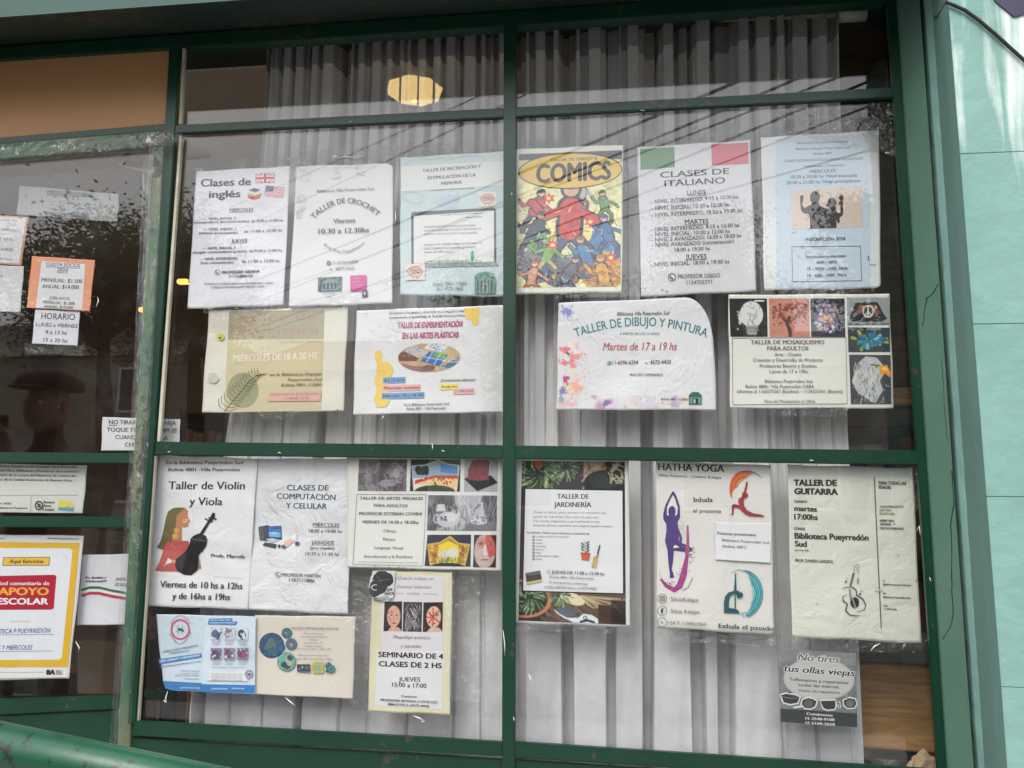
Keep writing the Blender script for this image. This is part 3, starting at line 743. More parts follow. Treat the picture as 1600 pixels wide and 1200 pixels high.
for (cx, cy, s_) in ((664, 372, 44), (200, 838, 48)):      # plain little brain drawings with spectacles
    p.poly([(cx - s_ * 1.35, cy - s_), (cx + s_ * 1.3, cy - s_ * 1.1), (cx + s_ * 1.3, cy + s_ * 1.1), (cx - s_ * 1.35, cy + s_ * 1.15)], (226, 218, 208))
    p.disc(cx, cy, s_, s_ * .7, (226, 190, 180), 20, 0, .08, 3)
    for k in range(6): p.ring(cx - s_ * .7 + k * s_ * .28, cy - s_ * .25 + (k % 2) * s_ * .25, s_ * .2, s_ * .16, 2.5, (176, 110, 96), 180, 400, 10)
    p.ring(cx, cy, s_, s_ * .7, 3, (160, 100, 90)); p.ring(cx - 14, cy, 13, 10, 3, (120, 60, 60), n=14); p.ring(cx + 18, cy - 2, 13, 10, 3, (120, 60, 60), n=14)
    p.line([(cx - 12, cy + s_ * .7), (cx - 16, cy + s_)], 3, (120, 90, 80)); p.line([(cx + 12, cy + s_ * .7), (cx + 14, cy + s_)], 3, (120, 90, 80)); p.line([(cx - s_, cy), (cx - s_ * 1.25, cy - 14)], 3, (120, 90, 80))
T('Bolivia 4801 . CABA', 314, 928, 532, 922, 20, (112, 116, 118), .006); T('911 4572-4450', 338, 960, 508, 956, 20, (112, 116, 118), .006)
p.poly([(580, 868), (600, 848), (650, 838), (700, 850), (714, 868), (714, 978), (582, 982)], (108, 156, 146)); p.poly([(590, 888), (706, 884), (704, 970), (592, 974)], (130, 152, 146))
for k in range(5): p.rect(598 + k * 22, 896, 606 + k * 22, 966, (74, 100, 96))
p.rect(630, 910, 668, 970, (150, 160, 156)); p.rect(644, 924, 656, 966, (70, 84, 82)); p.line([(586, 884), (650, 858), (710, 882)], 4, (70, 110, 100))
p.done()

p = Paper('poster', 'comic drawing workshop poster with a yellow oval title over a crowded colour drawing', 'poster', [(838, 56), (1533, 25), (1525, 970), (836, 986)], 4.1026, (600, 220), (226, 226, 214), seed=8, crumple=.3)
T = p.T
f = Cv(150, 196, (226, 222, 170), 11)
# plain invented crowd of costumed runners, bursts and clouds
f.strokes(70, [(206, 196, 120), (236, 232, 196), (198, 206, 150)], .2, .012)
f.no(9, 16)
def figure(f, x, y, s, c1, c2, lean=0, skin=(214, 170, 140)):
    a = f.asp; o = (52, 46, 56)
    for g_, col in ((1.35, o), (1.0, None)):
        cc = lambda c: col or c
        f.ln([(x, y), (x - .3 * s, y + .45 * s / a), (x - .42 * s, y + .85 * s / a)], .17 * s * g_, cc(c2)); f.ln([(x, y), (x + .32 * s, y + .4 * s / a), (x + .3 * s, y + .85 * s / a)], .17 * s * g_, cc(c2))
        f.ln([(x, y), (x + lean * s, y - .5 * s / a)], .34 * s * g_, cc(c1))
        f.ln([(x + lean * s, y - .5 * s / a), (x - .4 * s, y - .3 * s / a), (x - .62 * s, y - .6 * s / a)], .13 * s * g_, cc(c1)); f.ln([(x + lean * s, y - .5 * s / a), (x + .42 * s, y - .25 * s / a), (x + .62 * s, y - .05 * s / a)], .13 * s * g_, cc(c1))
        f.ell(x + lean * s * 1.3, y - .85 * s / a, .13 * s * g_, .15 * s * g_ / a, cc(skin))
    f.m(f.edist(x + lean * s * 1.3, y - .93 * s / a, .14 * s, .09 * s / a) < 1, c2)
for i, (cx, cy, r_, c) in enumerate(((.78, .62, .16, (84, 134, 176)), (.2, .8, .2, (120, 118, 128)), (.82, .86, .22, (214, 160, 66)), (.2, .58, .14, (120, 170, 104)), (.5, .5, .22, (238, 226, 150)), (.62, .78, .14, (70, 126, 160)), (.42, .86, .18, (104, 106, 120)))):
    f.ell(cx, cy, r_, r_ * .8, c); f.strokes(12, tuple(v * .6 for v in c), .12, .008, cx - r_ * .8, cx + r_ * .8, cy - r_ * .6, cy + r_ * .6)
figure(f, .16, .32, .26, (196, 74, 70), (60, 74, 100), .2); figure(f, .84, .3, .2, (110, 160, 96), (96, 126, 80), -.1); figure(f, .62, .2, .16, (180, 180, 190), (120, 80, 90), .1)
figure(f, .5, .50, .58, (198, 72, 66), (66, 92, 130), .02); figure(f, .14, .52, .26, (60, 66, 84), (70, 80, 110), .25); figure(f, .88, .56, .26, (72, 120, 168), (64, 90, 140), -.15)
figure(f, .28, .74, .26, (120, 168, 84), (196, 176, 80), .2); figure(f, .68, .76, .28, (74, 130, 170), (150, 100, 70), -.2); figure(f, .14, .94, .24, (206, 150, 120), (190, 110, 70), .1); figure(f, .46, .92, .26, (96, 96, 112), (70, 74, 96), .3)
figure(f, .84, .94, .3, (216, 156, 60), (190, 126, 50), -.1); f.spl(70, (176, 120, 40), .006, .02, .66, 1, .8, 1); f.strokes(60, (60, 50, 60), .07, .006, 0, 1, .15, 1); f.strokes(30, (236, 234, 200), .06, .006, 0, 1, .15, 1)
for cx, cy in ((.34, .62), (.7, .42), (.3, .2), (.9, .74)):
    P_ = [(cx + (.07 if k % 2 else .035) * math.cos(k * .524), cy + (.055 if k % 2 else .028) * math.sin(k * .524)) for k in range(12)]
    f.poly(P_, (212, 70, 62)); f.ell(cx, cy, .022, .016, (240, 220, 120))
f.no(30, 14)
p.photo([(860, 236), (1522, 210), (1518, 936), (852, 940)], f)
p.poly([(866, 86), (1526, 60), (1526, 120), (866, 126)], (82, 84, 90)); p.poly([(866, 126), (1526, 118), (1524, 240), (862, 240)], (222, 216, 172))
p.disc(1194, 192, 334, 116, (70, 66, 50), 60, -.035); p.disc(1194, 192, 327, 109, (226, 190, 96), 60, -.035)
T('TALLER DE DIBUJO &', 1066, 134, 1368, 120, 19, (84, 80, 66), .014); T('COMICS', 974, 270, 1456, 244, 114, (62, 62, 70), .05)
p.done()

# ------------------------------------------------------------------ upper row, right pane
p = Paper('notice', 'sheet headed Clases de Italiano with a green and a red block at the top', 'notice', [(60, 115), (732, 72), (770, 972), (85, 1005)], 3.8095, (980, 200), (216, 216, 220), seed=9, crumple=.5)
T = p.T; g = (78, 78, 84)
p.poly([(76, 124), (280, 112), (284, 232), (80, 248)], (104, 142, 108)); p.poly([(500, 98), (720, 86), (723, 212), (504, 222)], (208, 104, 118))
T('CLASES DE', 196, 296, 608, 272, 34, g, .016); T('ITALIANO', 222, 348, 584, 328, 36, g, .016)
T('LUNES', 354, 398, 468, 392, 24, g, .006, True, ul=True); T('MARTES', 342, 572, 484, 566, 26, g, .006, True, ul=True); T('JUEVES', 348, 780, 474, 776, 26, g, .006, True, ul=True)
for t, x0, y0, x1, y1 in (('– NIVEL INTERMEDIO: 9:15 a 10:30 hs', 136, 450, 660, 418), ('– NIVEL INICIAL: 10:30 a 12:00 hs', 138, 490, 606, 464), ('– NIVEL INTERMEDIO: 18:00 a 19:30 hs', 138, 530, 684, 500), ('– NIVEL INTERMEDIO: 9:15 a 10:30 hs', 138, 616, 666, 588), ('– NIVEL INICIAL: 10:30 a 12:00 hs', 138, 646, 612, 624), ('– NIVEL 2 AVANZADO: 16:30 a 18:00 hs', 140, 678, 678, 650), ('– NIVEL AVANZADO (conversación)', 142, 708, 636, 684), ('18:00 a 19:30 hs', 282, 736, 492, 726), ('– NIVEL INICIAL: 18:00 a 19:30 hs', 134, 824, 608, 804)): T(t, x0, y0, x1, y1, 22, g, .004, True)
p.phone(266, 888, 22, (60, 60, 66)); T('PROFESOR DIEGO', 300, 896, 554, 888, 24, g, .004, True); T('1124702771', 352, 930, 506, 926, 22, g, .004, True)
for x, y in ((105, 955), (210, 963), (236, 972)): p.line([(x - 6, y - 4), (x + 6, y + 4)], 4, (80, 80, 80))
p.done()

p = Paper('notice', 'light blue sheet with a dancing couple silhouette, folk dance classes', 'notice', [(797, 55), (1500, 15), (1510, 955), (815, 965)], 3.8095, (980, 200), (222, 222, 222), seed=10, crumple=.7, round_=[(1, 1, .06, .03)])
T = p.T; g = (74, 80, 92)
p.poly([(884, 62), (1440, 36), (1450, 945), (890, 945)], (194, 210, 224))
T('Asociación Vecinal de Fomento y', 1010, 96, 1314, 86, 14, g); T('Biblioteca Popular Pueyrredón Sud', 1004, 132, 1324, 122, 14, g); T('Bolivia 4801', 1110, 160, 1218, 156, 14, g)
T('CLASES DE DANZAS FOLCLÓRICAS ARGENTINAS', 932, 204, 1404, 188, 15, g); T('Tradicionales y Proyección', 1046, 236, 1292, 226, 14, g); T('MIÉRCOLES:', 1086, 270, 1246, 262, 20, g); T('18:30 a 20:00 hs: Nivel avanzado', 974, 302, 1370, 290, 20, g); T('20:00 a 21:00 hs: Nivel principiantes', 948, 336, 1390, 322, 20, g)
p.poly([(978, 368), (1396, 350), (1402, 590), (976, 602)], (216, 196, 184)); b = (62, 60, 62)
p.poly([(1028, 410), (1034, 400), (1050, 402), (1048, 430), (1040, 455), (1056, 476), (1090, 458), (1130, 452), (1180, 478), (1205, 480), (1232, 474), (1256, 470), (1280, 400), (1288, 406), (1286, 440), (1286, 498), (1284, 518), (1264, 536), (1266, 560), (1256, 570), (1246, 556), (1246, 596), (1090, 600), (1088, 545), (1080, 512), (1050, 508), (1034, 490), (1030, 450)], b)
p.disc(1117, 414, 29, 38, b, 24, 0, .04); p.poly([(1100, 440), (1140, 440), (1148, 470), (1092, 470)], b); p.disc(1220, 446, 27, 32, b, 22, 0, .04); p.poly([(1192, 448), (1184, 462), (1206, 480), (1240, 480), (1240, 450)], b); p.line([(1268, 440), (1264, 470), (1240, 500)], 16, b); p.disc(1272, 412, 12, 16, b, 12, .4)
p.poly([(1240, 486), (1268, 450), (1270, 500), (1258, 506), (1248, 500)], (216, 196, 184))
T('INSCRIPCIÓN 2024', 1062, 672, 1298, 668, 19, (62, 64, 72), .022)
for a, c in (((980, 706), (1388, 702)), ((1388, 702), (1396, 908)), ((1396, 908), (984, 914)), ((984, 914), (980, 706))): p.line([a, c], 3, (84, 90, 104))
T('Inscripción e Informes:', 1064, 774, 1304, 768, 17, g, .02); T('4572 - 4450', 1124, 808, 1248, 806, 17, g, .02); T('15 - 4056 - 2003: Silvia', 1072, 846, 1312, 842, 17, g, .02); T('15 - 4062 - 4395: María', 1072, 886, 1308, 882, 17, g, .02)
p.line([(1436, 760), (1434, 790)], 5, (60, 64, 70)); p.line([(1444, 814), (1480, 812)], 3, (120, 124, 130))
p.done()

# ------------------------------------------------------------------ second row
p = Paper('notice', 'beige writing workshop notice with a feathery branch on a grey green disc', 'notice', [(85, 48), (780, 32), (757, 552), (48, 560)], 3.2, (300, 470), (224, 220, 206), back=.006, seed=12, crumple=1.0)
T = p.T
p.poly([(186, 52), (662, 46), (646, 550), (160, 556)], (206, 194, 158)); p.poly([(186, 52), (662, 46), (658, 190), (180, 194)], (166, 158, 128))
T('taller de', 236, 106, 622, 96, 38, (178, 136, 118), .004, True); T('escritura', 222, 172, 640, 160, 38, (178, 136, 118), .004, True)
T('con Belén Varela', 440, 214, 650, 208, 13, (170, 156, 130)); T('MIÉRCOLES DE 18 A 20 HS', 206, 304, 624, 290, 34, (234, 230, 216), .01)
p.disc(254, 448, 79, 88, (158, 158, 122), 36)
st = [(165, 550), (205, 500), (245, 455), (280, 410), (318, 375), (360, 366)]; p.line(st, 4, (70, 62, 50))
for i in range(15):
    t = i / 14; k = t * 4.6; a = int(k); q = (st[a][0] + (st[a + 1][0] - st[a][0]) * (k - a), st[a][1] + (st[a + 1][1] - st[a][1]) * (k - a)); L = 66 * (1 - .5 * t)
    p.line([q, (q[0] - L * .45, q[1] - L * .35), (q[0] - L * .5, q[1] - L * .95)], 2.6, (86, 78, 62)); p.line([q, (q[0] + L * .4, q[1] - L * .0), (q[0] + L * 1.0, q[1] - L * .2)], 2.6, (86, 78, 62))
g = (124, 114, 92); T('en la Biblioteca Popular', 388, 376, 650, 372, 15, g); T('Pueyrredón Sud', 480, 402, 648, 398, 15, g); T('Bolivia 4801, CABA', 446, 428, 650, 424, 15, g)
p.poly([(385, 456), (646, 452), (640, 500), (378, 502)], (218, 176, 164)); T('informes e inscripción', 394, 474, 634, 470, 14, (170, 110, 110)); T('114068 7376', 462, 496, 584, 492, 14, (170, 110, 110))
p.disc(143, 183, 22, 18, (206, 200, 90), 9, 0, .25, 4); p.disc(140, 186, 8, 7, (120, 112, 60), 8); p.disc(105, 385, 28, 24, (198, 198, 180), 12, 0, .2, 5); p.disc(728, 546, 4, 4, K, 8)
p.done()

p = Paper('notice', 'white plastic arts workshop sheet with an oval photo of drawing hands and yellow blobs', 'notice', [(822, 48), (1566, 22), (1566, 557), (805, 570)], 3.2, (300, 470), (228, 228, 229), back=.006, seed=13, crumple=1.0)
T = p.T
T('¡Invitamos a los peques a divertirse en un espacio creativo', 986, 68, 1378, 56, 13, K2, .006); T('incorporando el aprendizaje de diversas técnicas artísticas!', 988, 90, 1376, 78, 13, K2, .006)
for bx, by, c in ((0, 0, (150, 76, 116)), (2, -3, (206, 120, 156))):
    T('TALLER DE EXPERIMENTACIÓN', 1028 + bx, 138 + by, 1352 + bx, 130 + by, 27, c, .05 if not bx else .02); T('EN LAS ARTES PLÁSTICAS', 1052 + bx, 190 + by, 1332 + bx, 184 + by, 28, c, .05 if not bx else .02)
p.disc(1400, 66, 38, 30, (240, 206, 110), 18); p.poly([(1362, 38), (1436, 32), (1434, 96), (1362, 60)], (240, 206, 110)); p.disc(1416, 104, 18, 20, (240, 206, 110), 14)
p.disc(932, 276, 20, 30, (240, 206, 110), 16); p.disc(966, 346, 40, 42, (240, 206, 110), 24); p.poly([(925, 262), (950, 300), (985, 370), (985, 490), (975, 528), (922, 532)], (240, 206, 110)); p.disc(950, 490, 40, 42, (240, 206, 110), 20); p.disc(948, 400, 36, 46, (240, 206, 110), 20)
f = Cv(100, 52, (196, 172, 132), 14); f.no(8, 12)
f.poly([(0, .3), (.3, .1), (.5, .35), (.2, .6)], (200, 190, 186)); f.poly([(.5, .02), (.8, .12), (.72, .34), (.42, .2)], (220, 226, 230)); f.strokes(30, (110, 140, 170), .03, .01, .5, .75, .06, .3)
f.poly([(.5, .3), (.8, .42), (.66, .82), (.36, .62)], (66, 116, 168)); f.poly([(.6, .34), (.78, .42), (.73, .56), (.55, .46)], (112, 176, 100)); f.ln([(.56, .32), (.46, .66)], .012, (225, 230, 236)); f.ln([(.43, .48), (.76, .62)], .012, (225, 230, 236)); f.ln([(.68, .38), (.58, .74)], .012, (225, 230, 236))
f.poly([(0, .3), (.12, .28), (.34, .52), (.3, .62), (.02, .6)], (120, 78, 62)); f.poly([(.02, .66), (.28, .78), (.6, .8), (.58, .95), (.2, 1)], (156, 110, 124)); f.ell(.5, .84, .1, .09, (140, 92, 74)); f.poly([(.7, .8), (.98, .5), (1, .62), (.8, .95)], (92, 118, 150)); f.strokes(24, (216, 222, 226), .04, .012, .72, 1, .5, .9); f.strokes(30, (120, 150, 176), .04, .01, .05, .35, .12, .4)
p.photo([(1028, 214), (1342, 206), (1342, 352), (1028, 360)], f, mask=lambda u, v: ((u - .5) / .5) ** 2 + ((v - .5) / .5) ** 2 < 1)
for t, x0, y0, x1, y1, h, c in (('8 a 12 años', 962, 406, 1062, 402, 15, (120, 164, 206)), ('Materiales incluídos', 960, 444, 1138, 440, 15, (238, 178, 178)), ('Miércoles 17h a 18 15h', 956, 484, 1156, 478, 15, (120, 164, 206)), ('Profe Ivo', 1248, 438, 1326, 434, 13, (244, 226, 110)), ('11 5993 3163', 1314, 460, 1406, 456, 13, (238, 184, 184))):
    p.poly([(x0 - 6, y0 - h - 7), (x1 + 6, y1 - h - 7), (x1 + 4, y1 + 8), (x0 - 8, y0 + 8)], c); T(t, x0, y0, x1, y1, h, (66, 60, 84), .02)
T('¡Inscripciones abiertas!', 1244, 404, 1416, 400, 14, K2, .008); T('En la Biblioteca Pueyrredón Sud', 1062, 526, 1284, 520, 13, K2, .008); T('Bolivia 4801 – Villa Pueyrredón', 1074, 546, 1268, 542, 13, K2, .008); T('1/4', 866, 70, 876, 69, 8, K2)
p.done()

p = Paper('notice', 'white drawing and painting sheet edged with paint splashes, its top right corner curled', 'notice', [(62, 65), (735, 38), (757, 535), (55, 535)], 2.807, (850, 450), (228, 228, 230), seed=14, crumple=.8, round_=[(1, 0, .17, .42)], bow=.0)
T = p.T
rr = random.Random(5)
def splash(x, y, r, c, n=13):
    r *= .8
    p.disc(x, y, r, r * .9, c, 22, 0, .18, int(x))
    for i in range(n):
        a = rr.uniform(0, 6.28); d = r * rr.uniform(1, 1.7); p.line([(x, y), (x + d * math.cos(a), y + d * math.sin(a))], r * .22, c, lambda t: 1 - .8 * t)
        if i % 2: p.disc(x + d * 1.2 * math.cos(a), y + d * 1.2 * math.sin(a), r * .1, r * .1, c, 7)
def water(w_, h_, blobs, seed):
    f = Cv(w_, h_, (227, 227, 229), seed); n1, n2 = f.vn(9), f.vn(22)
    for x, y, r, c, al in blobs:
        d = f.edist(x, y, r, r / f.asp) + (n1 - .5) * 1.3 + (n2 - .5) * .9; f.m(np.clip((1.0 - d) * 2.2, 0, 1) * (.75 + .25 * n2), c, al)
    return f
def drips(f, n, cols, y0=0, y1=1, rmax=.02):
    f.spl(n, cols, .004, rmax, .02, .98, y0, y1); return f
pk = [(232, 128, 140), (226, 90, 120), (244, 190, 150), (90, 110, 100), (236, 150, 110)]
rp = np.random.RandomState(4)
bl_ = [(rp.uniform(.1, .6), rp.uniform(.05, .95), rp.uniform(.12, .26), [(246, 212, 200), (248, 226, 190), (238, 176, 186), (244, 196, 160)][k % 4], .7) for k in range(18)] + [(.2, .1, .16, (226, 120, 145), .9), (.42, .3, .22, (232, 120, 130), .85), (.2, .28, .18, (236, 120, 150), .9), (.6, .22, .16, (240, 150, 130), .8), (.24, .56, .13, (190, 60, 110), .95), (.18, .72, .16, (100, 104, 176), .9), (.6, .66, .16, (242, 170, 140), .7), (.14, .86, .12, (110, 170, 190), .8), (.3, .17, .07, (90, 110, 100), .9)]
p.photo([(64, 240), (200, 240), (198, 528), (60, 528)], drips(water(66, 140, bl_, 8), 130, pk, rmax=.022), name='printed_splashes')
bl_ = [(rp.uniform(.02, .97), rp.uniform(.5, .95), rp.uniform(.03, .08), [(224, 206, 222), (246, 226, 196), (206, 216, 234), (196, 176, 206), (240, 208, 200)][k % 5], .8) for k in range(26)] + [(.1, .6, .09, (176, 134, 158), .8), (.86, .72, .08, (186, 156, 202), .8), (.16, .62, .035, (112, 100, 178), .95)]
p.photo([(199, 470), (632, 472), (634, 529), (199, 528)], drips(water(200, 27, bl_, 9), 30, pk + [(112, 100, 178)], rmax=.006), name='printed_splashes')
p.photo([(70, 72), (150, 72), (150, 140), (68, 140)], drips(water(38, 32, [(.38, .45, .3, (124, 130, 206), .95), (.6, .7, .12, (150, 140, 210), .8)], 10), 14, [(124, 130, 206)], rmax=.04), name='printed_splashes')
T('Biblioteca Villa Pueyrredón Sud', 320, 122, 548, 118, 17, K2, .01, it=.15)
T('TALLER DE DIBUJO Y PINTURA', 140, 216, 712, 216, 38, (60, 128, 138), .012, mid=(426, 166))
T('A PARTIR DE LOS 12 AÑOS', 332, 206, 506, 206, 11, (110, 140, 146)); T('Martes de 17 a 19 hs', 258, 274, 580, 272, 34, (188, 72, 88), .008, it=.2)
p.whats(287, 330, 9); T('11-6596-6204', 300, 336, 412, 334, 17, K2, .01, it=.1); p.phone(450, 328, 9, K2, False); T('4572-4450', 464, 334, 556, 332, 17, K2, .01, it=.1); T('PROF. EMY CAPPABIANCA', 376, 386, 522, 386, 11, K2, .01, it=.15)
T('Bolivia 4801 – CABA', 514, 492, 630, 494, 11, K2, .01, it=.15); p.poly([(635, 470), (650, 456), (676, 456), (692, 470), (692, 512), (635, 512)], (60, 104, 92)); p.poly([(640, 480), (688, 480), (688, 508), (640, 508)], (110, 160, 146)); p.rect(652, 484, 676, 508, (40, 50, 50)); p.rect(656, 488, 664, 506, (190, 200, 196))
p.done()

p = Paper('notice', 'cream mosaic workshop notice framed by six photos, one an eagle head', 'notice', [(808, 30), (1515, 25), (1535, 528), (817, 527)], 2.807, (850, 450), (228, 227, 218), seed=15, crumple=.15)
T = p.T
f = Cv(56, 58, (34, 34, 36), 20); f.ell(.58, .42, .3, .34, (214, 214, 210)); f.poly([(.42, .68), (.74, .68), (.7, .95), (.46, .95)], (186, 186, 182)); f.ell(.3, .48, .07, .16, (214, 214, 210))
f.strokes(26, (120, 120, 120), .16, .014, .35, .8, .15, .9); f.m((f.X > .66) & (f.X < .92) & (abs(f.Y - .07) < .02), (230, 230, 230)); f.m((f.X > .42) & (f.X < .72) & (f.Y > .72) & ((f.Y * 26 % 1) < .4), (90, 90, 90)); f.spl(12, (190, 190, 190), .015, .03, .2, .3, .3, .8)
p.photo([(812, 46), (978, 46), (981, 214), (818, 214)], f)
f = Cv(60, 58, (196, 132, 112), 21); f.no(10, 10); f.ln([(.52, 1), (.5, .8), (.44, .66), (.5, .5)], .09, (84, 44, 42)); f.ln([(.48, .7), (.3, .5)], .03, (84, 44, 42)); f.ln([(.5, .62), (.72, .45)], .03, (84, 44, 42)); f.spl(75, [(120, 60, 56), (150, 74, 66), (92, 46, 48), (170, 96, 80)], .02, .05, .1, .92, .14, .5); f.spl(24, [(96, 50, 50)], .015, .03, .1, .95, .45, .68)
p.photo([(986, 46), (1162, 46), (1166, 214), (990, 214)], f)
f = Cv(54, 58, (38, 42, 52), 22); f.ell(.46, .5, .38, .42, (70, 66, 84)); f.spl(110, [(150, 110, 140), (90, 120, 160), (200, 130, 90), (210, 206, 206), (70, 70, 90), (160, 80, 90)], .02, .05, .16, .78, .16, .86); f.m((f.edist(.46, .5, .4, .42) > 1) & True, (38, 42, 52)); f.strokes(20, (210, 210, 214), .14, .014, .2, .7, .25, .85); f.spl(9, (225, 150, 80), .02, .045, .3, .55, .45, .6)
p.photo([(1168, 46), (1318, 46), (1322, 214), (1172, 214)], f)
f = Cv(66, 42, (150, 156, 156), 23); f.no(6, 12); f.poly([(.06, .75), (.2, .2), (.72, .16), (.86, .6), (.94, .76), (.8, .88), (.14, .86)], (40, 38, 42)); f.poly([(.2, .6), (.28, .28), (.68, .26), (.8, .58)], (130, 60, 54)); f.spl(30, [(176, 80, 60), (200, 190, 150), (90, 120, 80)], .012, .03, .24, .74, .32, .56); f.ell(.5, .5, .13, .22, (206, 206, 190)); f.ell(.5, .5, .105, .18, (60, 66, 60)); f.ell(.5, .5, .13, .22, (214, 214, 200), ring=.2); f.ln([(.5, .3), (.5, .7)], .025, (214, 214, 200)); f.ln([(.5, .5), (.42, .64)], .025, (214, 214, 200)); f.ln([(.5, .5), (.58, .64)], .025, (214, 214, 200)); f.m(f.Y > .9, (104, 110, 108))
p.photo([(1328, 42), (1513, 42), (1516, 162), (1330, 164)], f)
f = Cv(66, 40, (50, 56, 62), 24)
for k in range(46):
    a = f.r.uniform(0, 6.28); d = f.r.uniform(.05, .42); x = .5 + d * math.cos(a) * 1.0; y = .52 + d * math.sin(a) * .85; c = [(40, 116, 168), (70, 156, 190), (44, 140, 150), (110, 190, 206)][f.r.randint(4)]
    if d > .34: c = [(150, 170, 70), (96, 140, 80), (190, 180, 70)][f.r.randint(3)]
    f.ell(x, y, .09, .08, tuple(v * .5 for v in c), 1, a); f.ell(x, y, .075, .06, c, 1, a)
p.photo([(1332, 172), (1517, 174), (1518, 280), (1335, 282)], f)
f = Cv(66, 76, (60, 62, 68), 25); f.poly([(.18, .2), (.4, .04), (.66, .06), (.8, .2), (.82, .4), (.72, .52), (.8, .7), (.6, .98), (.2, .78), (.05, .55)], (188, 190, 190))
f.strokes(120, [(225, 225, 222), (140, 144, 150), (90, 94, 102), (210, 210, 206)], .12, .016, .1, .74, .12, .95, (1.2, 2.4)); f.poly([(.72, .24), (.9, .2), (.99, .36), (.97, .46), (.86, .38), (.74, .42)], (232, 150, 40)); f.poly([(.76, .26), (.88, .24), (.94, .32), (.8, .32)], (250, 196, 90)); f.ell(.64, .25, .045, .035, (236, 200, 90)); f.ell(.645, .25, .02, .018, (20, 20, 20)); f.ln([(.52, .2), (.72, .22)], .03, (70, 72, 80)); f.spl(9, (190, 190, 190), .01, .02, .7, .95, .6, .95)
p.photo([(1338, 292), (1520, 294), (1524, 510), (1346, 510)], f)
for a, c in (((826, 220), (1324, 216)), ((1324, 216), (1330, 508)), ((1330, 508), (828, 512)), ((828, 512), (826, 220))): p.line([a, c], 2.4, (110, 110, 104))
g = (78, 78, 76)
for t, x0, x1, y, h, b in (('TALLER DE MOSAIQUISMO', 906, 1230, 246, 17, .016), ('PARA ADULTOS', 978, 1160, 273, 17, .016), ('Arte – Diseño', 1010, 1130, 299, 15, .0), ('Creación y Desarrollo de Producto', 918, 1222, 323, 15, 0), ('Profesores Beatriz y Esteban', 946, 1196, 349, 15, 0), ('Lunes de 17 a 19hs', 988, 1158, 373, 15, 0), ('Biblioteca Pueyrredón Sud', 968, 1178, 416, 14, 0), ('Bolivia 4800– Villa Pueyrredón CABA', 884, 1186, 439, 14, 0), ('Informes al 1165575267 (Esteban) – 1134333761 (Beatriz)', 846, 1310, 460, 14, 0), ('Hace del Mosaiquismo tu Oficio', 966, 1190, 503, 13, 0)):
    T(t, x0, y, x1, y, h, g, b, True)
p.done()
# ------------------------------------------------------------------ lower panes
p = Paper('poster', 'violin and viola workshop poster with a long haired woman and a black violin', 'poster', [(118, 50), (812, 74), (745, 1122), (33, 1098)], 4.444, (220, 700), (230, 230, 232), back=.002, seed=21, crumple=1.0)
T = p.T; k = (40, 42, 48)
T('En la Biblioteca Pueyrredon Sud', 176, 112, 710, 112, 24, k, .02); T('Bolivia 4801 -Villa Pueyrredon', 190, 162, 688, 162, 24, k, .02); T('Taller de Violin', 190, 286, 722, 288, 54, k, .02); T('y Viola', 336, 396, 566, 398, 54, k, .02)
p.poly([(220, 420), (250, 413), (302, 414), (330, 440), (250, 470), (240, 560), (240, 640), (185, 655), (155, 710), (112, 692), (140, 640), (160, 560), (175, 480), (190, 440)], (112, 98, 64))
p.poly([(302, 420), (325, 445), (328, 480), (345, 512), (330, 520), (332, 540), (310, 552), (285, 550), (285, 650), (215, 650), (240, 560), (250, 470)], (190, 124, 88))
p.poly([(285, 500), (330, 490), (325, 508), (300, 520)], (226, 190, 120)); p.line([(290, 506), (322, 502)], 3, (90, 60, 40)); p.disc(248, 572, 19, 17, (212, 168, 80), 18); p.disc(240, 612, 22, 21, (212, 168, 80), 18)
p.poly([(180, 660), (215, 644), (330, 645), (345, 700), (340, 745), (300, 800), (240, 790), (240, 800), (190, 760), (140, 856), (98, 852), (130, 790), (158, 700)], (188, 86, 84)); p.poly([(140, 856), (170, 810), (215, 795), (300, 790), (345, 820), (345, 860)], (188, 86, 84)); p.poly([(215, 778), (250, 778), (248, 797), (212, 797)], (206, 150, 110))
for i in range(8): a = R(195 - i * 22); p.line([(255 + 38 * math.cos(a), 665 - 24 * math.sin(a) * -1), (255 + 44 * math.cos(a), 668 + 30 * math.sin(a))], 3, (226, 170, 160))
v = (28, 27, 28)
p.poly([(372, 606), (400, 594), (420, 596), (452, 610), (463, 640), (450, 690), (425, 712), (400, 752), (410, 800), (392, 850), (350, 884), (300, 880), (255, 855), (236, 815), (245, 770), (290, 735), (318, 708), (338, 668), (345, 628)], v)
p.poly([(405, 600), (466, 506), (482, 514), (428, 606)], v); p.poly([(462, 512), (478, 486), (500, 450), (514, 452), (514, 478), (494, 512), (476, 522)], v); p.disc(504, 462, 12, 14, v, 14); p.line([(446, 492), (494, 514)], 8, v); p.line([(468, 484), (524, 494)], 8, v); p.disc(450, 494, 7, 6, v, 8); p.disc(520, 494, 7, 6, v, 8); p.poly([(410, 716), (434, 700), (430, 722)], v); p.poly([(402, 745), (418, 835), (398, 838)], (150, 120, 100))
T('Profe. Marcela', 488, 758, 722, 766, 24, k, .02); T('Viernes de 10 hs a 12hs', 132, 966, 704, 980, 44, k, .02); T('y de 16hs a 19hs', 216, 1048, 618, 1056, 44, k, .02)
p.line([(510, 892), (600, 898), (720, 905)], 2, (176, 178, 182))
p.done()

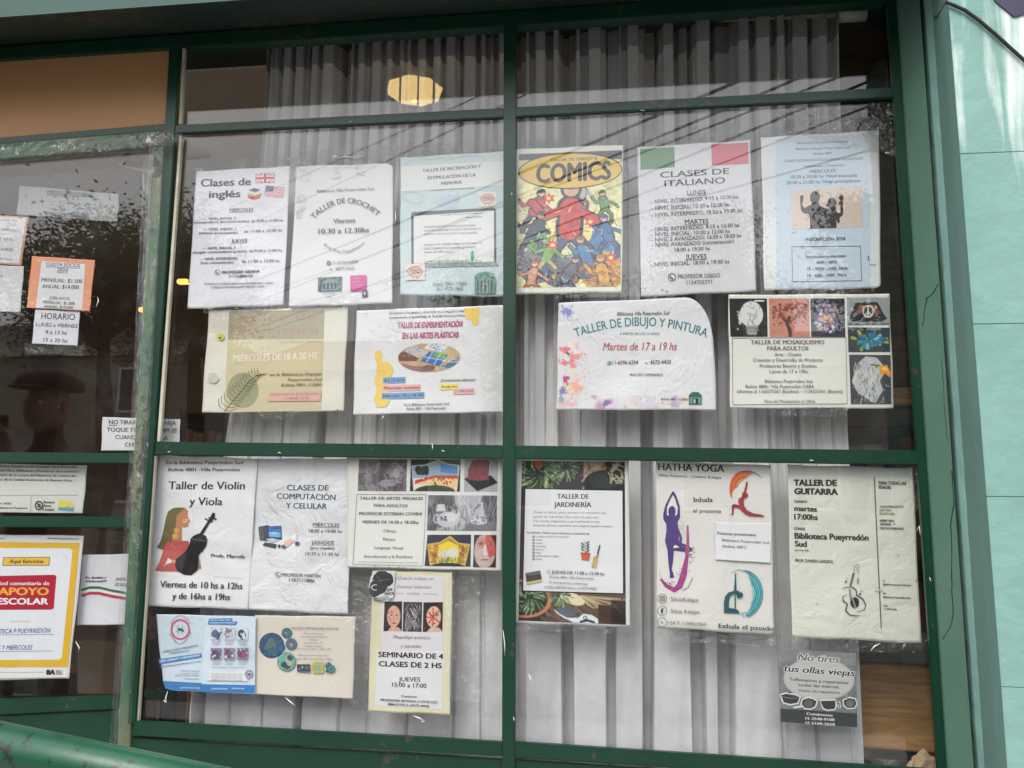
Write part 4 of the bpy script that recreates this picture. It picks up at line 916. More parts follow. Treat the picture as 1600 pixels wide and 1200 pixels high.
p = Paper('poster', 'crumpled computer and mobile phone classes poster with a desktop computer picture', 'poster', [(808, 72), (1470, 75), (1438, 1158), (747, 1120)], 4.444, (220, 700), (226, 227, 230), back=.003, seed=22, crumple=1.3)
T = p.T; b = (66, 76, 104); g = (82, 84, 94)
T('CLASES DE', 1014, 294, 1304, 296, 38, b, .02); T('COMPUTACIÓN', 944, 352, 1352, 362, 38, b, .02); T('Y CELULAR', 1006, 418, 1292, 424, 38, b, .02)
T('MIÉRCOLES', 1194, 544, 1378, 550, 25, b, .014, ul=True); T('18:00 a 19:00 hs', 1166, 586, 1396, 590, 23, g, .01); T('SÁBADOS', 1186, 668, 1340, 670, 25, b, .014, ul=True); T('(por medio)', 1176, 704, 1344, 706, 22, g, .01); T('10:30 a 11:30 hs', 1142, 746, 1376, 750, 23, g, .01)
p.phone(954, 880, 19, g); T('PROFESOR MARTÍN:', 982, 892, 1252, 900, 23, g, .014); T('1167115886', 1030, 926, 1206, 932, 23, g, .014)
p.poly([(815, 548), (880, 535), (905, 545), (905, 650), (826, 640)], (60, 66, 78)); p.poly([(880, 545), (975, 540), (980, 636), (884, 628)], (40, 56, 76))
f = Cv(40, 32, (50, 110, 190), 3); f.m(f.Y > .5 + .1 * np.sin(f.X * 8), (90, 170, 220)); f.strokes(10, (190, 225, 245), .4, .03, 0, 1, .3, .8, (-.5, .5)); f.no(8, 18)
p.photo([(886, 548), (970, 545), (974, 622), (890, 616)], f, name='printed_screen'); p.poly([(820, 556), (850, 552), (856, 632), (832, 634)], (96, 102, 116))
for i in range(4): p.rect(822, 562 + i * 14, 850, 567 + i * 14, (40, 44, 54))
p.poly([(870, 632), (915, 625), (960, 640), (900, 660)], (190, 196, 206)); p.poly([(860, 655), (945, 668), (935, 698), (845, 676)], (56, 60, 72)); p.disc(962, 682, 10, 13, (56, 60, 72), 12)
p.poly([(1045, 585), (1086, 590), (1080, 650), (1040, 640)], (214, 216, 224)); p.poly([(1050, 592), (1080, 596), (1074, 640), (1046, 634)], (234, 236, 240)); p.poly([(1000, 645), (1050, 630), (1060, 650), (1010, 690), (985, 680)], (226, 178, 164)); p.poly([(1076, 640), (1090, 650), (1088, 672), (1070, 660)], (226, 178, 164)); p.disc(992, 686, 17, 13, (70, 90, 130), 12, .5); p.disc(1086, 664, 17, 15, (70, 80, 110), 12)
p.done()

p = Paper('poster', 'visual arts workshop sheet for adults with photos of sculptures and painted panels', 'poster', [(15, 66), (1475, 90), (1462, 1155), (15, 1118)], 6.0, (540, 700), (226, 227, 222), back=-.0025, seed=23, crumple=.1, amp=.0015)
T = p.T
f = Cv(78, 52, (112, 106, 112), 31); f.no(12, 26); f.ell(.78, .45, .14, .3, (140, 134, 140), 1, .3); f.ell(.78, .45, .07, .16, (162, 156, 162)); f.ell(.2, .55, .07, .35, (136, 130, 134)); f.ell(.45, .55, .16, .15, (92, 86, 92)); f.ell(.6, .75, .16, .12, (150, 144, 150))
f.strokes(80, [(170, 164, 168), (76, 70, 76), (58, 54, 60)], .1, .014); f.m(f.Y < .12, (80, 76, 84), .6); p.photo([(126, 106), (578, 108), (568, 406), (112, 402)], f)
f = Cv(80, 52, (54, 56, 58), 32); f.poly([(.02, .2), (.3, .16), (.55, .02), (.75, .14), (.98, .18), (.93, 1), (.86, 1), (.6, .84), (.3, .82), (.08, 1)], (226, 220, 210)); f.poly([(.04, .22), (.3, .18), (.55, .05), (.76, .17), (.95, .2), (.94, .5), (.04, .6)], (150, 170, 186)); f.poly([(.6, .12), (.94, .22), (.94, .46), (.6, .4)], (76, 140, 196)); f.spl(12, [(60, 62, 52), (44, 50, 44)], .04, .07, .14, .5, .2, .42)
f.poly([(.1, .66), (.5, .5), (.95, .5), (.94, .62), (.5, .6), (.1, .78)], (196, 60, 50)); f.poly([(.1, .76), (.5, .58), (.94, .6), (.9, .96), (.6, .8), (.3, .78)], (234, 196, 140)); f.spl(30, [(206, 60, 50), (60, 90, 60), (240, 210, 120), (60, 60, 70)], .01, .025, .2, .9, .58, .8); f.ell(.5, 1.0, .4, .2, (52, 70, 48))
p.photo([(612, 108), (1078, 108), (1072, 408), (602, 404)], f)
f = Cv(56, 52, (168, 170, 174), 33); f.no(5, 8); f.poly([(0, .6), (.4, .98), (1, .72), (.8, .5), (.1, .56)], (30, 30, 34)); f.poly([(.1, .62), (.12, .3), (.24, .04), (.66, .0), (.74, .08), (.72, .62), (.4, .66)], (132, 66, 70)); f.no(16, 10, f.pin([(.1, .62), (.12, .3), (.24, .04), (.66, .0), (.74, .08), (.72, .62)])); f.m((f.X > .3) & (f.X < .36) & (f.Y < .6) & (f.Y > .08), (110, 52, 58), .5)
p.photo([(1116, 108), (1428, 110), (1424, 410), (1110, 408)], f)
f = Cv(110, 58, (100, 98, 104), 34); f.poly([(.36, 0), (.8, 0), (.7, .6), (.5, .98), (.1, 1), (.2, .9), (.45, .5)], (176, 176, 182)); f.strokes(40, [(206, 206, 210), (120, 120, 126)], .25, .012, .35, .75, 0, .8, (1.2, 2.0)); f.strokes(60, [(70, 68, 74), (140, 138, 144)], .2, .012, 0, .35, 0, .9, (1.3, 1.9)); f.strokes(60, [(70, 68, 74), (150, 148, 154)], .2, .012, .78, 1, 0, .9, (1.3, 1.9))
f.ell(.3, .68, .16, .22, (196, 196, 202)); f.ell(.33, .62, .1, .12, (214, 214, 218)); f.ell(.14, .66, .05, .14, (190, 190, 196), ring=.35); f.poly([(.14, .26), (.24, .26), (.27, .46), (.12, .46)], (206, 206, 210)); f.ln([(.4, .55), (.46, .52), (.44, .6)], .025, (206, 206, 210)); f.spl(8, (90, 90, 96), .01, .02, .2, .3, .6, .7)
f.poly([(.5, 1), (.58, .8), (.7, .7), (1, .74), (1, 1)], (120, 120, 126)); f.ell(.74, .72, .12, .1, (210, 210, 214)); f.poly([(.73, .56), (.76, .28), (.8, .28), (.82, .56), (.86, .6), (.7, .6)], (196, 196, 200)); f.ell(.78, .24, .025, .05, (196, 196, 200)); f.strokes(14, (100, 100, 104), .04, .01, .64, .84, .66, .78)
p.photo([(776, 442), (1420, 446), (1414, 778), (762, 774)], f)
f = Cv(74, 52, (52, 52, 76), 35); f.poly([(.02, .3), (.3, .24), (.52, .04), (.72, .26), (.98, .3), (.88, .98), (.7, .88), (.3, .88), (.12, .98)], (216, 190, 90)); f.poly([(.05, .34), (.32, .28), (.52, .1), (.7, .3), (.95, .34), (.86, .9), (.14, .9)], (176, 130, 60)); f.spl(50, [(206, 140, 50), (150, 96, 60), (226, 190, 80)], .02, .04, .1, .9, .3, .8); f.poly([(.28, .34), (.48, .2), (.72, .34), (.76, .9), (.26, .9)], (236, 206, 70)); f.ell(.4, .62, .1, .14, (206, 206, 190)); f.ell(.6, .58, .12, .16, (216, 216, 200)); f.strokes(40, (110, 120, 80), .1, .012, .26, .76, .68, .85, (1.4, 1.8)); f.ell(.5, 1.0, .36, .12, (44, 46, 50))
p.photo([(768, 814), (1176, 812), (1170, 1112), (740, 1106)], f)
f = Cv(40, 52, (66, 52, 50), 36); f.ell(.5, .5, .46, .52, (196, 176, 172)); f.poly([(.5, 0), (1, 0), (1, .6), (.7, .7), (.6, .5), (.55, .3)], (196, 84, 76), .9); f.ell(.34, .25, .2, .16, (206, 130, 118), .8); f.ell(.32, .27, .1, .05, (120, 90, 90)); f.ell(.64, .28, .1, .06, (150, 60, 60)); f.ell(.64, .28, .05, .03, (220, 180, 170)); f.poly([(.46, .3), (.56, .3), (.62, .62), (.42, .62)], (216, 200, 196)); f.ln([(.38, .76), (.62, .76)], .05, (130, 80, 80)); f.no(14, 12); f.m(f.edist(.5, .5, .47, .54) > 1, (66, 52, 50))
p.photo([(1204, 814), (1414, 816), (1408, 1120), (1194, 1118)], f)
for a, c in (((106, 434), (756, 438)), ((756, 438), (724, 1106)), ((724, 1106), (68, 1090)), ((68, 1090), (106, 434))): p.line([a, c], 4, (120, 122, 116))
g = (84, 86, 84)
for t, x0, x1, y, h, bd in (('TALLER DE ARTES VISUALES', 132, 726, 482, 26, .02), ('PARA ADULTOS', 262, 582, 550, 26, .02), ('PROFESOR ESTEBAN COVINI', 122, 716, 628, 28, .02), ('VIERNES DE 16:30 a 18:30hs', 150, 684, 706, 28, .02), ('Dibujo', 358, 476, 788, 26, 0), ('Pintura', 348, 466, 866, 26, 0), ('Lenguaje Visual', 268, 540, 946, 26, 0), ('Introducción a la Escultura', 172, 626, 1028, 26, 0)):
    T(t, x0, y, x1, y + 4, h, g, bd, True)
T('* Se sugieren conocimientos básicos, aptitudes de trabajo con herramientas', 112, 1070, 682, 1082, 9, g)
for x, y in ((278, 1104), (410, 1116), (500, 1116), (540, 1120)): p.line([(x - 6, y), (x + 7, y + 5)], 6, (60, 60, 60))
p.done()

p = Paper('poster', 'narrow pale yellow seminar poster for face painting with three portrait photos', 'poster', [(105, 56), (705, 66), (685, 1138), (72, 1115)], 4.8, (560, 880), (228, 222, 190), back=.003, seed=24, crumple=.5)
T = p.T; k = (46, 44, 48); g = (110, 108, 116)
p.poly([(170, 90), (642, 98), (628, 660), (170, 655)], (222, 218, 224)); p.poly([(140, 650), (640, 660), (628, 1098), (120, 1070)], (226, 226, 226))
T('¿Quieres trabajar en', 280, 122, 560, 128, 24, g, 0, it=.35); T('Eventos infantiles?', 290, 188, 546, 192, 24, g, 0, it=.35); T('CURSO', 366, 236, 458, 238, 16, g, .006); p.line([(284, 226), (340, 228)], 3, g); p.line([(484, 230), (592, 232)], 3, g)
def face(bg, skin, hair, seed, marks):
    f = Cv(38, 58, bg, seed); f.ell(.5, .42, .5, .5, hair); f.ell(.54, .5, .36, .36, skin); f.ell(.42, .46, .06, .02, (60, 40, 40)); f.ell(.7, .46, .06, .02, (60, 40, 40)); f.ln([(.56, .46), (.52, .6), (.6, .62)], .025, tuple(v * .75 for v in skin)); f.ell(.56, .72, .1, .03, (170, 80, 80)); f.poly([(.2, 1), (.4, .85), (.8, .85), (1, 1)], skin)
    for c, pts, wd in marks: f.ln(pts, wd, c)
    f.no(10, 10); return f
p.photo([(196, 290), (328, 286), (326, 510), (188, 510)], face((50, 40, 40), (214, 170, 148), (58, 44, 42), 41, [((206, 70, 70), [(.24, .4), (.36, .34), (.5, .38)], .05), ((226, 100, 100), [(.26, .5), (.34, .6)], .06)]))
f = Cv(38, 58, (66, 66, 70), 42); f.strokes(40, [(150, 150, 150), (30, 30, 32), (196, 190, 190)], .5, .03, .1, .9, .0, .8, (.8, 2.2)); f.ell(.3, .75, .2, .2, (150, 130, 130), .7); p.photo([(338, 290), (478, 292), (474, 515), (332, 512)], f)
p.photo([(488, 294), (634, 292), (630, 512), (482, 516)], face((60, 44, 40), (220, 184, 160), (50, 34, 30), 43, [((190, 40, 44), [(.3, .34), (.5, .5), (.8, .3)], .06), ((190, 40, 44), [(.3, .7), (.5, .5), (.85, .7)], .06), ((200, 50, 50), [(.5, .2), (.52, .5), (.5, .8)], .05), ((190, 40, 44), [(.2, .5), (.4, .52)], .05), ((60, 30, 30), [(.6, .36), (.8, .44)], .03)]))
T('Maquillaje artístico', 258, 566, 536, 572, 26, g, 0, it=.35); T('y paradas', 316, 632, 466, 634, 24, g, 0, it=.35)
T('SEMINARIO DE 4', 148, 702, 636, 718, 38, k, .035); T('CLASES DE 2 HS', 152, 772, 626, 788, 38, k, .035); T('JUEVES', 302, 886, 464, 888, 32, k, .014); T('15:00 a 17:00', 252, 926, 510, 936, 32, k, .014)
T('Contacto', 320, 1006, 438, 1010, 18, k, .012); T('PROFESORA BETIANA (1159101227)', 166, 1034, 592, 1054, 18, k, .02); T('BIBLIOTECA (4572-4450)', 222, 1066, 530, 1082, 18, k, .02)
p.done()
p = Paper('sticker', 'torn white sticker with dark round emblem on the corner of the seminar poster', 'sticker', [(96, 60), (278, 58), (262, 300), (66, 262)], 4.8, (560, 880), (220, 220, 220), back=-.0003, seed=25, crumple=.3, amp=.001, round_=[(0, 0, .3, .3), (1, 1, .4, .3), (0, 1, .4, .3)], group=None)
d = (58, 60, 62); T = p.T
p.disc(188, 118, 78, 58, d, 26, .2, .06, 3); p.disc(118, 196, 42, 52, d, 22, .3, .06, 4); p.poly([(80, 200), (90, 150), (150, 90), (230, 150), (200, 215), (120, 258), (90, 246)], d); p.ring(125, 182, 24, 20, 7, (190, 190, 190), 60, 300); p.line([(130, 90), (170, 130), (240, 120)], 5, (110, 112, 114)); p.line([(100, 120), (170, 140)], 5, (100, 102, 104))
T('104', 212, 212, 254, 206, 22, K, .02); T('AÑOS', 192, 240, 268, 236, 22, K, .03); T('BIBLIOTECA', 116, 272, 226, 258, 12, K, .02); T('PUEYRREDON', 118, 288, 250, 272, 12, K, .02)
p.done()

p = Paper('leaflet', 'open blue and white leaflet about mosquitoes, curling below the violin poster', 'leaflet', [(65, 45), (797, 62), (790, 632), (122, 606)], 4.706, (230, 950), (206, 222, 234), back=-.001, seed=26, crumple=.6, round_=[(0, 1, .16, .12)])
T = p.T; b = (64, 130, 190)
p.poly([(430, 62), (797, 62), (792, 632), (400, 618)], (214, 226, 238))
p.poly([(112, 535), (402, 552), (396, 614), (180, 606), (134, 590)], b); p.poly([(402, 560), (792, 566), (790, 630), (398, 618)], (58, 128, 194))
p.ring(243, 158, 65, 70, 14, (206, 84, 116)); T('SACÁ TODOS LOS MOSQUITOS', 178, 118, 312, 120, 11, (190, 90, 120), .01, mid=(244, 62)); T('NO TIENEN QUE ENTRAR ACÁ', 162, 190, 326, 180, 10, (120, 80, 130), .01, mid=(244, 268))
p.disc(243, 158, 20, 9, (70, 80, 90), 14, .3); p.disc(262, 168, 8, 7, (60, 70, 80), 10)
for a in (-150, -120, -60, -25, 30, 60, 120, 150): p.line([(243, 158), (243 + 24 * math.cos(R(a)), 158 + 14 * math.sin(R(a))), (243 + 34 * math.cos(R(a)), 158 + 40 * math.sin(R(a)))], 2.5, (80, 90, 100))
T('¿SABÍAS QUE EL MOSQUITO', 108, 332, 368, 284, 16, (86, 110, 140), .006); T('TRANSMISOR DE', 158, 344, 306, 320, 14, (86, 110, 140), .006)
p.poly([(84, 376), (396, 332), (400, 362), (92, 414)], b); T('ZIKA, DENGUE Y CHIKUNGUNYA', 96, 400, 388, 354, 16, (226, 234, 244), .03); T('PUEDE VIVIR EN LOS RECIPIENTES DE TU CASA?', 92, 442, 396, 398, 13, (86, 110, 140), .01)
for i, (t, x0) in enumerate((('Eliminá los recipientes', 250), ('en los que se acumula', 240), ('AGUA EN TU HOGAR. Y EVITALO.', 200), ('Es Buenos Aires.', 272))): T(t, x0, 466 + i * 17 + (8 if i == 3 else 0), 382, 468 + i * 17 + (8 if i == 3 else 0), 9, (100, 116, 140), .004 + .012 * (i > 1))
T('BUENOS AIRES CIUDAD', 262, 590, 386, 594, 10, (226, 236, 246), .01); p.disc(250, 588, 5, 5, (226, 236, 246), 8)
p.poly([(456, 78), (628, 76), (620, 98), (664, 100), (652, 124), (444, 120)], b); T('CON ESTO AHORRÁS Y EVITÁS', 462, 94, 614, 94, 10, (226, 236, 246), .02); T('CRIADEROS DE MOSQUITOS', 456, 114, 646, 114, 10, (226, 236, 246), .02)
f0 = [((100, 116, 150), (70, 90, 130)), ((150, 130, 140), (200, 190, 196)), ((60, 70, 90), (214, 226, 238)), ((96, 80, 110), (110, 90, 120)), ((140, 90, 110), (110, 110, 140)), ((120, 80, 110), (160, 90, 120))]
for i in range(6):
    x = 466 + (i % 3) * 97; y = 146 + (i // 3) * 148; f = Cv(28, 28, (212, 222, 234) if i < 3 else (150, 140, 170), 50 + i); a, c = f0[i]
    f.ell(.4, .5, .3, .34, a); f.ell(.66, .62, .22, .26, c); f.spl(10, [a, c, (220, 225, 230)], .04, .12); f.strokes(8, (50, 50, 70), .3, .04); p.photo([(x, y), (x + 82, y), (x + 81, y + 86), (x - 1, y + 86)], f)
    for j in range(3): T(('Tapá los tanques', 'y recipientes', 'con agua')[j], x + 6 + j * 3, y + 100 + j * 12, x + 78 - j * 6, y + 100 + j * 12, 7, (100, 110, 140))
T('Eliminar los recipientes que acumulan agua y evitar el dengue', 476, 438, 726, 440, 7, (100, 110, 140))
p.poly([(460, 466), (724, 468), (740, 540), (440, 532)], (228, 232, 236))
for i in range(4): T('Usá repelente, renovalo cada tres horas y colocá', 474, 486 + i * 15, 700, 490 + i * 15, 8, (90, 100, 120), .01)
p.ring(748, 488, 26, 28, 6, (130, 80, 120)); p.disc(748, 488, 14, 7, (80, 70, 100), 12, -.4); p.line([(730, 470), (766, 506)], 4, (130, 80, 120)); T('| BUENOS AIRES CIUDAD', 472, 598, 590, 600, 11, (226, 236, 246), .02); T('BA BUENOS AIRES', 622, 596, 716, 598, 10, (226, 236, 246), .02)
p.done()

p = Paper('notice', 'cream sheet with blue and green patterned discs, painting workshop for adults', 'notice', [(790, 55), (1532, 62), (1512, 668), (745, 634)], 4.706, (230, 950), (226, 218, 206), back=.005, seed=27, crumple=.2)
T = p.T; g = (110, 104, 98)
def mandala(x, y, r, base, cols, sd):
    p.disc(x, y, r, r * 1.02, tuple(int(v * .6) for v in base), 36); p.disc(x, y, r * .95, r * .97, base, 36); rr = random.Random(sd)
    for i in range(int(r / 9) + 1):
        a, d = rr.uniform(0, 6.28), rr.uniform(0, .6) * r; q = r * rr.uniform(.18, .34); cx, cy = x + d * math.cos(a), y + d * math.sin(a); c = rr.choice(cols)
        p.disc(cx, cy, q, q, tuple(int(v * .6) for v in c), 20)
        for m in range(3): p.ring(cx, cy, q * (.85 - m * .28), q * (.85 - m * .28), q * .12, c, n=16)
    for i in range(14): a = i * .449; p.disc(x + r * .82 * math.cos(a), y + r * .82 * math.sin(a), r * .05, r * .05, cols[i % len(cols)], 7)
p.inc = .35
mandala(915, 276, 92, (54, 84, 124), [(80, 130, 160), (90, 160, 150), (60, 100, 170), (110, 150, 140)], 1); mandala(980, 290, 34, (54, 90, 130), [(80, 140, 180)], 8); mandala(1026, 185, 38, (70, 110, 124), [(150, 190, 186), (100, 150, 160)], 2); mandala(1060, 266, 42, (70, 110, 140), [(206, 140, 120), (226, 180, 140)], 3); mandala(1024, 394, 68, (116, 178, 160), [(206, 216, 180), (60, 110, 110), (226, 226, 206)], 4)
T('TALLER DE PINTURA PARA ADULTOS', 1056, 154, 1406, 160, 15, (112, 104, 100), .014, True)
for t, x0, x1, y in (('Pintura decorativa', 1154, 1296, 192), ('dot painting (puntillismo)', 1128, 1328, 216), ('Murales', 1194, 1250, 238), ('Lunes de 15 a 17', 1152, 1288, 260), ('Profesora: Beatriz', 1150, 1288, 284), ('Informes por WA: 11 3433 3761', 1098, 1350, 306), ('Biblioteca Pueyrredón Sud', 1110, 1326, 352), ('Bolivia 4801, Vil. Pueyrredón, CABA', 1096, 1356, 380)): T(t, x0, y, x1, y + 3, 12, g, .003)
f = Cv(40, 26, (62, 58, 60), 6); f.m(f.Y > .8, (50, 110, 150)); f.spl(26, [(150, 90, 80), (90, 120, 120), (206, 190, 150)], .02, .06, .05, .95, .2, .7); p.photo([(1102, 414), (1198, 414), (1198, 472), (1102, 470)], f)
f = Cv(34, 34, (206, 190, 90), 7); f.ell(.5, .5, .36, .36, (90, 150, 130)); f.ell(.5, .5, .28, .28, (220, 206, 120)); f.ell(.5, .5, .2, .2, (80, 150, 176)); f.ell(.5, .5, .08, .08, (240, 240, 200)); f.spl(30, (110, 160, 90), .02, .04); p.photo([(1214, 396), (1294, 396), (1294, 478), (1214, 478)], f)
p.disc(1332, 424, 24, 24, (50, 100, 110), 18); p.disc(1352, 448, 30, 30, (50, 110, 116), 20); p.poly([(1306, 472), (1320, 446), (1362, 474)], (70, 100, 90)); p.ring(1352, 448, 16, 16, 5, (120, 180, 170)); p.disc(1322, 412, 10, 10, (90, 150, 150), 10); p.disc(1352, 576, 4, 3, (110, 100, 90), 8)
p.done()

p = Paper('poster', 'gardening workshop poster, white text panel over a photo of potted plants and shears', 'poster', [(28, 65), (730, 75), (740, 1120), (20, 1095)], 4.0, (800, 700), (226, 226, 226), seed=28, crumple=.3)
T = p.T
f = Cv(150, 222, (52, 46, 44), 61); f.no(8, 8)
def leaves(cx, cy, rx, ry, n, cols, L=.06):
    for _ in range(n):
        a = f.r.uniform(0, 6.28); d = math.sqrt(f.r.rand()); x, y = cx + rx * d * math.cos(a), cy + ry * d * math.sin(a)
        f.ln([(x, y), (x + L * math.cos(a + .6), y + L * math.sin(a + .6) / f.asp)], .008, cols[f.r.randint(len(cols))])
gr = [(96, 126, 88), (140, 166, 124), (66, 96, 64), (176, 196, 160), (50, 76, 50)]
f.ell(.46, .02, .2, .2, (60, 56, 56)); f.ell(.44, .05, .21, .2, (196, 130, 104), ring=.08); f.m((f.X > .6) & (f.X < .8) & (f.Y < .17), (176, 152, 128)); f.strokes(60, [(206, 186, 160), (130, 104, 84)], .06, .01, .6, .8, 0, .15); f.ell(.8, .14, .2, .085, (38, 42, 46)); f.ell(.8, .12, .16, .05, (52, 58, 62)); f.m((f.X > .82) & (f.Y < .1), (44, 36, 34)); f.strokes(26, (190, 186, 160), .09, .01, .86, 1, 0, .14)
leaves(.16, .07, .2, .1, 240, gr); leaves(.4, .04, .12, .06, 120, gr); f.poly([(.12, 0), (.2, 0), (.19, .04), (.13, .04)], (214, 96, 62))
f.m((f.X > .25) & (f.Y > .8), (98, 80, 68)); f.strokes(60, [(130, 108, 90), (76, 60, 50)], .1, .008, .2, .6, .85, 1, (.3, 1.0)); f.ell(.06, .86, .25, .12, (200, 128, 100)); f.ell(.05, .86, .22, .105, (48, 44, 40)); leaves(.08, .86, .13, .07, 170, gr); f.ell(.5, .85, .12, .035, (226, 214, 180), 1, .3); leaves(.38, .84, .08, .03, 60, gr)
for _ in range(16): x = f.r.uniform(.6, .95); f.ln([(.58, .83), (x, .85 + f.r.uniform(-.02, .05)), (x + .06, .87 + f.r.uniform(-.03, .1))], .012, [(206, 190, 160), (176, 156, 124)][f.r.randint(2)])
f.m((f.X > .74) & (f.X < .86) & (f.Y > .88), (76, 54, 44)); f.m((f.X > .86) & (f.Y > .85), (30, 26, 26), .7)
f.poly([(.35, .915), (.42, .905), (.56, .925), (.52, .955), (.46, .965), (.38, .945)], (96, 108, 122)); f.poly([(.33, .915), (.38, .945), (.46, .97), (.56, .965), (.6, .94), (.68, .945), (.74, .97), (.74, .995), (.68, 1), (.52, .998), (.42, .97), (.35, .94)], (226, 230, 234)); f.ell(.62, .965, .02, .012, (70, 120, 100), ring=.5); f.ln([(.58, .99), (.64, .98), (.7, .99)], .02, (40, 40, 44))
p.photo([(62, 80), (704, 86), (712, 1105), (40, 1078)], f)
p.poly([(78, 250), (696, 262), (702, 916), (62, 898)], (40, 38, 38)); p.poly([(84, 256), (690, 268), (694, 908), (70, 890)], (228, 229, 232))
T('TALLER DE', 282, 316, 480, 318, 30, K, .03); T('JARDINERÍA', 262, 368, 496, 370, 30, K, .03); g = (104, 106, 112)
for i, (t, x1) in enumerate((('¿Tenés un balcón, patio, terraza o un rinconcito que', 588), ('querés ver más lindo? ¡Este curso es para vos!', 538), ('Con mucha imaginación y aprovechando lo que', 548), ('tenemos vamos a aprender para alegrar nuestro espacio', 628))): T(t, 132, 408 + i * 27, x1, 412 + i * 28, 14, g, .004)
T('ALGUNOS TEMAS QUE VAMOS A COMPARTIR:', 90, 534, 486, 544, 11, (70, 70, 76), .02, it=.1)
for i, (t, x1) in enumerate((('Cuidado de plantas ornamentales', 356), ('Diseño', 190), ('Huerta', 190), ('Suculentas', 214), ('Labores', 196), ('Poda', 178), ('Enfermedades y plagas', 290), ('Suelos', 188))): T(t, 150, 558 + i * 20, x1, 560 + i * 20, 10, g, .004); p.line([(130, 552 + i * 20), (134, 560 + i * 20), (142, 548 + i * 20)], 3, (60, 60, 66)); p.ring(134, 554 + i * 20, 7, 6, 2, (90, 90, 96), n=8)
p.poly([(430, 654), (488, 660), (482, 704), (436, 698)], (206, 98, 66)); p.poly([(428, 652), (490, 658), (489, 668), (429, 662)], (186, 80, 52)); p.line([(458, 655), (456, 580)], 2.5, (60, 70, 66)); 
for i in range(7): sd_ = -1 if i % 2 else 1; y = 590 + i * 9; p.disc(457 + sd_ * 16, y, 14, 4, (66, 84, 76), 10, -sd_ * .7)
p.poly([(530, 660), (545, 606), (553, 606), (540, 664)], (70, 84, 96)); p.poly([(510, 678), (540, 684), (524, 750), (496, 744)], (206, 176, 120)); p.line([(516, 684), (504, 744)], 3, (150, 120, 76)); p.line([(526, 686), (540, 660)], 7, (130, 110, 80))
p.poly([(84, 782), (176, 766), (188, 832), (92, 852)], (70, 62, 54)); p.poly([(90, 838), (186, 820), (188, 834), (92, 853)], (206, 186, 130))
for i in range(4): p.ring(104 + i * 22, 796 - i * 3, 8, 12, 3, (150, 150, 140), 180, 360, 8)
p.ring(231, 774, 9, 10, 2.5, K, 30, 330); T('JUEVES DE 11:00 a 12:30 hs', 248, 784, 576, 796, 19, (62, 62, 68), .014); T('Bolivia 4801, Villa Pueyrredón', 236, 812, 510, 822, 14, g, .006); p.phone(240, 838, 8, g); T('Inscripciones e informes:', 258, 846, 476, 856, 14, g, .006); T('1158212687(Emilia) o al 4572-4450', 204, 876, 528, 886, 15, g, .006)
p.done()

p = Paper('poster', 'hatha yoga poster with purple, red and teal figures and painted crescents', 'poster', [(62, 42), (805, 72), (825, 1168), (70, 1120)], 4.136, (1010, 710), (226, 224, 218), seed=29, crumple=.45, round_=[(1, 1, .03, .04)])
T = p.T; k = (44, 42, 50)
T('HATHA YOGA', 76, 102, 504, 114, 46, k, .03); T('Silvia Romero - Centro Kalapa', 80, 142, 484, 158, 17, (90, 88, 96), .02); T('Inhala', 302, 308, 430, 308, 30, k, .02, True); T('el presente', 302, 376, 484, 380, 26, (74, 72, 80), .01)
rr = random.Random(9)
pu = (76, 50, 120)
p.poly([(168, 240), (178, 240), (195, 272), (216, 336), (218, 400), (212, 424), (206, 424), (202, 440), (206, 470), (232, 540), (228, 570), (296, 606), (300, 618), (284, 630), (250, 630), (178, 622), (172, 700), (164, 740), (180, 790), (172, 800), (150, 798), (152, 780), (142, 700), (136, 620), (120, 560), (130, 490), (128, 450), (110, 420), (108, 386), (122, 330), (150, 272)], pu)
p.poly([(172, 262), (186, 290), (203, 346), (200, 384), (186, 400), (183, 344), (170, 332), (146, 346), (144, 398), (132, 390), (134, 340), (156, 290)], (226, 224, 218)); p.disc(165, 368, 24, 34, pu, 20); p.poly([(172, 600), (186, 584), (214, 600), (180, 606)], (226, 224, 218))
p.line([(266, 458), (268, 560), (262, 660), (240, 780), (215, 850), (180, 876), (130, 850), (92, 806)], 34, (168, 62, 140), lambda t: .35 + .9 * math.sin(math.pi * min(1, t * 1.05)) ** .8 * (1 if t > .3 else .4)); p.line([(266, 458), (264, 560), (258, 650)], 12, (176, 84, 110), lambda t: .4 + t)
p.inc = .1
for i in range(80): t = rr.random(); x = 290 - 150 * t ** 2 + rr.uniform(-26, 30); y = 600 + 260 * t + rr.uniform(-20, 20); p.disc(x, y, rr.uniform(1.5, 5), rr.uniform(1.5, 6), rr.choice([(168, 62, 140), (110, 80, 130), (206, 130, 110), (60, 50, 80)]), 7)
for i in range(50): p.disc(rr.uniform(205, 250), rr.uniform(400, 600), rr.uniform(1.5, 4), rr.uniform(1.5, 4), (190, 184, 186), 6)
p.inc = 1; p.line([(230, 880), (270, 860), (300, 796)], 4, (150, 80, 110)); p.line([(92, 720), (84, 770), (110, 820), (130, 842)], 4, (90, 80, 96), lambda t: t)
def crescent(cx, cy, r, a0, a1, cols, wd, n=8):
    for i in range(n):
        q = r - i * wd * .55; c = cols[i % len(cols)]; b0 = a0 + rr.uniform(0, 14) + i * 5; b1 = a1 - rr.uniform(0, 14) - i * 5
        p.ring(cx, cy, q * .82, q, wd, c, b0, b1, 26, lambda t: .25 + math.sin(math.pi * t) * .9)
crescent(640, 230, 120, 150, 310, [(210, 82, 50), (226, 120, 60), (190, 60, 50), (232, 150, 90)], 12); p.ring(645, 232, 130, 124, 7, (110, 50, 50), 240, 322, 20, lambda t: .3 + t * .7 if t < .8 else 1.5 * (1 - t) + .2)
rd = (150, 36, 48)
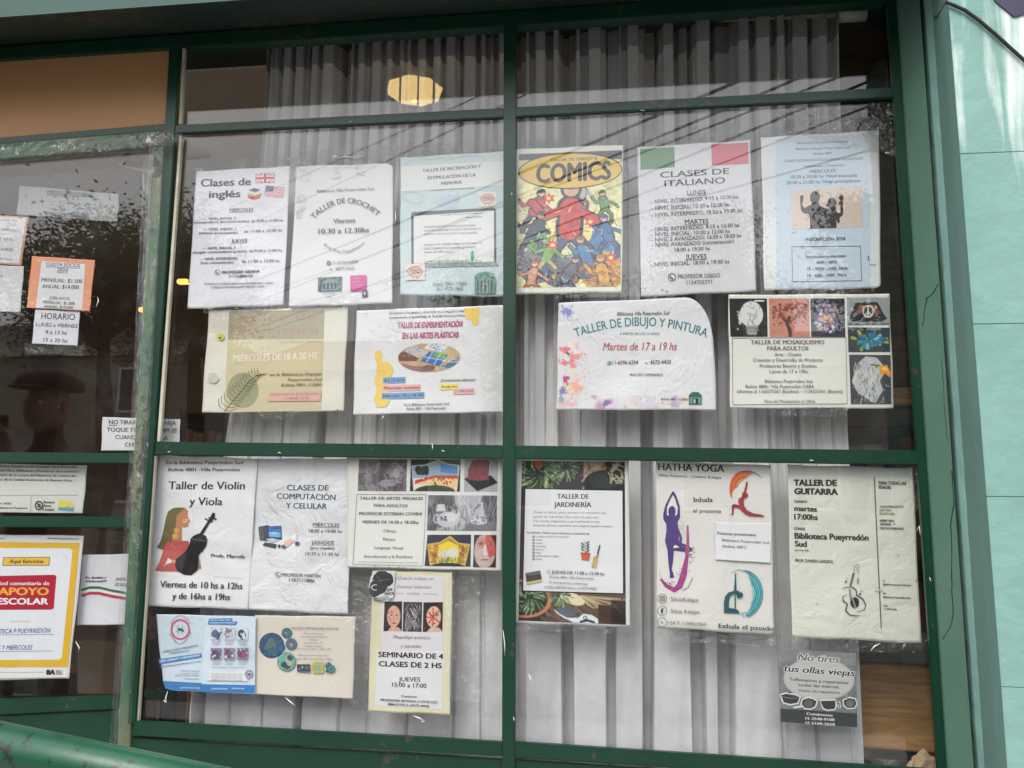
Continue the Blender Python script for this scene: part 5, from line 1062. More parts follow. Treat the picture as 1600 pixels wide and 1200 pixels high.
p.poly([(645, 176), (656, 180), (650, 220), (640, 250), (654, 256), (650, 276), (636, 284), (628, 300), (630, 330), (650, 360), (690, 380), (740, 388), (768, 400), (750, 404), (670, 400), (640, 388), (600, 350), (578, 342), (566, 344), (562, 390), (536, 394), (554, 384), (552, 330), (566, 320), (600, 328), (592, 300), (600, 282), (616, 276), (618, 254), (630, 240), (640, 205)], rd); p.disc(640, 264, 17, 17, rd, 16)
crescent(620, 900, 152, -88, 88, [(56, 140, 156), (90, 176, 186), (40, 116, 140), (120, 196, 200)], 15)
p.inc = .1
for i in range(70): t = rr.random(); a = R(20 + t * 80); p.disc(630 + 118 * math.cos(a) * rr.uniform(.7, 1.05), 900 + 150 * math.sin(a) * rr.uniform(.8, 1.03), rr.uniform(2, 5), rr.uniform(2, 5), (80, 160, 176), 6)
p.inc = 1; p.line([(548, 764), (600, 745), (680, 765)], 6, (56, 140, 156), lambda t: .3 + t)
te = (30, 88, 96)
p.poly([(574, 768), (580, 768), (582, 880), (600, 884), (604, 930), (590, 932), (582, 905), (560, 902), (540, 920), (534, 950), (532, 990), (560, 996), (590, 1004), (606, 1028), (502, 1024), (500, 960), (508, 920), (530, 892), (566, 882), (570, 830)], te); p.disc(606, 908, 20, 18, te, 16); p.line([(574, 910), (574, 1004)], 8, te)
for i, (y, t, x1) in enumerate(((932, 'SilviaKalapa', 336), (1010, 'Silvia Kalapa', 344))): p.ring(102, y, 29, 30, 3, (70, 68, 76)); T(t, 158, y + 14, x1, y + 20, 24, (96, 94, 100), .002)
for a, b in (((88, 918), (116, 918)), ((116, 918), (116, 946)), ((116, 946), (88, 946)), ((88, 946), (88, 918))): p.line([a, b], 3.5, k)
p.ring(102, 932, 7.5, 7.5, 3, k, n=16); p.disc(110, 924, 2, 2, k, 6); T('f', 92, 1026, 112, 1026, 30, k, .05)
p.ring(102, 1085, 29, 30, 3, (70, 68, 76)); p.phone(102, 1084, 15, (70, 68, 76), False); T('+54 9 1158922969', 138, 1098, 386, 1110, 22, (96, 94, 100), .002); T('Exhala el pasado', 466, 1120, 822, 1140, 28, k, .02, True)
p.done()
p = Paper('label', 'small white slip reading Prácticas presenciales glued on the yoga poster', 'label', [(445, 440), (812, 445), (802, 702), (445, 680)], 4.136, (1010, 710), (232, 232, 234), back=-.0022, seed=30, crumple=.1, amp=.0006, group=None)
p.T('Prácticas presenciales', 458, 518, 708, 530, 19, K2, .02); p.T('Biblioteca Pueyrredón Sud', 490, 562, 792, 580, 18, (104, 104, 112), .008); p.T('(Bolivia 4801)', 490, 602, 646, 610, 18, (104, 104, 112), .008)
p.done()

p = Paper('poster', 'cream guitar workshop poster in bold black type with a line drawing of a guitar', 'poster', [(42, 65), (825, 85), (878, 1182), (70, 1140)], 4.0, (1220, 710), (222, 222, 210), seed=31, crumple=.9)
T = p.T; k = (46, 46, 44)
T('TALLER DE', 80, 194, 352, 196, 36, k, .07); T('GUITARRA', 84, 248, 358, 252, 36, k, .07); T('CUÁNDO', 82, 302, 166, 304, 16, k, .04); T('martes', 84, 352, 228, 358, 32, k, .05); T('17:00hs', 84, 406, 232, 410, 34, k, .05); T('DÓNDE', 84, 472, 152, 474, 16, k, .04)
T('Biblioteca Pueyrredón', 86, 526, 550, 538, 36, k, .05); T('Sud', 88, 574, 164, 578, 34, k, .05); T('BOLIVIA 4801', 88, 604, 178, 606, 10, (110, 110, 104), .03); T('PROF: DAMIÁN GARDIOL', 90, 672, 330, 680, 19, (84, 84, 80), .04)
p.line([(584, 140), (600, 500), (628, 1088)], 7, (92, 92, 88)); T('PARA TODAS LAS', 612, 188, 784, 190, 20, (78, 78, 74), .05); T('EDADES', 612, 212, 690, 216, 18, (78, 78, 74), .05)
for t, x1, y, c in (('AUDIOPERCEPTIVA', 770, 332, (130, 122, 84)), ('LECTURA', 690, 354, (130, 122, 84)), ('ESCRITURA', 712, 376, (130, 122, 84)), ('REPERTORIO', 708, 420, k), ('ARMADO   Y', 716, 442, k), ('TEXTOS MUSICALES.', 770, 468, k)): T(t, 618, y, x1, y + 2, 13, c, .04)
T('IG', 638, 794, 650, 794, 10, k, .04); T('@bibliotecapueyrredonsud', 638, 816, 812, 822, 9, k, .04); T('FB', 640, 874, 656, 874, 10, k, .04); T('Biblioteca Pueyrredón Sud', 640, 896, 810, 902, 10, k, .04); T('MAIL', 644, 950, 670, 952, 9, k, .04); T('11 6572-4450', 646, 970, 724, 974, 10, k, .04)
p.poly([(448, 740), (464, 740), (440, 820), (428, 818)], (150, 150, 144)); p.poly([(424, 838), (442, 840), (446, 880), (474, 956), (458, 962), (430, 900)], (170, 170, 164)); p.disc(462, 926, 28, 33, k, 26)
for dx in (-9, -3, 3, 9): p.line([(456 + dx * .6, 742), (436 + dx * .5, 820)], 1.8, (70, 70, 66)); p.line([(434 + dx * .9, 840), (438 + dx * .9, 885), (462 + dx * .9, 958)], 1.8, (226, 226, 218) if dx > 0 else (80, 80, 76))
p.line([(455, 738), (462, 700), (474, 686), (488, 692), (484, 706), (470, 706), (486, 730), (482, 744)], 3, k); p.line([(382, 842), (410, 828), (450, 830), (472, 850), (474, 880), (510, 900), (532, 940), (520, 972), (480, 984)], 5, k, lambda t: .5 + .9 * math.sin(3.1 * t)); p.line([(412, 876), (386, 890), (390, 915), (416, 935), (405, 975), (430, 1002), (470, 1010), (492, 1004)], 5, k, lambda t: .5 + 1.1 * math.sin(3.1 * t))
for x, y in ((406, 796), (494, 874)): p.disc(x, y, 7, 5, k, 10, -.4); p.line([(x + 6, y - 2), (x + 8, y - 28), (x + 18, y - 14)], 2.6, k)
p.line([(484, 808), (476, 796), (488, 786), (484, 768), (476, 782), (490, 800), (480, 808)], 3, k); p.line([(580, 832), (630, 834)], 2, (140, 140, 134)); p.line([(586, 850), (640, 848)], 10, (206, 206, 196)); p.disc(734, 632, 4, 4, (90, 90, 84), 8); p.disc(228, 932, 5, 5, (176, 176, 164), 8); p.disc(848, 790, 4, 5, k, 8)
p.done()

p = Paper('leaflet', 'grey No tires tus ollas viejas leaflet with pots and pans along its dark foot', 'leaflet', [(100, 80), (790, 120), (795, 780), (112, 730)], 5.714, (1200, 1000), (122, 124, 124), seed=32, crumple=.2, amp=.002)
T = p.T; wh = (222, 224, 222); d = (58, 60, 62)
f = Cv(110, 104, (124, 126, 126), 71); f.m(f.Y < .2, (150, 152, 152), .5); f.no(6, 8); f.no(30, 4); p.photo([(102, 84), (788, 122), (793, 650), (108, 612)], f)
p.disc(455, 350, 318, 190, (178, 180, 178), 48, .05); p.disc(455, 346, 306, 178, (190, 192, 190), 48, .05)
for t, x0, y0, x1, y1, h, c in (('No tires', 262, 182, 632, 204, 62, (110, 112, 110)), ('tus ollas viejas', 134, 278, 770, 324, 56, (56, 58, 56))):
    T(t, x0 - 6, y0, x1 + 6, y1, h, wh, .11, it=.3); T(t, x0, y0, x1, y1, h, c, .03, it=.3)
g = (78, 80, 78); T('Teflonamos y reparamos', 190, 362, 718, 396, 27, g, .02); T('todas las marcas', 268, 412, 634, 432, 27, g, .02); T('Venta de repuestos', 268, 460, 640, 480, 24, g, .01)
p.poly([(110, 612), (796, 658), (796, 778), (114, 730)], (58, 62, 62)); T('Contáctenos', 344, 668, 578, 684, 23, wh, .03); T('15 2548-9108', 334, 710, 594, 724, 23, wh, .03); T('15 6169-2658', 334, 750, 598, 766, 23, wh, .03)
def pan(pts, x=None): p.line(pts, 26, wh, closed=True); p.poly(pts, d)
pan([(112, 494), (160, 480), (240, 492), (284, 510), (262, 560), (200, 572), (140, 556), (124, 510)]); p.line([(120, 505), (200, 520), (280, 516)], 4, (150, 152, 150)); p.disc(196, 468, 12, 8, d, 10)
p.line([(228, 604), (310, 590)], 16, wh); pan([(360, 518), (400, 528), (434, 548), (420, 590), (380, 612), (330, 606), (300, 572), (312, 534)]); p.disc(362, 568, 42, 34, (96, 98, 98), 24)
pan([(468, 544), (600, 540), (604, 590), (592, 616), (530, 622), (494, 606)]); p.line([(600, 560), (640, 550), (650, 606), (630, 606), (626, 580), (600, 584)], 8, wh)
pan([(676, 540), (730, 518), (776, 530), (790, 570), (770, 604), (710, 606), (680, 580)]); p.disc(734, 566, 38, 32, (110, 112, 110), 20); p.line([(690, 482), (714, 524)], 14, wh); p.line([(690, 482), (714, 524)], 7, d)
p.done()

# ------------------------------------------------------------------ papers on the glass of the door
DG = 'papers on the door glass'
p = Paper('paper_sheet', 'blank pale rectangle of paper with dark tape, topmost sheet on the door', 'sheet', [(74, 168), (447, 200), (440, 304), (62, 276)], 2.4, (0, 220), (158, 162, 160), back=.03, seed=41, crumple=.1, group=DG)
p.poly([(176, 184), (350, 196), (348, 212), (176, 206)], (110, 112, 112)); p.poly([(168, 264), (334, 276), (332, 296), (166, 282)], (120, 122, 122)); p.done()
p = Paper('notice', 'typed sheet with an orange edge, cut off by the left side of the photo', 'notice', [(-250, 268), (108, 286), (80, 468), (-260, 452)], 2.4, (0, 220), (206, 150, 120), back=.006, seed=42, crumple=.2, group=DG)
p.poly([(-250, 274), (98, 290), (72, 460), (-250, 446)], (206, 206, 208))
for i, t in enumerate(('SI DESEÁS RENOVAR YO', 'PODÉS HACERLO', 'Whatsapp 11 4572', 'biblioteca@', 'pueyrredonsud.com')): p.T(t, -110, 296 + i * 36, 64 - i * 5, 304 + i * 36, 9, (110, 110, 116), .01)
p.done()
p = Paper('notice', 'plain white sheet below the orange edged one on the door', 'notice', [(-240, 460), (90, 470), (76, 642), (-250, 636)], 2.4, (0, 220), (204, 204, 206), back=.002, seed=43, crumple=.4, group=DG)
p.T('CERRADO', -80, 512, 10, 514, 10, (120, 120, 124), .02); p.T('hasta', -60, 570, 6, 572, 10, (120, 120, 124), .01); p.done()
p = Paper('notice', 'orange bordered Cuota Socios price sheet on the door', 'notice', [(120, 432), (356, 448), (336, 640), (100, 626)], 2.4, (0, 220), (226, 156, 120), seed=44, crumple=.4, group=DG)
p.poly([(156, 450), (320, 462), (308, 634), (134, 626)], (216, 216, 220)); g = (66, 66, 74)
for t, x0, y0, x1, y1, h, b in (('CUOTA SOCIOS', 172, 468, 300, 474, 13, .02), ('2024', 214, 490, 254, 492, 13, .02), ('MENSUAL: $1.500', 155, 528, 308, 534, 14, .02), ('ANUAL: $14.000', 157, 552, 296, 556, 14, .02), ('JUBILADOS:', 184, 594, 262, 598, 11, .01), ('MENSUAL: $1.000', 162, 610, 280, 616, 11, .02), ('ANUAL: $10.000', 164, 626, 274, 630, 10, .02)): p.T(t, x0, y0, x1, y1, h, g, b)
p.line([(214, 494), (254, 496)], 2, g); p.line([(172, 472), (300, 478)], 2, g); p.done()
p = Paper('notice', 'small white Horario sheet stuck under the orange price sheet', 'notice', [(132, 632), (300, 640), (290, 768), (120, 760)], 2.4, (0, 220), (216, 216, 224), back=.003, seed=45, crumple=.3, group=DG)
for t, x0, y0, x1, y1, h in (('HORARIO', 154, 668, 280, 672, 23), ('LUNES a VIERNES', 134, 694, 290, 702, 14), ('9 a 13 hs', 170, 724, 250, 727, 14), ('15 a 20 hs', 162, 752, 252, 757, 14)): p.T(t, x0, y0, x1, y1, h, (72, 74, 84), .006)
p.done()
p = Paper('notice', 'white No tirar toque timbre notice half hidden by the plastic wrapped stile', 'notice', [(384, 1036), (676, 1044), (671, 1160), (380, 1162)], 2.4, (0, 220), (222, 222, 224), back=.012, seed=46, crumple=.2, group=DG)
for t, x0, x1, y in (('NO TIRAR DE LA MANIJA', 408, 660, 1062), ('TOQUE TIMBRE Y EMPUJE', 400, 664, 1090), ('CUANDO SUENE LA', 432, 630, 1118), ('CHICHARRA', 468, 590, 1146)): p.T(t, x0, y, x1, y + 4, 15, K, .014)
p.line([(408, 1066), (440, 1067)], 2, K); p.done()
p = Paper('notice', 'white notice of city support for the library, between the two door rails', 'notice', [(-250, 66), (390, 78), (370, 292), (-250, 286)], 2.858, (0, 700), (214, 214, 206), back=.004, seed=47, crumple=.1, group=DG)
g = (70, 72, 76)
for i, (t, x1) in enumerate((('Esta Biblioteca Popular recibe el apoyo de la Dirección', 342), ('General del Libro, Bibliotecas y Promoción de la Lectura y', 352), ('la Promoción de la Lectura del Ministerio de Cultura del', 336), ('Gobierno de la Ciudad Autónoma de Buenos Aires.', 326))): p.T(t, -60, 84 + i * 20, x1, 90 + i * 20, 11, g, .01)
p.line([(-200, 212), (350, 210)], 1.8, (150, 150, 146)); p.line([(140, 212), (136, 284)], 1.8, (150, 150, 146)); p.T('Agosto 2020', -40, 250, 48, 252, 9, g); p.T('Dir. de Bibliotecas Populares', -60, 270, 122, 272, 9, g)
p.ring(174, 257, 16, 18, 6, (60, 62, 66)); p.disc(174, 257, 8, 10, (90, 92, 96), 10); p.line([(160, 240), (190, 274)], 3, (60, 62, 66))
p.T('Buenos', 194, 246, 244, 247, 11, g, .03); p.T('Aires', 192, 262, 228, 263, 11, g, .03); p.T('Ciudad', 190, 279, 240, 280, 11, g, .03); p.T('BA', 262, 262, 330, 264, 26, (222, 206, 80), .12); p.poly([(262, 264), (330, 268), (328, 282), (258, 276)], (96, 160, 190)); p.done()
p = Paper('poster', 'yellow framed Apoyo Escolar poster with a red title block and blue handwriting', 'poster', [(-330, 380), (376, 392), (308, 1030), (-330, 1042)], 2.858, (0, 700), (226, 226, 228), seed=48, crumple=.15, group=DG)
T = p.T; ye = (222, 178, 52)
p.poly([(-300, 416), (356, 424), (304, 978), (-300, 980)], ye); p.poly([(-290, 446), (310, 448), (324, 458), (276, 936), (262, 946), (-290, 948)], (226, 228, 234)); p.poly([(-290, 990), (296, 980), (300, 1024), (-290, 1030)], (228, 228, 228))
p.poly([(14, 488), (224, 486), (220, 526), (10, 526)], (120, 90, 40)); p.poly([(17, 491), (221, 489), (217, 523), (13, 523)], (228, 190, 74)); T('Aquí funciona', 40, 514, 194, 514, 17, (60, 50, 40), .03, it=.15)
p.poly([(-220, 576), (242, 566), (252, 572), (240, 716), (228, 722), (-230, 724)], (176, 32, 58)); T('Red comunitaria de', -10, 612, 220, 612, 16, (236, 226, 230), .03); T('APOYO', -10, 656, 218, 656, 32, (238, 170, 60), .045); T('ESCOLAR', -14, 698, 216, 698, 27, (236, 232, 236), .045)
p.line([(48, 774), (130, 774)], 3, (206, 200, 150)); p.line([(-120, 836), (242, 832)], 2, (120, 126, 140)); p.line([(-120, 910), (234, 906)], 2, (120, 126, 140))
bl = (56, 76, 160); T('BIBLIOTECA P PUEYRREDÓN', -72, 830, 222, 824, 20, bl, .0, it=.2); T('LUNES Y MIÉRCOLES', -66, 902, 142, 900, 20, bl, .0, it=.2)
T('/buenosaires.gob.ar/educacion', 212, 406, 352, 409, 7, (70, 70, 76), .02); T('Ministerio', -40, 406, 18, 407, 7, (70, 70, 76), .02); T('BA', 206, 1012, 246, 1010, 20, (44, 46, 50), .1); T('Buenos', 250, 998, 280, 997, 6, (44, 46, 50), .03); T('Aires', 250, 1005, 274, 1004, 6, (44, 46, 50), .03); T('Ciudad', 250, 1012, 280, 1011, 6, (44, 46, 50), .03)
p.line([(-200, 1004), (196, 1000)], 2, (190, 200, 150)); p.line([(280, 470), (300, 500)], 3, (206, 206, 206)); p.done()
p = Paper('notice', 'white sheet with a green white and red ribbon offering Italian to children and teenagers', 'notice', [(366, 478), (690, 470), (650, 788), (340, 792)], 2.858, (0, 700), (220, 220, 226), back=.016, seed=49, crumple=.3, group=DG)
p.T('Per Bambini e', 380, 584, 472, 584, 11, (64, 64, 70), .03, it=.2); p.T('Adolescenti!!!!', 380, 600, 474, 600, 11, (64, 64, 70), .03, it=.2); p.T('PARLIAMO', 516, 594, 620, 590, 15, (120, 120, 126), .03, it=.25); p.T('ITALIANO', 512, 618, 612, 616, 15, (120, 120, 126), .03, it=.25)
for dy, c in ((0, (52, 110, 80)), (12, (226, 226, 228)), (24, (190, 60, 76))): p.line([(364, 636 + dy), (400, 624 + dy), (440, 624 + dy), (500, 638 + dy), (560, 648 + dy), (630, 650 + dy)], 13, c)
p.done()
bpy.data.objects.remove(_to); bpy.data.curves.remove(_tc)

# ------------------------------------------------------------------ behind the glass: curtains, furniture, lamp
def fabric(name, rgb, transp, sheer=.25):
    m = bpy.data.materials.new(name); m.use_nodes = True; nt = m.node_tree; nt.nodes.remove(nt.nodes['Principled BSDF']); out = nt.nodes['Material Output']
    d = node(nt, 'ShaderNodeBsdfDiffuse'); t = node(nt, 'ShaderNodeBsdfTranslucent'); tr = node(nt, 'ShaderNodeBsdfTransparent')
    tc = node(nt, 'ShaderNodeTexCoord'); n = node(nt, 'ShaderNodeTexNoise', Scale=16, Detail=8, Roughness=.7); nt.links.new(tc.outputs['Object'], n.inputs['Vector'])
    cr = node(nt, 'ShaderNodeValToRGB'); cr.color_ramp.elements[0].position = .3; cr.color_ramp.elements[1].position = .7
    cr.color_ramp.elements[0].color = (*[v * .86 for v in rgb], 1); cr.color_ramp.elements[1].color = (*[min(v * 1.06, .9) for v in rgb], 1)
    nt.links.new(n.outputs['Fac'], cr.inputs[0]); nt.links.new(cr.outputs[0], d.inputs['Color']); nt.links.new(cr.outputs[0], t.inputs['Color'])
    b = node(nt, 'ShaderNodeBump', Strength=.5, Distance=.005); nt.links.new(n.outputs['Fac'], b.inputs['Height']); nt.links.new(b.outputs[0], d.inputs['Normal'])
    m1 = node(nt, 'ShaderNodeMixShader', Fac=sheer); m2 = node(nt, 'ShaderNodeMixShader', Fac=transp)
    nt.links.new(d.outputs[0], m1.inputs[1]); nt.links.new(t.outputs[0], m1.inputs[2]); nt.links.new(m1.outputs[0], m2.inputs[1]); nt.links.new(tr.outputs[0], m2.inputs[2]); nt.links.new(m2.outputs[0], out.inputs['Surface'])
    return m
SHEER = fabric('sheer_grey_curtain', (.90, .88, .90), .13, .10); HEMF = fabric('doubled_curtain_hem', (.76, .75, .78), .015, .1); HEADF = fabric('curtain_heading', (.5, .48, .48), .16)
YC = .08
def ss(a, b, x): t = np.clip((x - a) / (b - a), 0, 1); return t * t * (3 - 2 * t)
def curtain(label, edgeL, edgeR, seed):
    """pleated sheet between two photo lines; folds narrow towards the hem"""
    rnd = random.Random(seed); root = thing('curtain', label, 'curtain', group='curtains in the shop window')
    zt, zh, zb = at(800, 34, YC)[2], at(900, 988, YC)[2], at(800, 1330, YC)[2]
    L = lambda z: np.interp(z, [p[2] for p in edgeL[::-1]], [p[0] for p in edgeL[::-1]]); Rr = lambda z: np.interp(z, [p[2] for p in edgeR[::-1]], [p[0] for p in edgeR[::-1]])
    folds = []; x = .02
    while x < .99:
        big = rnd.random() < .45; folds.append((x, rnd.uniform(.009, .018) if big else rnd.uniform(.0015, .003), rnd.uniform(.035, .055) if big else rnd.uniform(.01, .022), big, rnd.uniform(-.05, .05), rnd.uniform(.003, .012), rnd.uniform(0, 6))); x += rnd.uniform(.085, .15)
    small = []; x = .01
    while x < .99: small.append((x, rnd.uniform(.008, .015), rnd.uniform(.02, .04))); x += rnd.uniform(.046, .068)
    def depth(s, z):
        k = (zt - z) / (zt - zb); d = .005 * math.sin(s * 27 + seed + k * 2.5) + .0016 * math.sin(s * 66 + k * 6) + .0006 * math.sin(s * 130 + k * 23 + 3 * math.sin(k * 9))
        for c, w_, dp, big, dr, sf, ph in folds:
            c2 = c + dr * (k - .5) + .003 * math.sin(k * 7 + ph); ww = w_ * (1.5 - .8 * k); a = abs(s - c2)
            if a < ww * 3: d += dp * float(1 - ss(ww, ww + sf, a)) * (1 if big else 1 - .6 * k)
        up = 1 - float(ss(.28, .62, k))
        if up > 0:
            for c, w_, dp in small:
                a = abs(s - c)
                if a < w_ * 2: d += up * dp * float(1 - ss(w_ * .75, w_ * .75 + .004, a))
        return d
    def sheet(name, z0, z1, mat, off, nz, nx=620):
        V = []; F = []
        for j in range(nz + 1):
            z = z0 + (z1 - z0) * j / nz; a, b = L(z), Rr(z)
            for i in range(nx + 1):
                s = i / nx; d = depth(s, z); V.append((a + (b - a) * s, YC + d + off, z + (.004 * math.sin(s * 23 + seed) if j == 0 and name == 'hem' else 0)))
        for j in range(nz):
            for i in range(nx): q = j * (nx + 1) + i; F.append((q, q + 1, q + nx + 2, q + nx + 1) if False else (q, q + nx + 1, q + nx + 2, q + 1))
        o = obj(name, V, F, mat, root, True); return o
    sheet('drape', zt - .035, zb, SHEER, 0, 36); sheet('hem', zh, zb - .002, HEMF, -.0035, 14); sheet('heading', zt, zt - .075, HEADF, -.003, 3)
    return root
P_ = lambda x, y: at(x, y, YC)
curtain('grey pleated sheer curtain behind the left window panes', [P_(402, 40), P_(392, 180), P_(345, 660), P_(300, 1110), P_(292, 1340)], [P_(800, 40), P_(800, 180), P_(798, 660), P_(797, 1110), P_(796, 1340)], 3)
curtain('grey pleated sheer curtain behind the right window panes', [P_(801, 40), P_(801, 180), P_(799, 660), P_(798, 1110), P_(797, 1340)], [P_(1309, 20), P_(1312, 180), P_(1323, 660), P_(1347, 1150), P_(1356, 1340)], 8)
rod = thing('curtain_rod', 'pale rod with a white end bracket above the right curtain', 'curtain rod')
tube('rod', [at(395, 55, YC + .01), at(1318, 22, YC + .01)], .007, CREAM, rod)
pr = at(1325, 24, YC + .01); tube('end_bracket', [pr - np.array([.02, 0, 0]), pr + np.array([.035, 0, 0])], .014, principled('white_plastic', (.6, .6, .57), .4)[0], rod, 12)

WHITE = principled('white_enamel', (.62, .60, .56), .4)[0]
def ibar(name, quad, Y, d, mat, label=None, cat=None, bev=.003, parent=None, group=None):
    o = bar(name, quad, Y, d, mat, parent, bev)
    if label: tag(o, label, cat, group)
    return o
# right: brown wardrobe side, oak desk, things below
wd = thing('wardrobe', 'dark brown wooden wardrobe standing right of the curtain', 'wardrobe')
ibar('side_panel', [(1255, 30), (1560, 30), (1560, 636), (1255, 640)], .30, .5, WALNUT, parent=wd); ibar('door_panel', [(1262, 96), (1560, 90), (1560, 600), (1262, 606)], .288, .01, wood('lighter_brown_wood', (.15, .07, .03), (.22, .11, .05), 2), parent=wd)
ibar('base_panel', [(1262, 608), (1560, 602), (1560, 632), (1262, 634)], .285, .012, OAK, parent=wd)
dk = thing('desk', 'light oak wooden desk front in the bottom right corner of the window', 'desk')
ibar('front_board', [(1318, 1034), (1520, 1044), (1530, 1182), (1322, 1168)], .155, .03, OAK, parent=dk); ibar('top_board', [(1300, 1016), (1524, 1024), (1520, 1042), (1300, 1032)], .145, .4, principled('grey_desk_top', (.22, .215, .21), .5)[0], parent=dk)
RED = principled('faded_red_cover', (.32, .10, .08), .6)[0]
def crumpled(name, label, cat, c, r, mat, seed, sq=(1, 1, 1)):
    bm = bmesh.new(); bmesh.ops.create_icosphere(bm, subdivisions=3, radius=1); rn = random.Random(seed)
    ks = [(Vector((rn.uniform(-1, 1), rn.uniform(-1, 1), rn.uniform(-1, 1))).normalized(), rn.uniform(1, 6.)) for _ in range(9)]
    for v in bm.verts:
        f = 1 + sum(.07 * math.sin(k.dot(v.co) * q * 2.2) for k, q in ks); v.co = Vector((v.co.x * sq[0], v.co.y * sq[1], v.co.z * sq[2])) * f * r + Vector(c)
    return tag(bmobj(name, bm, mat), label, cat)
crumpled('paper_bag', 'crumpled beige paper bag in the bottom right corner under the desk', 'bag', at(1444, 1204, .09), .028, noisy('brown_bag_paper', (.42, .30, .18), (.52, .38, .24), 8, .8, .6, 25, .01), 4, (1, .8, 1.1))
crumpled('plastic_bag', 'grey and white plastic bag lying below the oak desk', 'bag', at(1395, 1205, .22), .045, noisy('thin_plastic', (.10, .10, .11), (.5, .5, .5), 14, .3, .8, 20, .01), 9, (1.5, .8, .7))
# bookshelf glimpsed beside the guitar poster and in the gap left of the curtain
def shelf_unit(label, x0, x1, y0, y1, z0, z1, n, seed):
    t = thing('bookshelf', label, 'bookshelf'); rn = random.Random(seed)
    box('side_panel', x0, x0 + .02, y0, y1, z0, z1, WALNUT, t); box('side_panel', x1 - .02, x1, y0, y1, z0, z1, WALNUT, t); box('back_panel', x0 + .02, x1 - .02, y1 - .012, y1 - .002, z0, z1, WALNUT, t)
    hgt = (z1 - z0) / n
    for k in range(n + 1): box('shelf', x0 + .021, x1 - .021, y0 + .002, y1 - .014, z0 + k * hgt * .985, z0 + k * hgt * .985 + .018, WALNUT, t)
    for k in range(n):
        x = x0 + .03
        while x < x1 - .08:
            w_ = rn.uniform(.02, .045); h = hgt * rn.uniform(.55, .8); c = rn.choice([(120, 60, 50), (150, 130, 100), (60, 80, 100), (170, 160, 140), (90, 100, 70), (150, 100, 60), (60, 50, 50)])
            z = z0 + k * hgt * .985 + .0185; box('book', x, x + w_, y0 + .015, y1 - .05, z, z + h, ink(c), t, .002); x += w_ + .002
    return t
shelf_unit('dark bookshelf with books behind the glass to the left of the curtain', -2.6, -1.5, 2.9, 3.2, .0, 1.9, 5, 1)
shelf_unit('bookshelf full of books beyond the oak desk', .62, 1.5, .9, 1.2, 0, 1.7, 4, 2)
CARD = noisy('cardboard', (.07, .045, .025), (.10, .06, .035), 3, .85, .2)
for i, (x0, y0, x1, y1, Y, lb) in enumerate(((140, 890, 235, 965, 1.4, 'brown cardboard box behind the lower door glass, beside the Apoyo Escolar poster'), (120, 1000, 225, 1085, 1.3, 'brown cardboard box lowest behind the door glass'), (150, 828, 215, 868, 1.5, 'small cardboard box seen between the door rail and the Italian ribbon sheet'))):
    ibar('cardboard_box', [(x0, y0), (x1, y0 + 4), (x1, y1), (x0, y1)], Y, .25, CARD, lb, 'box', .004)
# white ceiling beam and interior transom seen in the top left pane
ibar('beam', [(262, 74), (430, 66), (430, 80), (262, 90)], .9, .1, WHITE, 'white beam near the ceiling, seen in the top left pane', 'beam')
ibar('picture_rail', [(262, 142), (470, 136), (470, 139), (262, 145)], 1.2, .02, WHITE, 'thin pale rail on the wall inside the top left pane', 'rail', .001)
# lamp: warm glass shade close under the ceiling
lm = thing('ceiling_lamp', 'lit warm yellow ceiling lamp glowing through the curtain in the top left pane', 'lamp')
em = bpy.data.materials.new('lit_lamp_glass'); em.use_nodes = True; eb = em.node_tree.nodes['Principled BSDF']; eb.inputs['Base Color'].default_value = (.8, .7, .4, 1); eb.inputs['Emission Color'].default_value = (1, .68, .26, 1); eb.inputs['Emission Strength'].default_value = 3.6
def lathe(name, c, prof, mat, parent, seg=12):
    V = []; F = []; n = len(prof)
    for r_, z in prof:
        for k in range(seg): a = 2 * math.pi * k / seg; V.append((c[0] + r_ * math.cos(a), c[1] + r_ * math.sin(a), c[2] + z))
    for j in range(n - 1):
        for k in range(seg): F.append((j * seg + k, j * seg + (k + 1) % seg, (j + 1) * seg + (k + 1) % seg, (j + 1) * seg + k))
    return obj(name, V, F, mat, parent)
lc = at(648, 142, .95); lathe('lamp_shade', lc, [(.012, .034), (.05, .03), (.098, .004), (.094, -.008), (.04, -.034), (.01, -.038)], em, lm, 8)
lathe('lamp_fitting', lc, [(.03, .2), (.03, .036), (.0, .035)], WHITE, lm)
em2 = em.copy(); em2.name = 'lit_orange_glass'; em2.node_tree.nodes['Principled BSDF'].inputs['Emission Strength'].default_value = 1.3; em2.node_tree.nodes['Principled BSDF'].inputs['Emission Color'].default_value = (1, .45, .1, 1)
for i, (px, py, Y, lb) in enumerate(((455, 268, 1.6, 'lit orange wall lamp between the English and crochet notices'), (282, 439, 1.7, 'small lit orange lamp seen at the left edge of the window'), (222, 483, 1.7, 'small lit yellow lamp behind the door glass beside the stile'))):
    l2 = thing('wall_lamp', lb, 'lamp', group='small lit wall lamps'); c = at(px, py, Y); s_ = .015
    box('lamp_shade', c[0] - .02, c[0] + .03, c[1], c[1] + .03, c[2] - s_ * .7, c[2] + s_ * .7, em2, l2, .004); box('lamp_arm', c[0] + .031, c[0] + .14, c[1] + .012, c[1] + .02, c[2] - .006, c[2] + .006, WALNUT, l2)
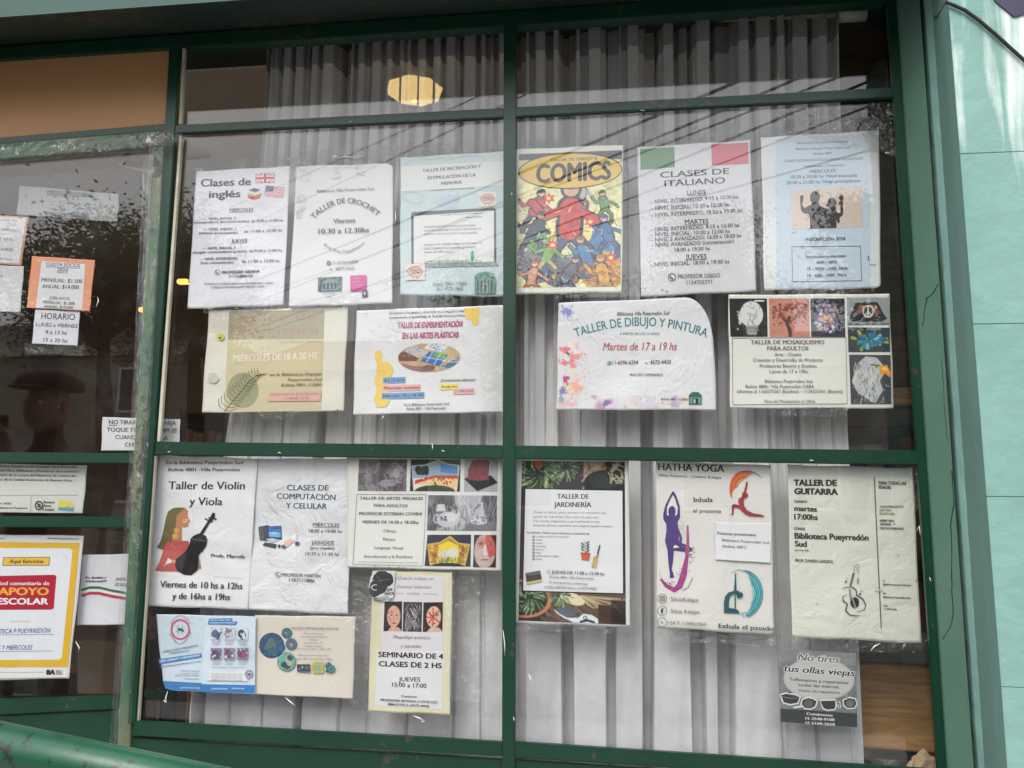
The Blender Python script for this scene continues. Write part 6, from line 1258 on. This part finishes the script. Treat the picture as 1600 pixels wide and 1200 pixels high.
# door closer behind the door glass
dc = thing('door_closer', 'white metal arm of the door closer at the top right of the door', 'door closer')
tube('arm', [at(188, 258, .06), at(236, 268, .06)], .0028, WHITE, dc); tube('arm', [at(188, 258, .06), at(201, 240, .06)], .006, principled('grey_metal', (.3, .3, .3), .35, 1)[0], dc)
ld = thing('strip_curtain_frame', 'dim green inner frame behind the bottom left pane', 'frame')
ibar('frame_bar', [(214, 980), (222, 980), (222, 1160), (214, 1160)], .3, .02, GREEN, parent=ld); ibar('frame_bar', [(262, 1000), (270, 1000), (268, 1180), (260, 1180)], .3, .02, GREEN, parent=ld); ibar('frame_bar', [(223, 1078), (259, 1084), (259, 1096), (223, 1090)], .301, .02, GREEN, parent=ld)
ld.name = 'inner_frame'

# ------------------------------------------------------------------ tape and film stuck on the glass
def tape(label, quad, seed, n=14, m=6, Y=-.0012, crk=.0022, mat=TAPE, cat='tape', name='tape_strip'):
    rn = np.random.RandomState(seed); V = []; F = []; q = quad
    for j in range(m + 1):
        for i in range(n + 1):
            u, v = i / n, j / m; x, y = Paper.bil(q, u, v)
            if i in (0, n): x += rn.uniform(-2, 2)
            V.append(at(x + rn.uniform(-.8, .8), y + rn.uniform(-.8, .8), Y - crk * rn.rand() ** 2))
    for j in range(m):
        for i in range(n): a = j * (n + 1) + i; F.append((a, a + n + 1, a + n + 2, a + 1))
    return tag(obj(name, V, F, mat), label, cat, 'clear tape on the window glass')
tape('crinkled clear plastic film at the top right corner of the upper right pane', [(1215, 174), (1398, 158), (1402, 246), (1225, 206)], 1, 40, 22, crk=.007, mat=FILM, name='plastic_film', cat='film')
tape('shiny torn end of plastic film at the right jamb above the mosaic notice', [(1330, 182), (1410, 172), (1412, 240), (1360, 214)], 2, 30, 20, -.004, .009, FILM, 'film', 'plastic_film')
for i, (lb, q) in enumerate((('clear tape along the top of the English classes sheet', [(296, 252), (470, 244), (470, 262), (296, 272)]), ('clear tape across the top of the crochet sheet', [(470, 236), (640, 226), (640, 246), (470, 258)]), ('clear tape at the top edge of the memory workshop sheet', [(640, 222), (784, 214), (784, 236), (640, 244)]),
    ('clear tape band above the beige writing notice', [(320, 470), (560, 462), (560, 482), (320, 490)]), ('clear tape loop under the beige writing notice', [(400, 640), (470, 640), (465, 654), (410, 654)]), ('clear tape above the Italian classes sheet', [(990, 214), (1180, 206), (1180, 220), (990, 230)]),
    ('curved clear tape under the mosaic notice', [(1190, 636), (1330, 636), (1318, 652), (1202, 650)]), ('clear tape on the mullion side of the plastic arts sheet', [(748, 478), (786, 476), (786, 650), (752, 650)]), ('clear tape under the dance classes sheet', [(1230, 448), (1370, 446), (1370, 460), (1234, 462)]),
    ('frayed clear tape under the computer classes poster', [(410, 952), (580, 958), (578, 972), (408, 966)]), ('wide clear film right of the seminar poster', [(700, 900), (756, 902), (752, 1100), (700, 1096)]), ('clear tape down the left side of the seminar poster', [(552, 900), (584, 902), (574, 1112), (546, 1108)]),
    ('clear tape under the gardening poster', [(806, 974), (985, 980), (985, 990), (806, 986)]), ('clear tape at the foot of the yoga poster', [(1030, 984), (1212, 996), (1210, 1012), (1028, 1000)]), ('clear film around the bottom of the guitar poster', [(1232, 990), (1446, 1000), (1446, 1022), (1232, 1016)]),
    ('clear tape on the top right of the guitar poster', [(1418, 726), (1442, 728), (1446, 800), (1424, 796)]), ('clear tape below the Horario sheet on the door', [(38, 536), (132, 540), (130, 556), (40, 552)]))):
    tape(lb, q, 10 + i, 26, 4)
SHRED = principled('white_tape_shred', (.75, .75, .73), .3)[0]
def shred(label, pts, r=.0009):
    tag(tube('tape_shred', [at(x, y, -.003 - .002 * (i % 2)) for i, (x, y) in enumerate(pts)], [r * (.4 + (i % 2)) for i in range(len(pts))], SHRED, None, 5), label, 'tape', 'white shreds of old tape')
for lb, pts in (('white tape shred below the seminar poster', [(645, 1118), (655, 1122), (664, 1127), (658, 1128)]), ('white tape shred under the cream painting notice', [(446, 1090), (454, 1097), (462, 1103)]), ('white tape shred hanging left of the mosquito leaflet foot', [(262, 1080), (259, 1090), (260, 1098), (256, 1094)]),
    ('white tape shred low on the sill rail', [(575, 1145), (578, 1152), (579, 1158)]), ('white curved tape shred on the lower right curtain pane', [(826, 1053), (829, 1061), (830, 1069)]), ('white tape shred under the guitar poster', [(1360, 1017), (1366, 1010), (1376, 1005)]),
    ('white tape shred at the edge of the crochet sheet', [(617, 352), (618.5, 342), (617.5, 330)]), ('white tape shred left of the price sheet corner on the door', [(150, 480), (154, 470), (152, 463)]), ('white tape shred above the English sheet', [(463, 258), (467, 250), (470, 259), (476, 252), (480, 260)]),
    ('white tape shred above the crochet sheet', [(520, 250), (523, 243), (530, 248), (541, 244), (556, 247), (568, 243)]), ('white tape shred right of the writing notice', [(596, 655), (600, 650)]), ('white tape shred beside the guitar poster top corner', [(1430, 742), (1436, 738), (1442, 733)]),
    ('white tape shred near the bottom of the door glass', [(118, 1002), (124, 1012), (122, 1020)]), ('white tape shred on the right stile beside the guitar poster', [(1432, 830), (1436, 822), (1438, 836), (1441, 828)])):
    shred(lb, pts)

def chip(label, x, y, a, l):
    P = [(x, y), (x + l * .5 * math.cos(a) + 1, y + l * .5 * math.sin(a)), (x + l * math.cos(a), y + l * math.sin(a))]
    tag(tube('paint_chip', [at(px, py, -.0135) for px, py in P], [.0004, .0011, .0003], SHRED, sw, 5))
for x, y, a, l in ((675, 692, 1.57, 14), (786, 985, 1.5, 40), (434, 707, .2, 5), (262, 706, 0, 4), (690, 704, .3, 5), (1265, 719, .1, 6), (1000, 172, .1, 7), (740, 1170, .3, 10), (1437, 560, 1.5, 8), (1452, 900, 1.5, 12), (545, 190, 0, 5), (1100, 1187, 0, 6), (802, 1120, 1.5, 8), (799, 300, 1.6, 5)): chip('', x, y, a, l)

# ------------------------------------------------------------------ handrail in front
hr = thing('handrail', 'thick green painted tubular handrail sloping across the bottom left corner', 'handrail')
RAILG = paint_green('worn_green_rail_paint', (.005, .062, .03), (.009, .085, .04), .70, .34, (.012, .02, .015))
ha, hb = at(-500, 1061, -.72), at(900, 1353, -.72)
tube('rail', [ha, hb], .0215, RAILG, hr, 32)
for x in (-1200, 2400):
    c = ha + (hb - ha) * ((x + 500) / 1400); tube('post', [(c[0], c[1], c[2] - .028), (c[0], c[1], 0)], .02, RAILG, hr, 16)
tube('rail_end', [ha + (ha - hb) * .5, ha], .0214, RAILG, hr, 32); tube('rail_end', [hb, hb + (hb - ha) * 1.1], .0214, RAILG, hr, 32)

# ------------------------------------------------------------------ the street behind the camera, which the glass reflects
def mir(px, py, D):                                         # real place of what the glass shows at this pixel, D metres beyond it
    p = at(px, py, D); return np.array([p[0], -D, p[2]])
BARK = noisy('tree_bark', (.06, .045, .035), (.10, .08, .06), 8, .9, .6, 20, .02)
LEAF = noisy('leaf_green', (.035, .06, .02), (.07, .10, .035), 1.5, .6, 0, 10)
def tree(label, base, crown, r, seed, n=2600, leaf=.03):
    n *= 6
    rn = random.Random(seed); t = thing('street_tree', label, 'tree', group='street trees reflected in the glass')
    bx, by = base; cx, cy, cz = crown; V = []; F = []
    tube('trunk', [(bx, by, -.1), (bx + .05, by, cz * .3), (bx + (cx - bx) * .5, by, cz * .55), (cx, cy, cz * .8), (cx + .1, cy, cz + r * .3)], [.17, .14, .12, .09, .03], BARK, t, 10)
    tips = []
    for i in range(26):
        a, e = rn.uniform(0, 6.28), rn.uniform(-.35, 1.3); L = r * rn.uniform(.55, 1.12); s = Vector((cx, cy, cz * rn.uniform(.72, .95)))
        q = s + Vector((math.cos(a) * math.cos(e), math.sin(a) * math.cos(e), math.sin(e) * .85)) * L; m = s.lerp(q, .5) + Vector((0, 0, .1 * r)); tips += [q, m.lerp(q, .5), m]
        tube('limb', [s, m, q], [.05, .03, .01], BARK, t, 5)
    for i in range(n):
        c = rn.choice(tips) + Vector((rn.gauss(0, 1), rn.gauss(0, 1), rn.gauss(0, .8))) * r * .17; u = Vector((rn.gauss(0, 1), rn.gauss(0, 1), rn.gauss(0, 1))).normalized(); v = u.orthogonal().normalized(); s_ = leaf * rn.uniform(.6, 1.5)
        b = len(V); V += [c + u * s_, c + v * s_ * .5, c - u * s_, c - v * s_ * .5]; F.append((b, b + 1, b + 2, b + 3))
    o = obj('crown', V, F, LEAF, t); o['kind'] = 'stuff'
for lb, px, py, D, r, sd, n in (('leafy street tree reflected dark in the door glass', 170, 415, 8.5, 1.7, 1, 4600), ('street tree reflected in the left edge of the window', 310, 400, 9.5, 1.1, 5, 1700), ('street tree reflected at the right edge of the window', 1400, 350, 9, 1.1, 2, 2200), ('street tree reflected across the Italian and dance notices', 1110, 400, 11.5, 1.5, 3, 3400), ('street tree reflected low behind the comic poster', 760, 470, 12, 1.5, 4, 2600)):
    c = mir(px, py, D); tree(lb, (c[0] + .2, c[1]), c, r, sd, n)
WALLS = [noisy('house_render_%d' % i, a, b, 1.5, .85, .2) for i, (a, b) in enumerate((((.34, .32, .29), (.42, .40, .36)), ((.24, .21, .18), (.32, .28, .24)), ((.40, .37, .30), (.46, .43, .36)), ((.30, .30, .31), (.37, .37, .38))))]
ROOF = noisy('roof_tiles', (.16, .08, .055), (.22, .12, .08), 6, .8, .3); WG = principled('house_window_glass', (.03, .035, .04), .08)[0]; SH = principled('brown_shutter', (.13, .09, .06), .6)[0]
x = -22
for i in range(7):
    w_ = (6.2, 7.4, 5.4, 6.8, 6.0, 7.0, 5.6)[i]; h = (3.6, 4.6, 3.9, 5.0, 4.2, 3.7, 4.8)[i]; t = thing('house', ('low cream house', 'brown two level house', 'ochre house with tiled roof', 'grey flat roofed house', 'cream house with a parapet', 'small brown house', 'tall ochre house')[i] + ' across the street, seen only in reflection', 'house')
    m = WALLS[i % 4]; box('wall', x, x + w_ - .02, -20, -14.52, 0, h, m, t); box('cornice', x + .01, x + w_ - .03, -14.515, -14.38, h - .3, h - .12, WALLS[2], t)
    if i in (2, 5):
        obj('roof', [(x - .1, -14.3, h + .002), (x + w_ + .05, -14.3, h + .002), (x + w_ + .05, -20.2, h + .002), (x - .1, -20.2, h + .002), (x + .8, -17.2, h + 1.2), (x + w_ - .9, -17.2, h + 1.2)], [(0, 1, 5, 4), (1, 2, 5), (2, 3, 4, 5), (3, 0, 4), (3, 2, 1, 0)], ROOF, t)
    else: box('parapet', x + .02, x + w_ - .04, -14.8, -14.52, h + .001, h + .45, m, t)
    for k in range(3):
        wx = x + .7 + k * (w_ - 1.2) / 3
        if k == 1: dd = box('door', wx, wx + .95, -14.515, -14.47, .0, 2.1, SH, t); continue
        fr = box('window', wx, wx + 1.2, -14.515, -14.46, 1.0, 2.3, WHITE, t); box('pane', wx + .07, wx + 1.13, -14.457, -14.45, 1.07, 2.23, WG, fr)
        if h > 4.5: fr = box('window', wx, wx + 1.1, -14.515, -14.46, 3.0, 4.05, WHITE, t); box('pane', wx + .07, wx + 1.03, -14.457, -14.45, 3.07, 3.98, WG, fr)
    x += w_
# overhead wires on two poles
for j, (pxa, pya, Da, pxb, pyb, Db, r_, lb) in enumerate(((455, 452, 13, 1392, 60, 4.6, .009, 'thick'), (470, 440, 13, 1392, 88, 4.6, .007, 'twin'), (455, 418, 13, 1380, 30, 4.7, .012, 'heavy'), (440, 330, 12, 1080, 20, 5.2, .006, 'thin upper'), (520, 470, 13, 1396, 110, 4.5, .008, 'low'), (420, 300, 12, 980, 40, 5.5, .006, 'thin'), (560, 470, 13, 1396, 150, 4.4, .006, 'lowest'), (300, 520, 14, 1300, 250, 6, .007, 'slack'))):
    a, b = mir(pxa, pya, Da), mir(pxb, pyb, Db); d = b - a; a2 = a - d * .6; b2 = b + d * .9; pts = []
    for k in range(25): s = k / 24; q = a2 + (b2 - a2) * s; q[2] -= 1.4 * .12 * 4 * s * (1 - s) - .15; pts.append(q)
    r_ *= 1.5
    tag(tube('overhead_wire', pts, r_, BLACK, None, 6), lb + ' overhead street wire mirrored as a dark diagonal line in the glass', 'wire', 'overhead wires over the street')
# passer-by standing beside the camera, seen as a dark reflection in the door glass
pc = mir(85, 604, 1.75); pz = pc[2]; gx, gy = pc[0], pc[1]
pe = thing('person', 'person in dark jacket and flat cap holding up a phone, reflected in the door glass', 'person', (gx, gy, 0))
JK = noisy('dark_jacket_cloth', (.018, .018, .022), (.03, .03, .035), 20, .8, .4, 40, .004); SK = principled('skin', (.42, .25, .18), .55)[0]; TR = noisy('dark_jeans', (.02, .025, .04), (.035, .04, .06), 30, .85, .3, 60)
H = pz + .04; s_ = H / 1.78
def skin(name, joints, edges, radii, mat, parent, sub=2):
    me = bpy.data.meshes.new(name); me.from_pydata([Vector(j) for j in joints], edges, []); o = link(name, me, [mat], parent)
    o.modifiers.new('skin', 'SKIN'); sv = me.skin_vertices[0].data
    for i, r in enumerate(radii): sv[i].radius = (r if hasattr(r, '__len__') else (r, r)); sv[i].use_root = (i == 0)
    m = o.modifiers.new('sub', 'SUBSURF'); m.levels = sub; m.render_levels = sub; return o
J = lambda x, y, z: (x * s_, y * s_, z * s_)
body = skin('body', [J(0, 0, .95), J(0, 0, 1.15), J(0, 0, 1.35), J(0, .01, 1.50), J(0, .03, 1.60), J(0, .04, 1.70), J(.2, 0, 1.42), J(.27, .1, 1.18), J(.22, .32, 1.32), J(.16, .40, 1.42), J(-.2, 0, 1.42), J(-.27, .1, 1.18), J(-.06, .34, 1.32), J(.06, .40, 1.42), J(.1, 0, .88), J(.12, .02, .5), J(.12, 0, .1), J(.12, .12, .05), J(-.1, 0, .88), J(-.12, .02, .5), J(-.12, 0, .1), J(-.12, .12, .05)],
     [(0, 1), (1, 2), (2, 3), (3, 4), (4, 5), (2, 6), (6, 7), (7, 8), (8, 9), (2, 10), (10, 11), (11, 12), (12, 13), (0, 14), (14, 15), (15, 16), (16, 17), (0, 18), (18, 19), (19, 20), (20, 21)],
     [(.15, .11), (.15, .11), (.17, .12), .06, .06, (.085, .1), .065, .05, .04, .035, .065, .05, .04, .035, .085, .06, .045, .045, .085, .06, .045, .045], JK, pe)
hd = bmesh.new(); bmesh.ops.create_icosphere(hd, subdivisions=3, radius=1)
for v in hd.verts:
    k = v.co.copy(); v.co = Vector((k.x * .078, k.y * .098 + .04 + (.012 if k.z < -.2 and k.y > .5 else 0), k.z * .118 + 1.655)) * s_
    if abs(k.x) < .22 and k.y > .85 and -.3 < k.z < .15: v.co.y += .02
bmobj('head', hd, SK, pe, True)
for sx in (-1, 1):
    e = bmesh.new(); bmesh.ops.create_icosphere(e, subdivisions=2, radius=.014 * s_, matrix=Matrix.Translation(Vector((sx * .03, .128, 1.665)) * s_)); bmobj('eye', e, WHITE, pe, True)
    e = bmesh.new(); bmesh.ops.create_icosphere(e, subdivisions=2, radius=1, matrix=Matrix.Translation(Vector((sx * .08, .04, 1.655)) * s_) @ Matrix.Diagonal((.012, .02, .032, 1))); bmobj('ear', e, SK, pe, True)
mo = bmesh.new(); bmesh.ops.create_icosphere(mo, subdivisions=2, radius=1, matrix=Matrix.Translation(Vector((0, .132, 1.60)) * s_) @ Matrix.Diagonal((.026, .012, .008, 1))); bmobj('mouth', mo, principled('lips', (.3, .12, .1), .5)[0], pe, True)
cpm = bmesh.new(); bmesh.ops.create_icosphere(cpm, subdivisions=3, radius=1)
for v in cpm.verts:
    k = v.co; v.co = Vector((k.x * .118 + .01 * math.sin(k.y * 5), k.y * .14 + .035, max(k.z, -.25) * .07 + 1.745)) * s_
bmobj('cap', cpm, JK, pe, True)
vz = bmesh.new(); bmesh.ops.create_icosphere(vz, subdivisions=2, radius=1, matrix=Matrix.Translation(Vector((0, .16, 1.722)) * s_) @ Matrix.Diagonal((.085, .07, .012, 1))); bmobj('cap_visor', vz, JK, pe, True)
for sx, hx in ((1, .16), (-1, .06)):
    hands = [J(hx, .40, 1.42), J(hx, .43, 1.47)]; ed = [(0, 1)]; rd = [.03, (.035, .016)]
    for f_ in range(4): b = len(hands); hands += [J(hx + (f_ - 1.5) * .018, .45, 1.50), J(hx + (f_ - 1.5) * .018 - sx * .012, .462, 1.53 - .006 * abs(f_ - 1.5)), J(hx + (f_ - 1.5) * .018 - sx * .025, .455, 1.55 - .008 * abs(f_ - 1.5))]; ed += [(1, b), (b, b + 1), (b + 1, b + 2)]; rd += [.009, .0085, .007]
    b = len(hands); hands += [J(hx - sx * .035, .43, 1.46), J(hx - sx * .045, .44, 1.50)]; ed += [(0, b), (b, b + 1)]; rd += [.011, .008]
    skin('hand', hands, ed, rd, SK, pe, 1)
for sx in (-1, 1):
    sh = bmesh.new(); bmesh.ops.create_icosphere(sh, subdivisions=2, radius=1, matrix=Matrix.Translation(Vector((sx * .12, .06, .045)) * s_) @ Matrix.Diagonal((.05, .14, .045, 1))); bmobj('shoe', sh, BLACK, pe, True)
ph = box('held_phone', gx + .03, gx + .19, gy + .445 * s_, gy + .454 * s_, 1.50 * s_, 1.58 * s_, BLACK, None, .003); tag(ph, 'black phone held sideways by the reflected person', 'phone')
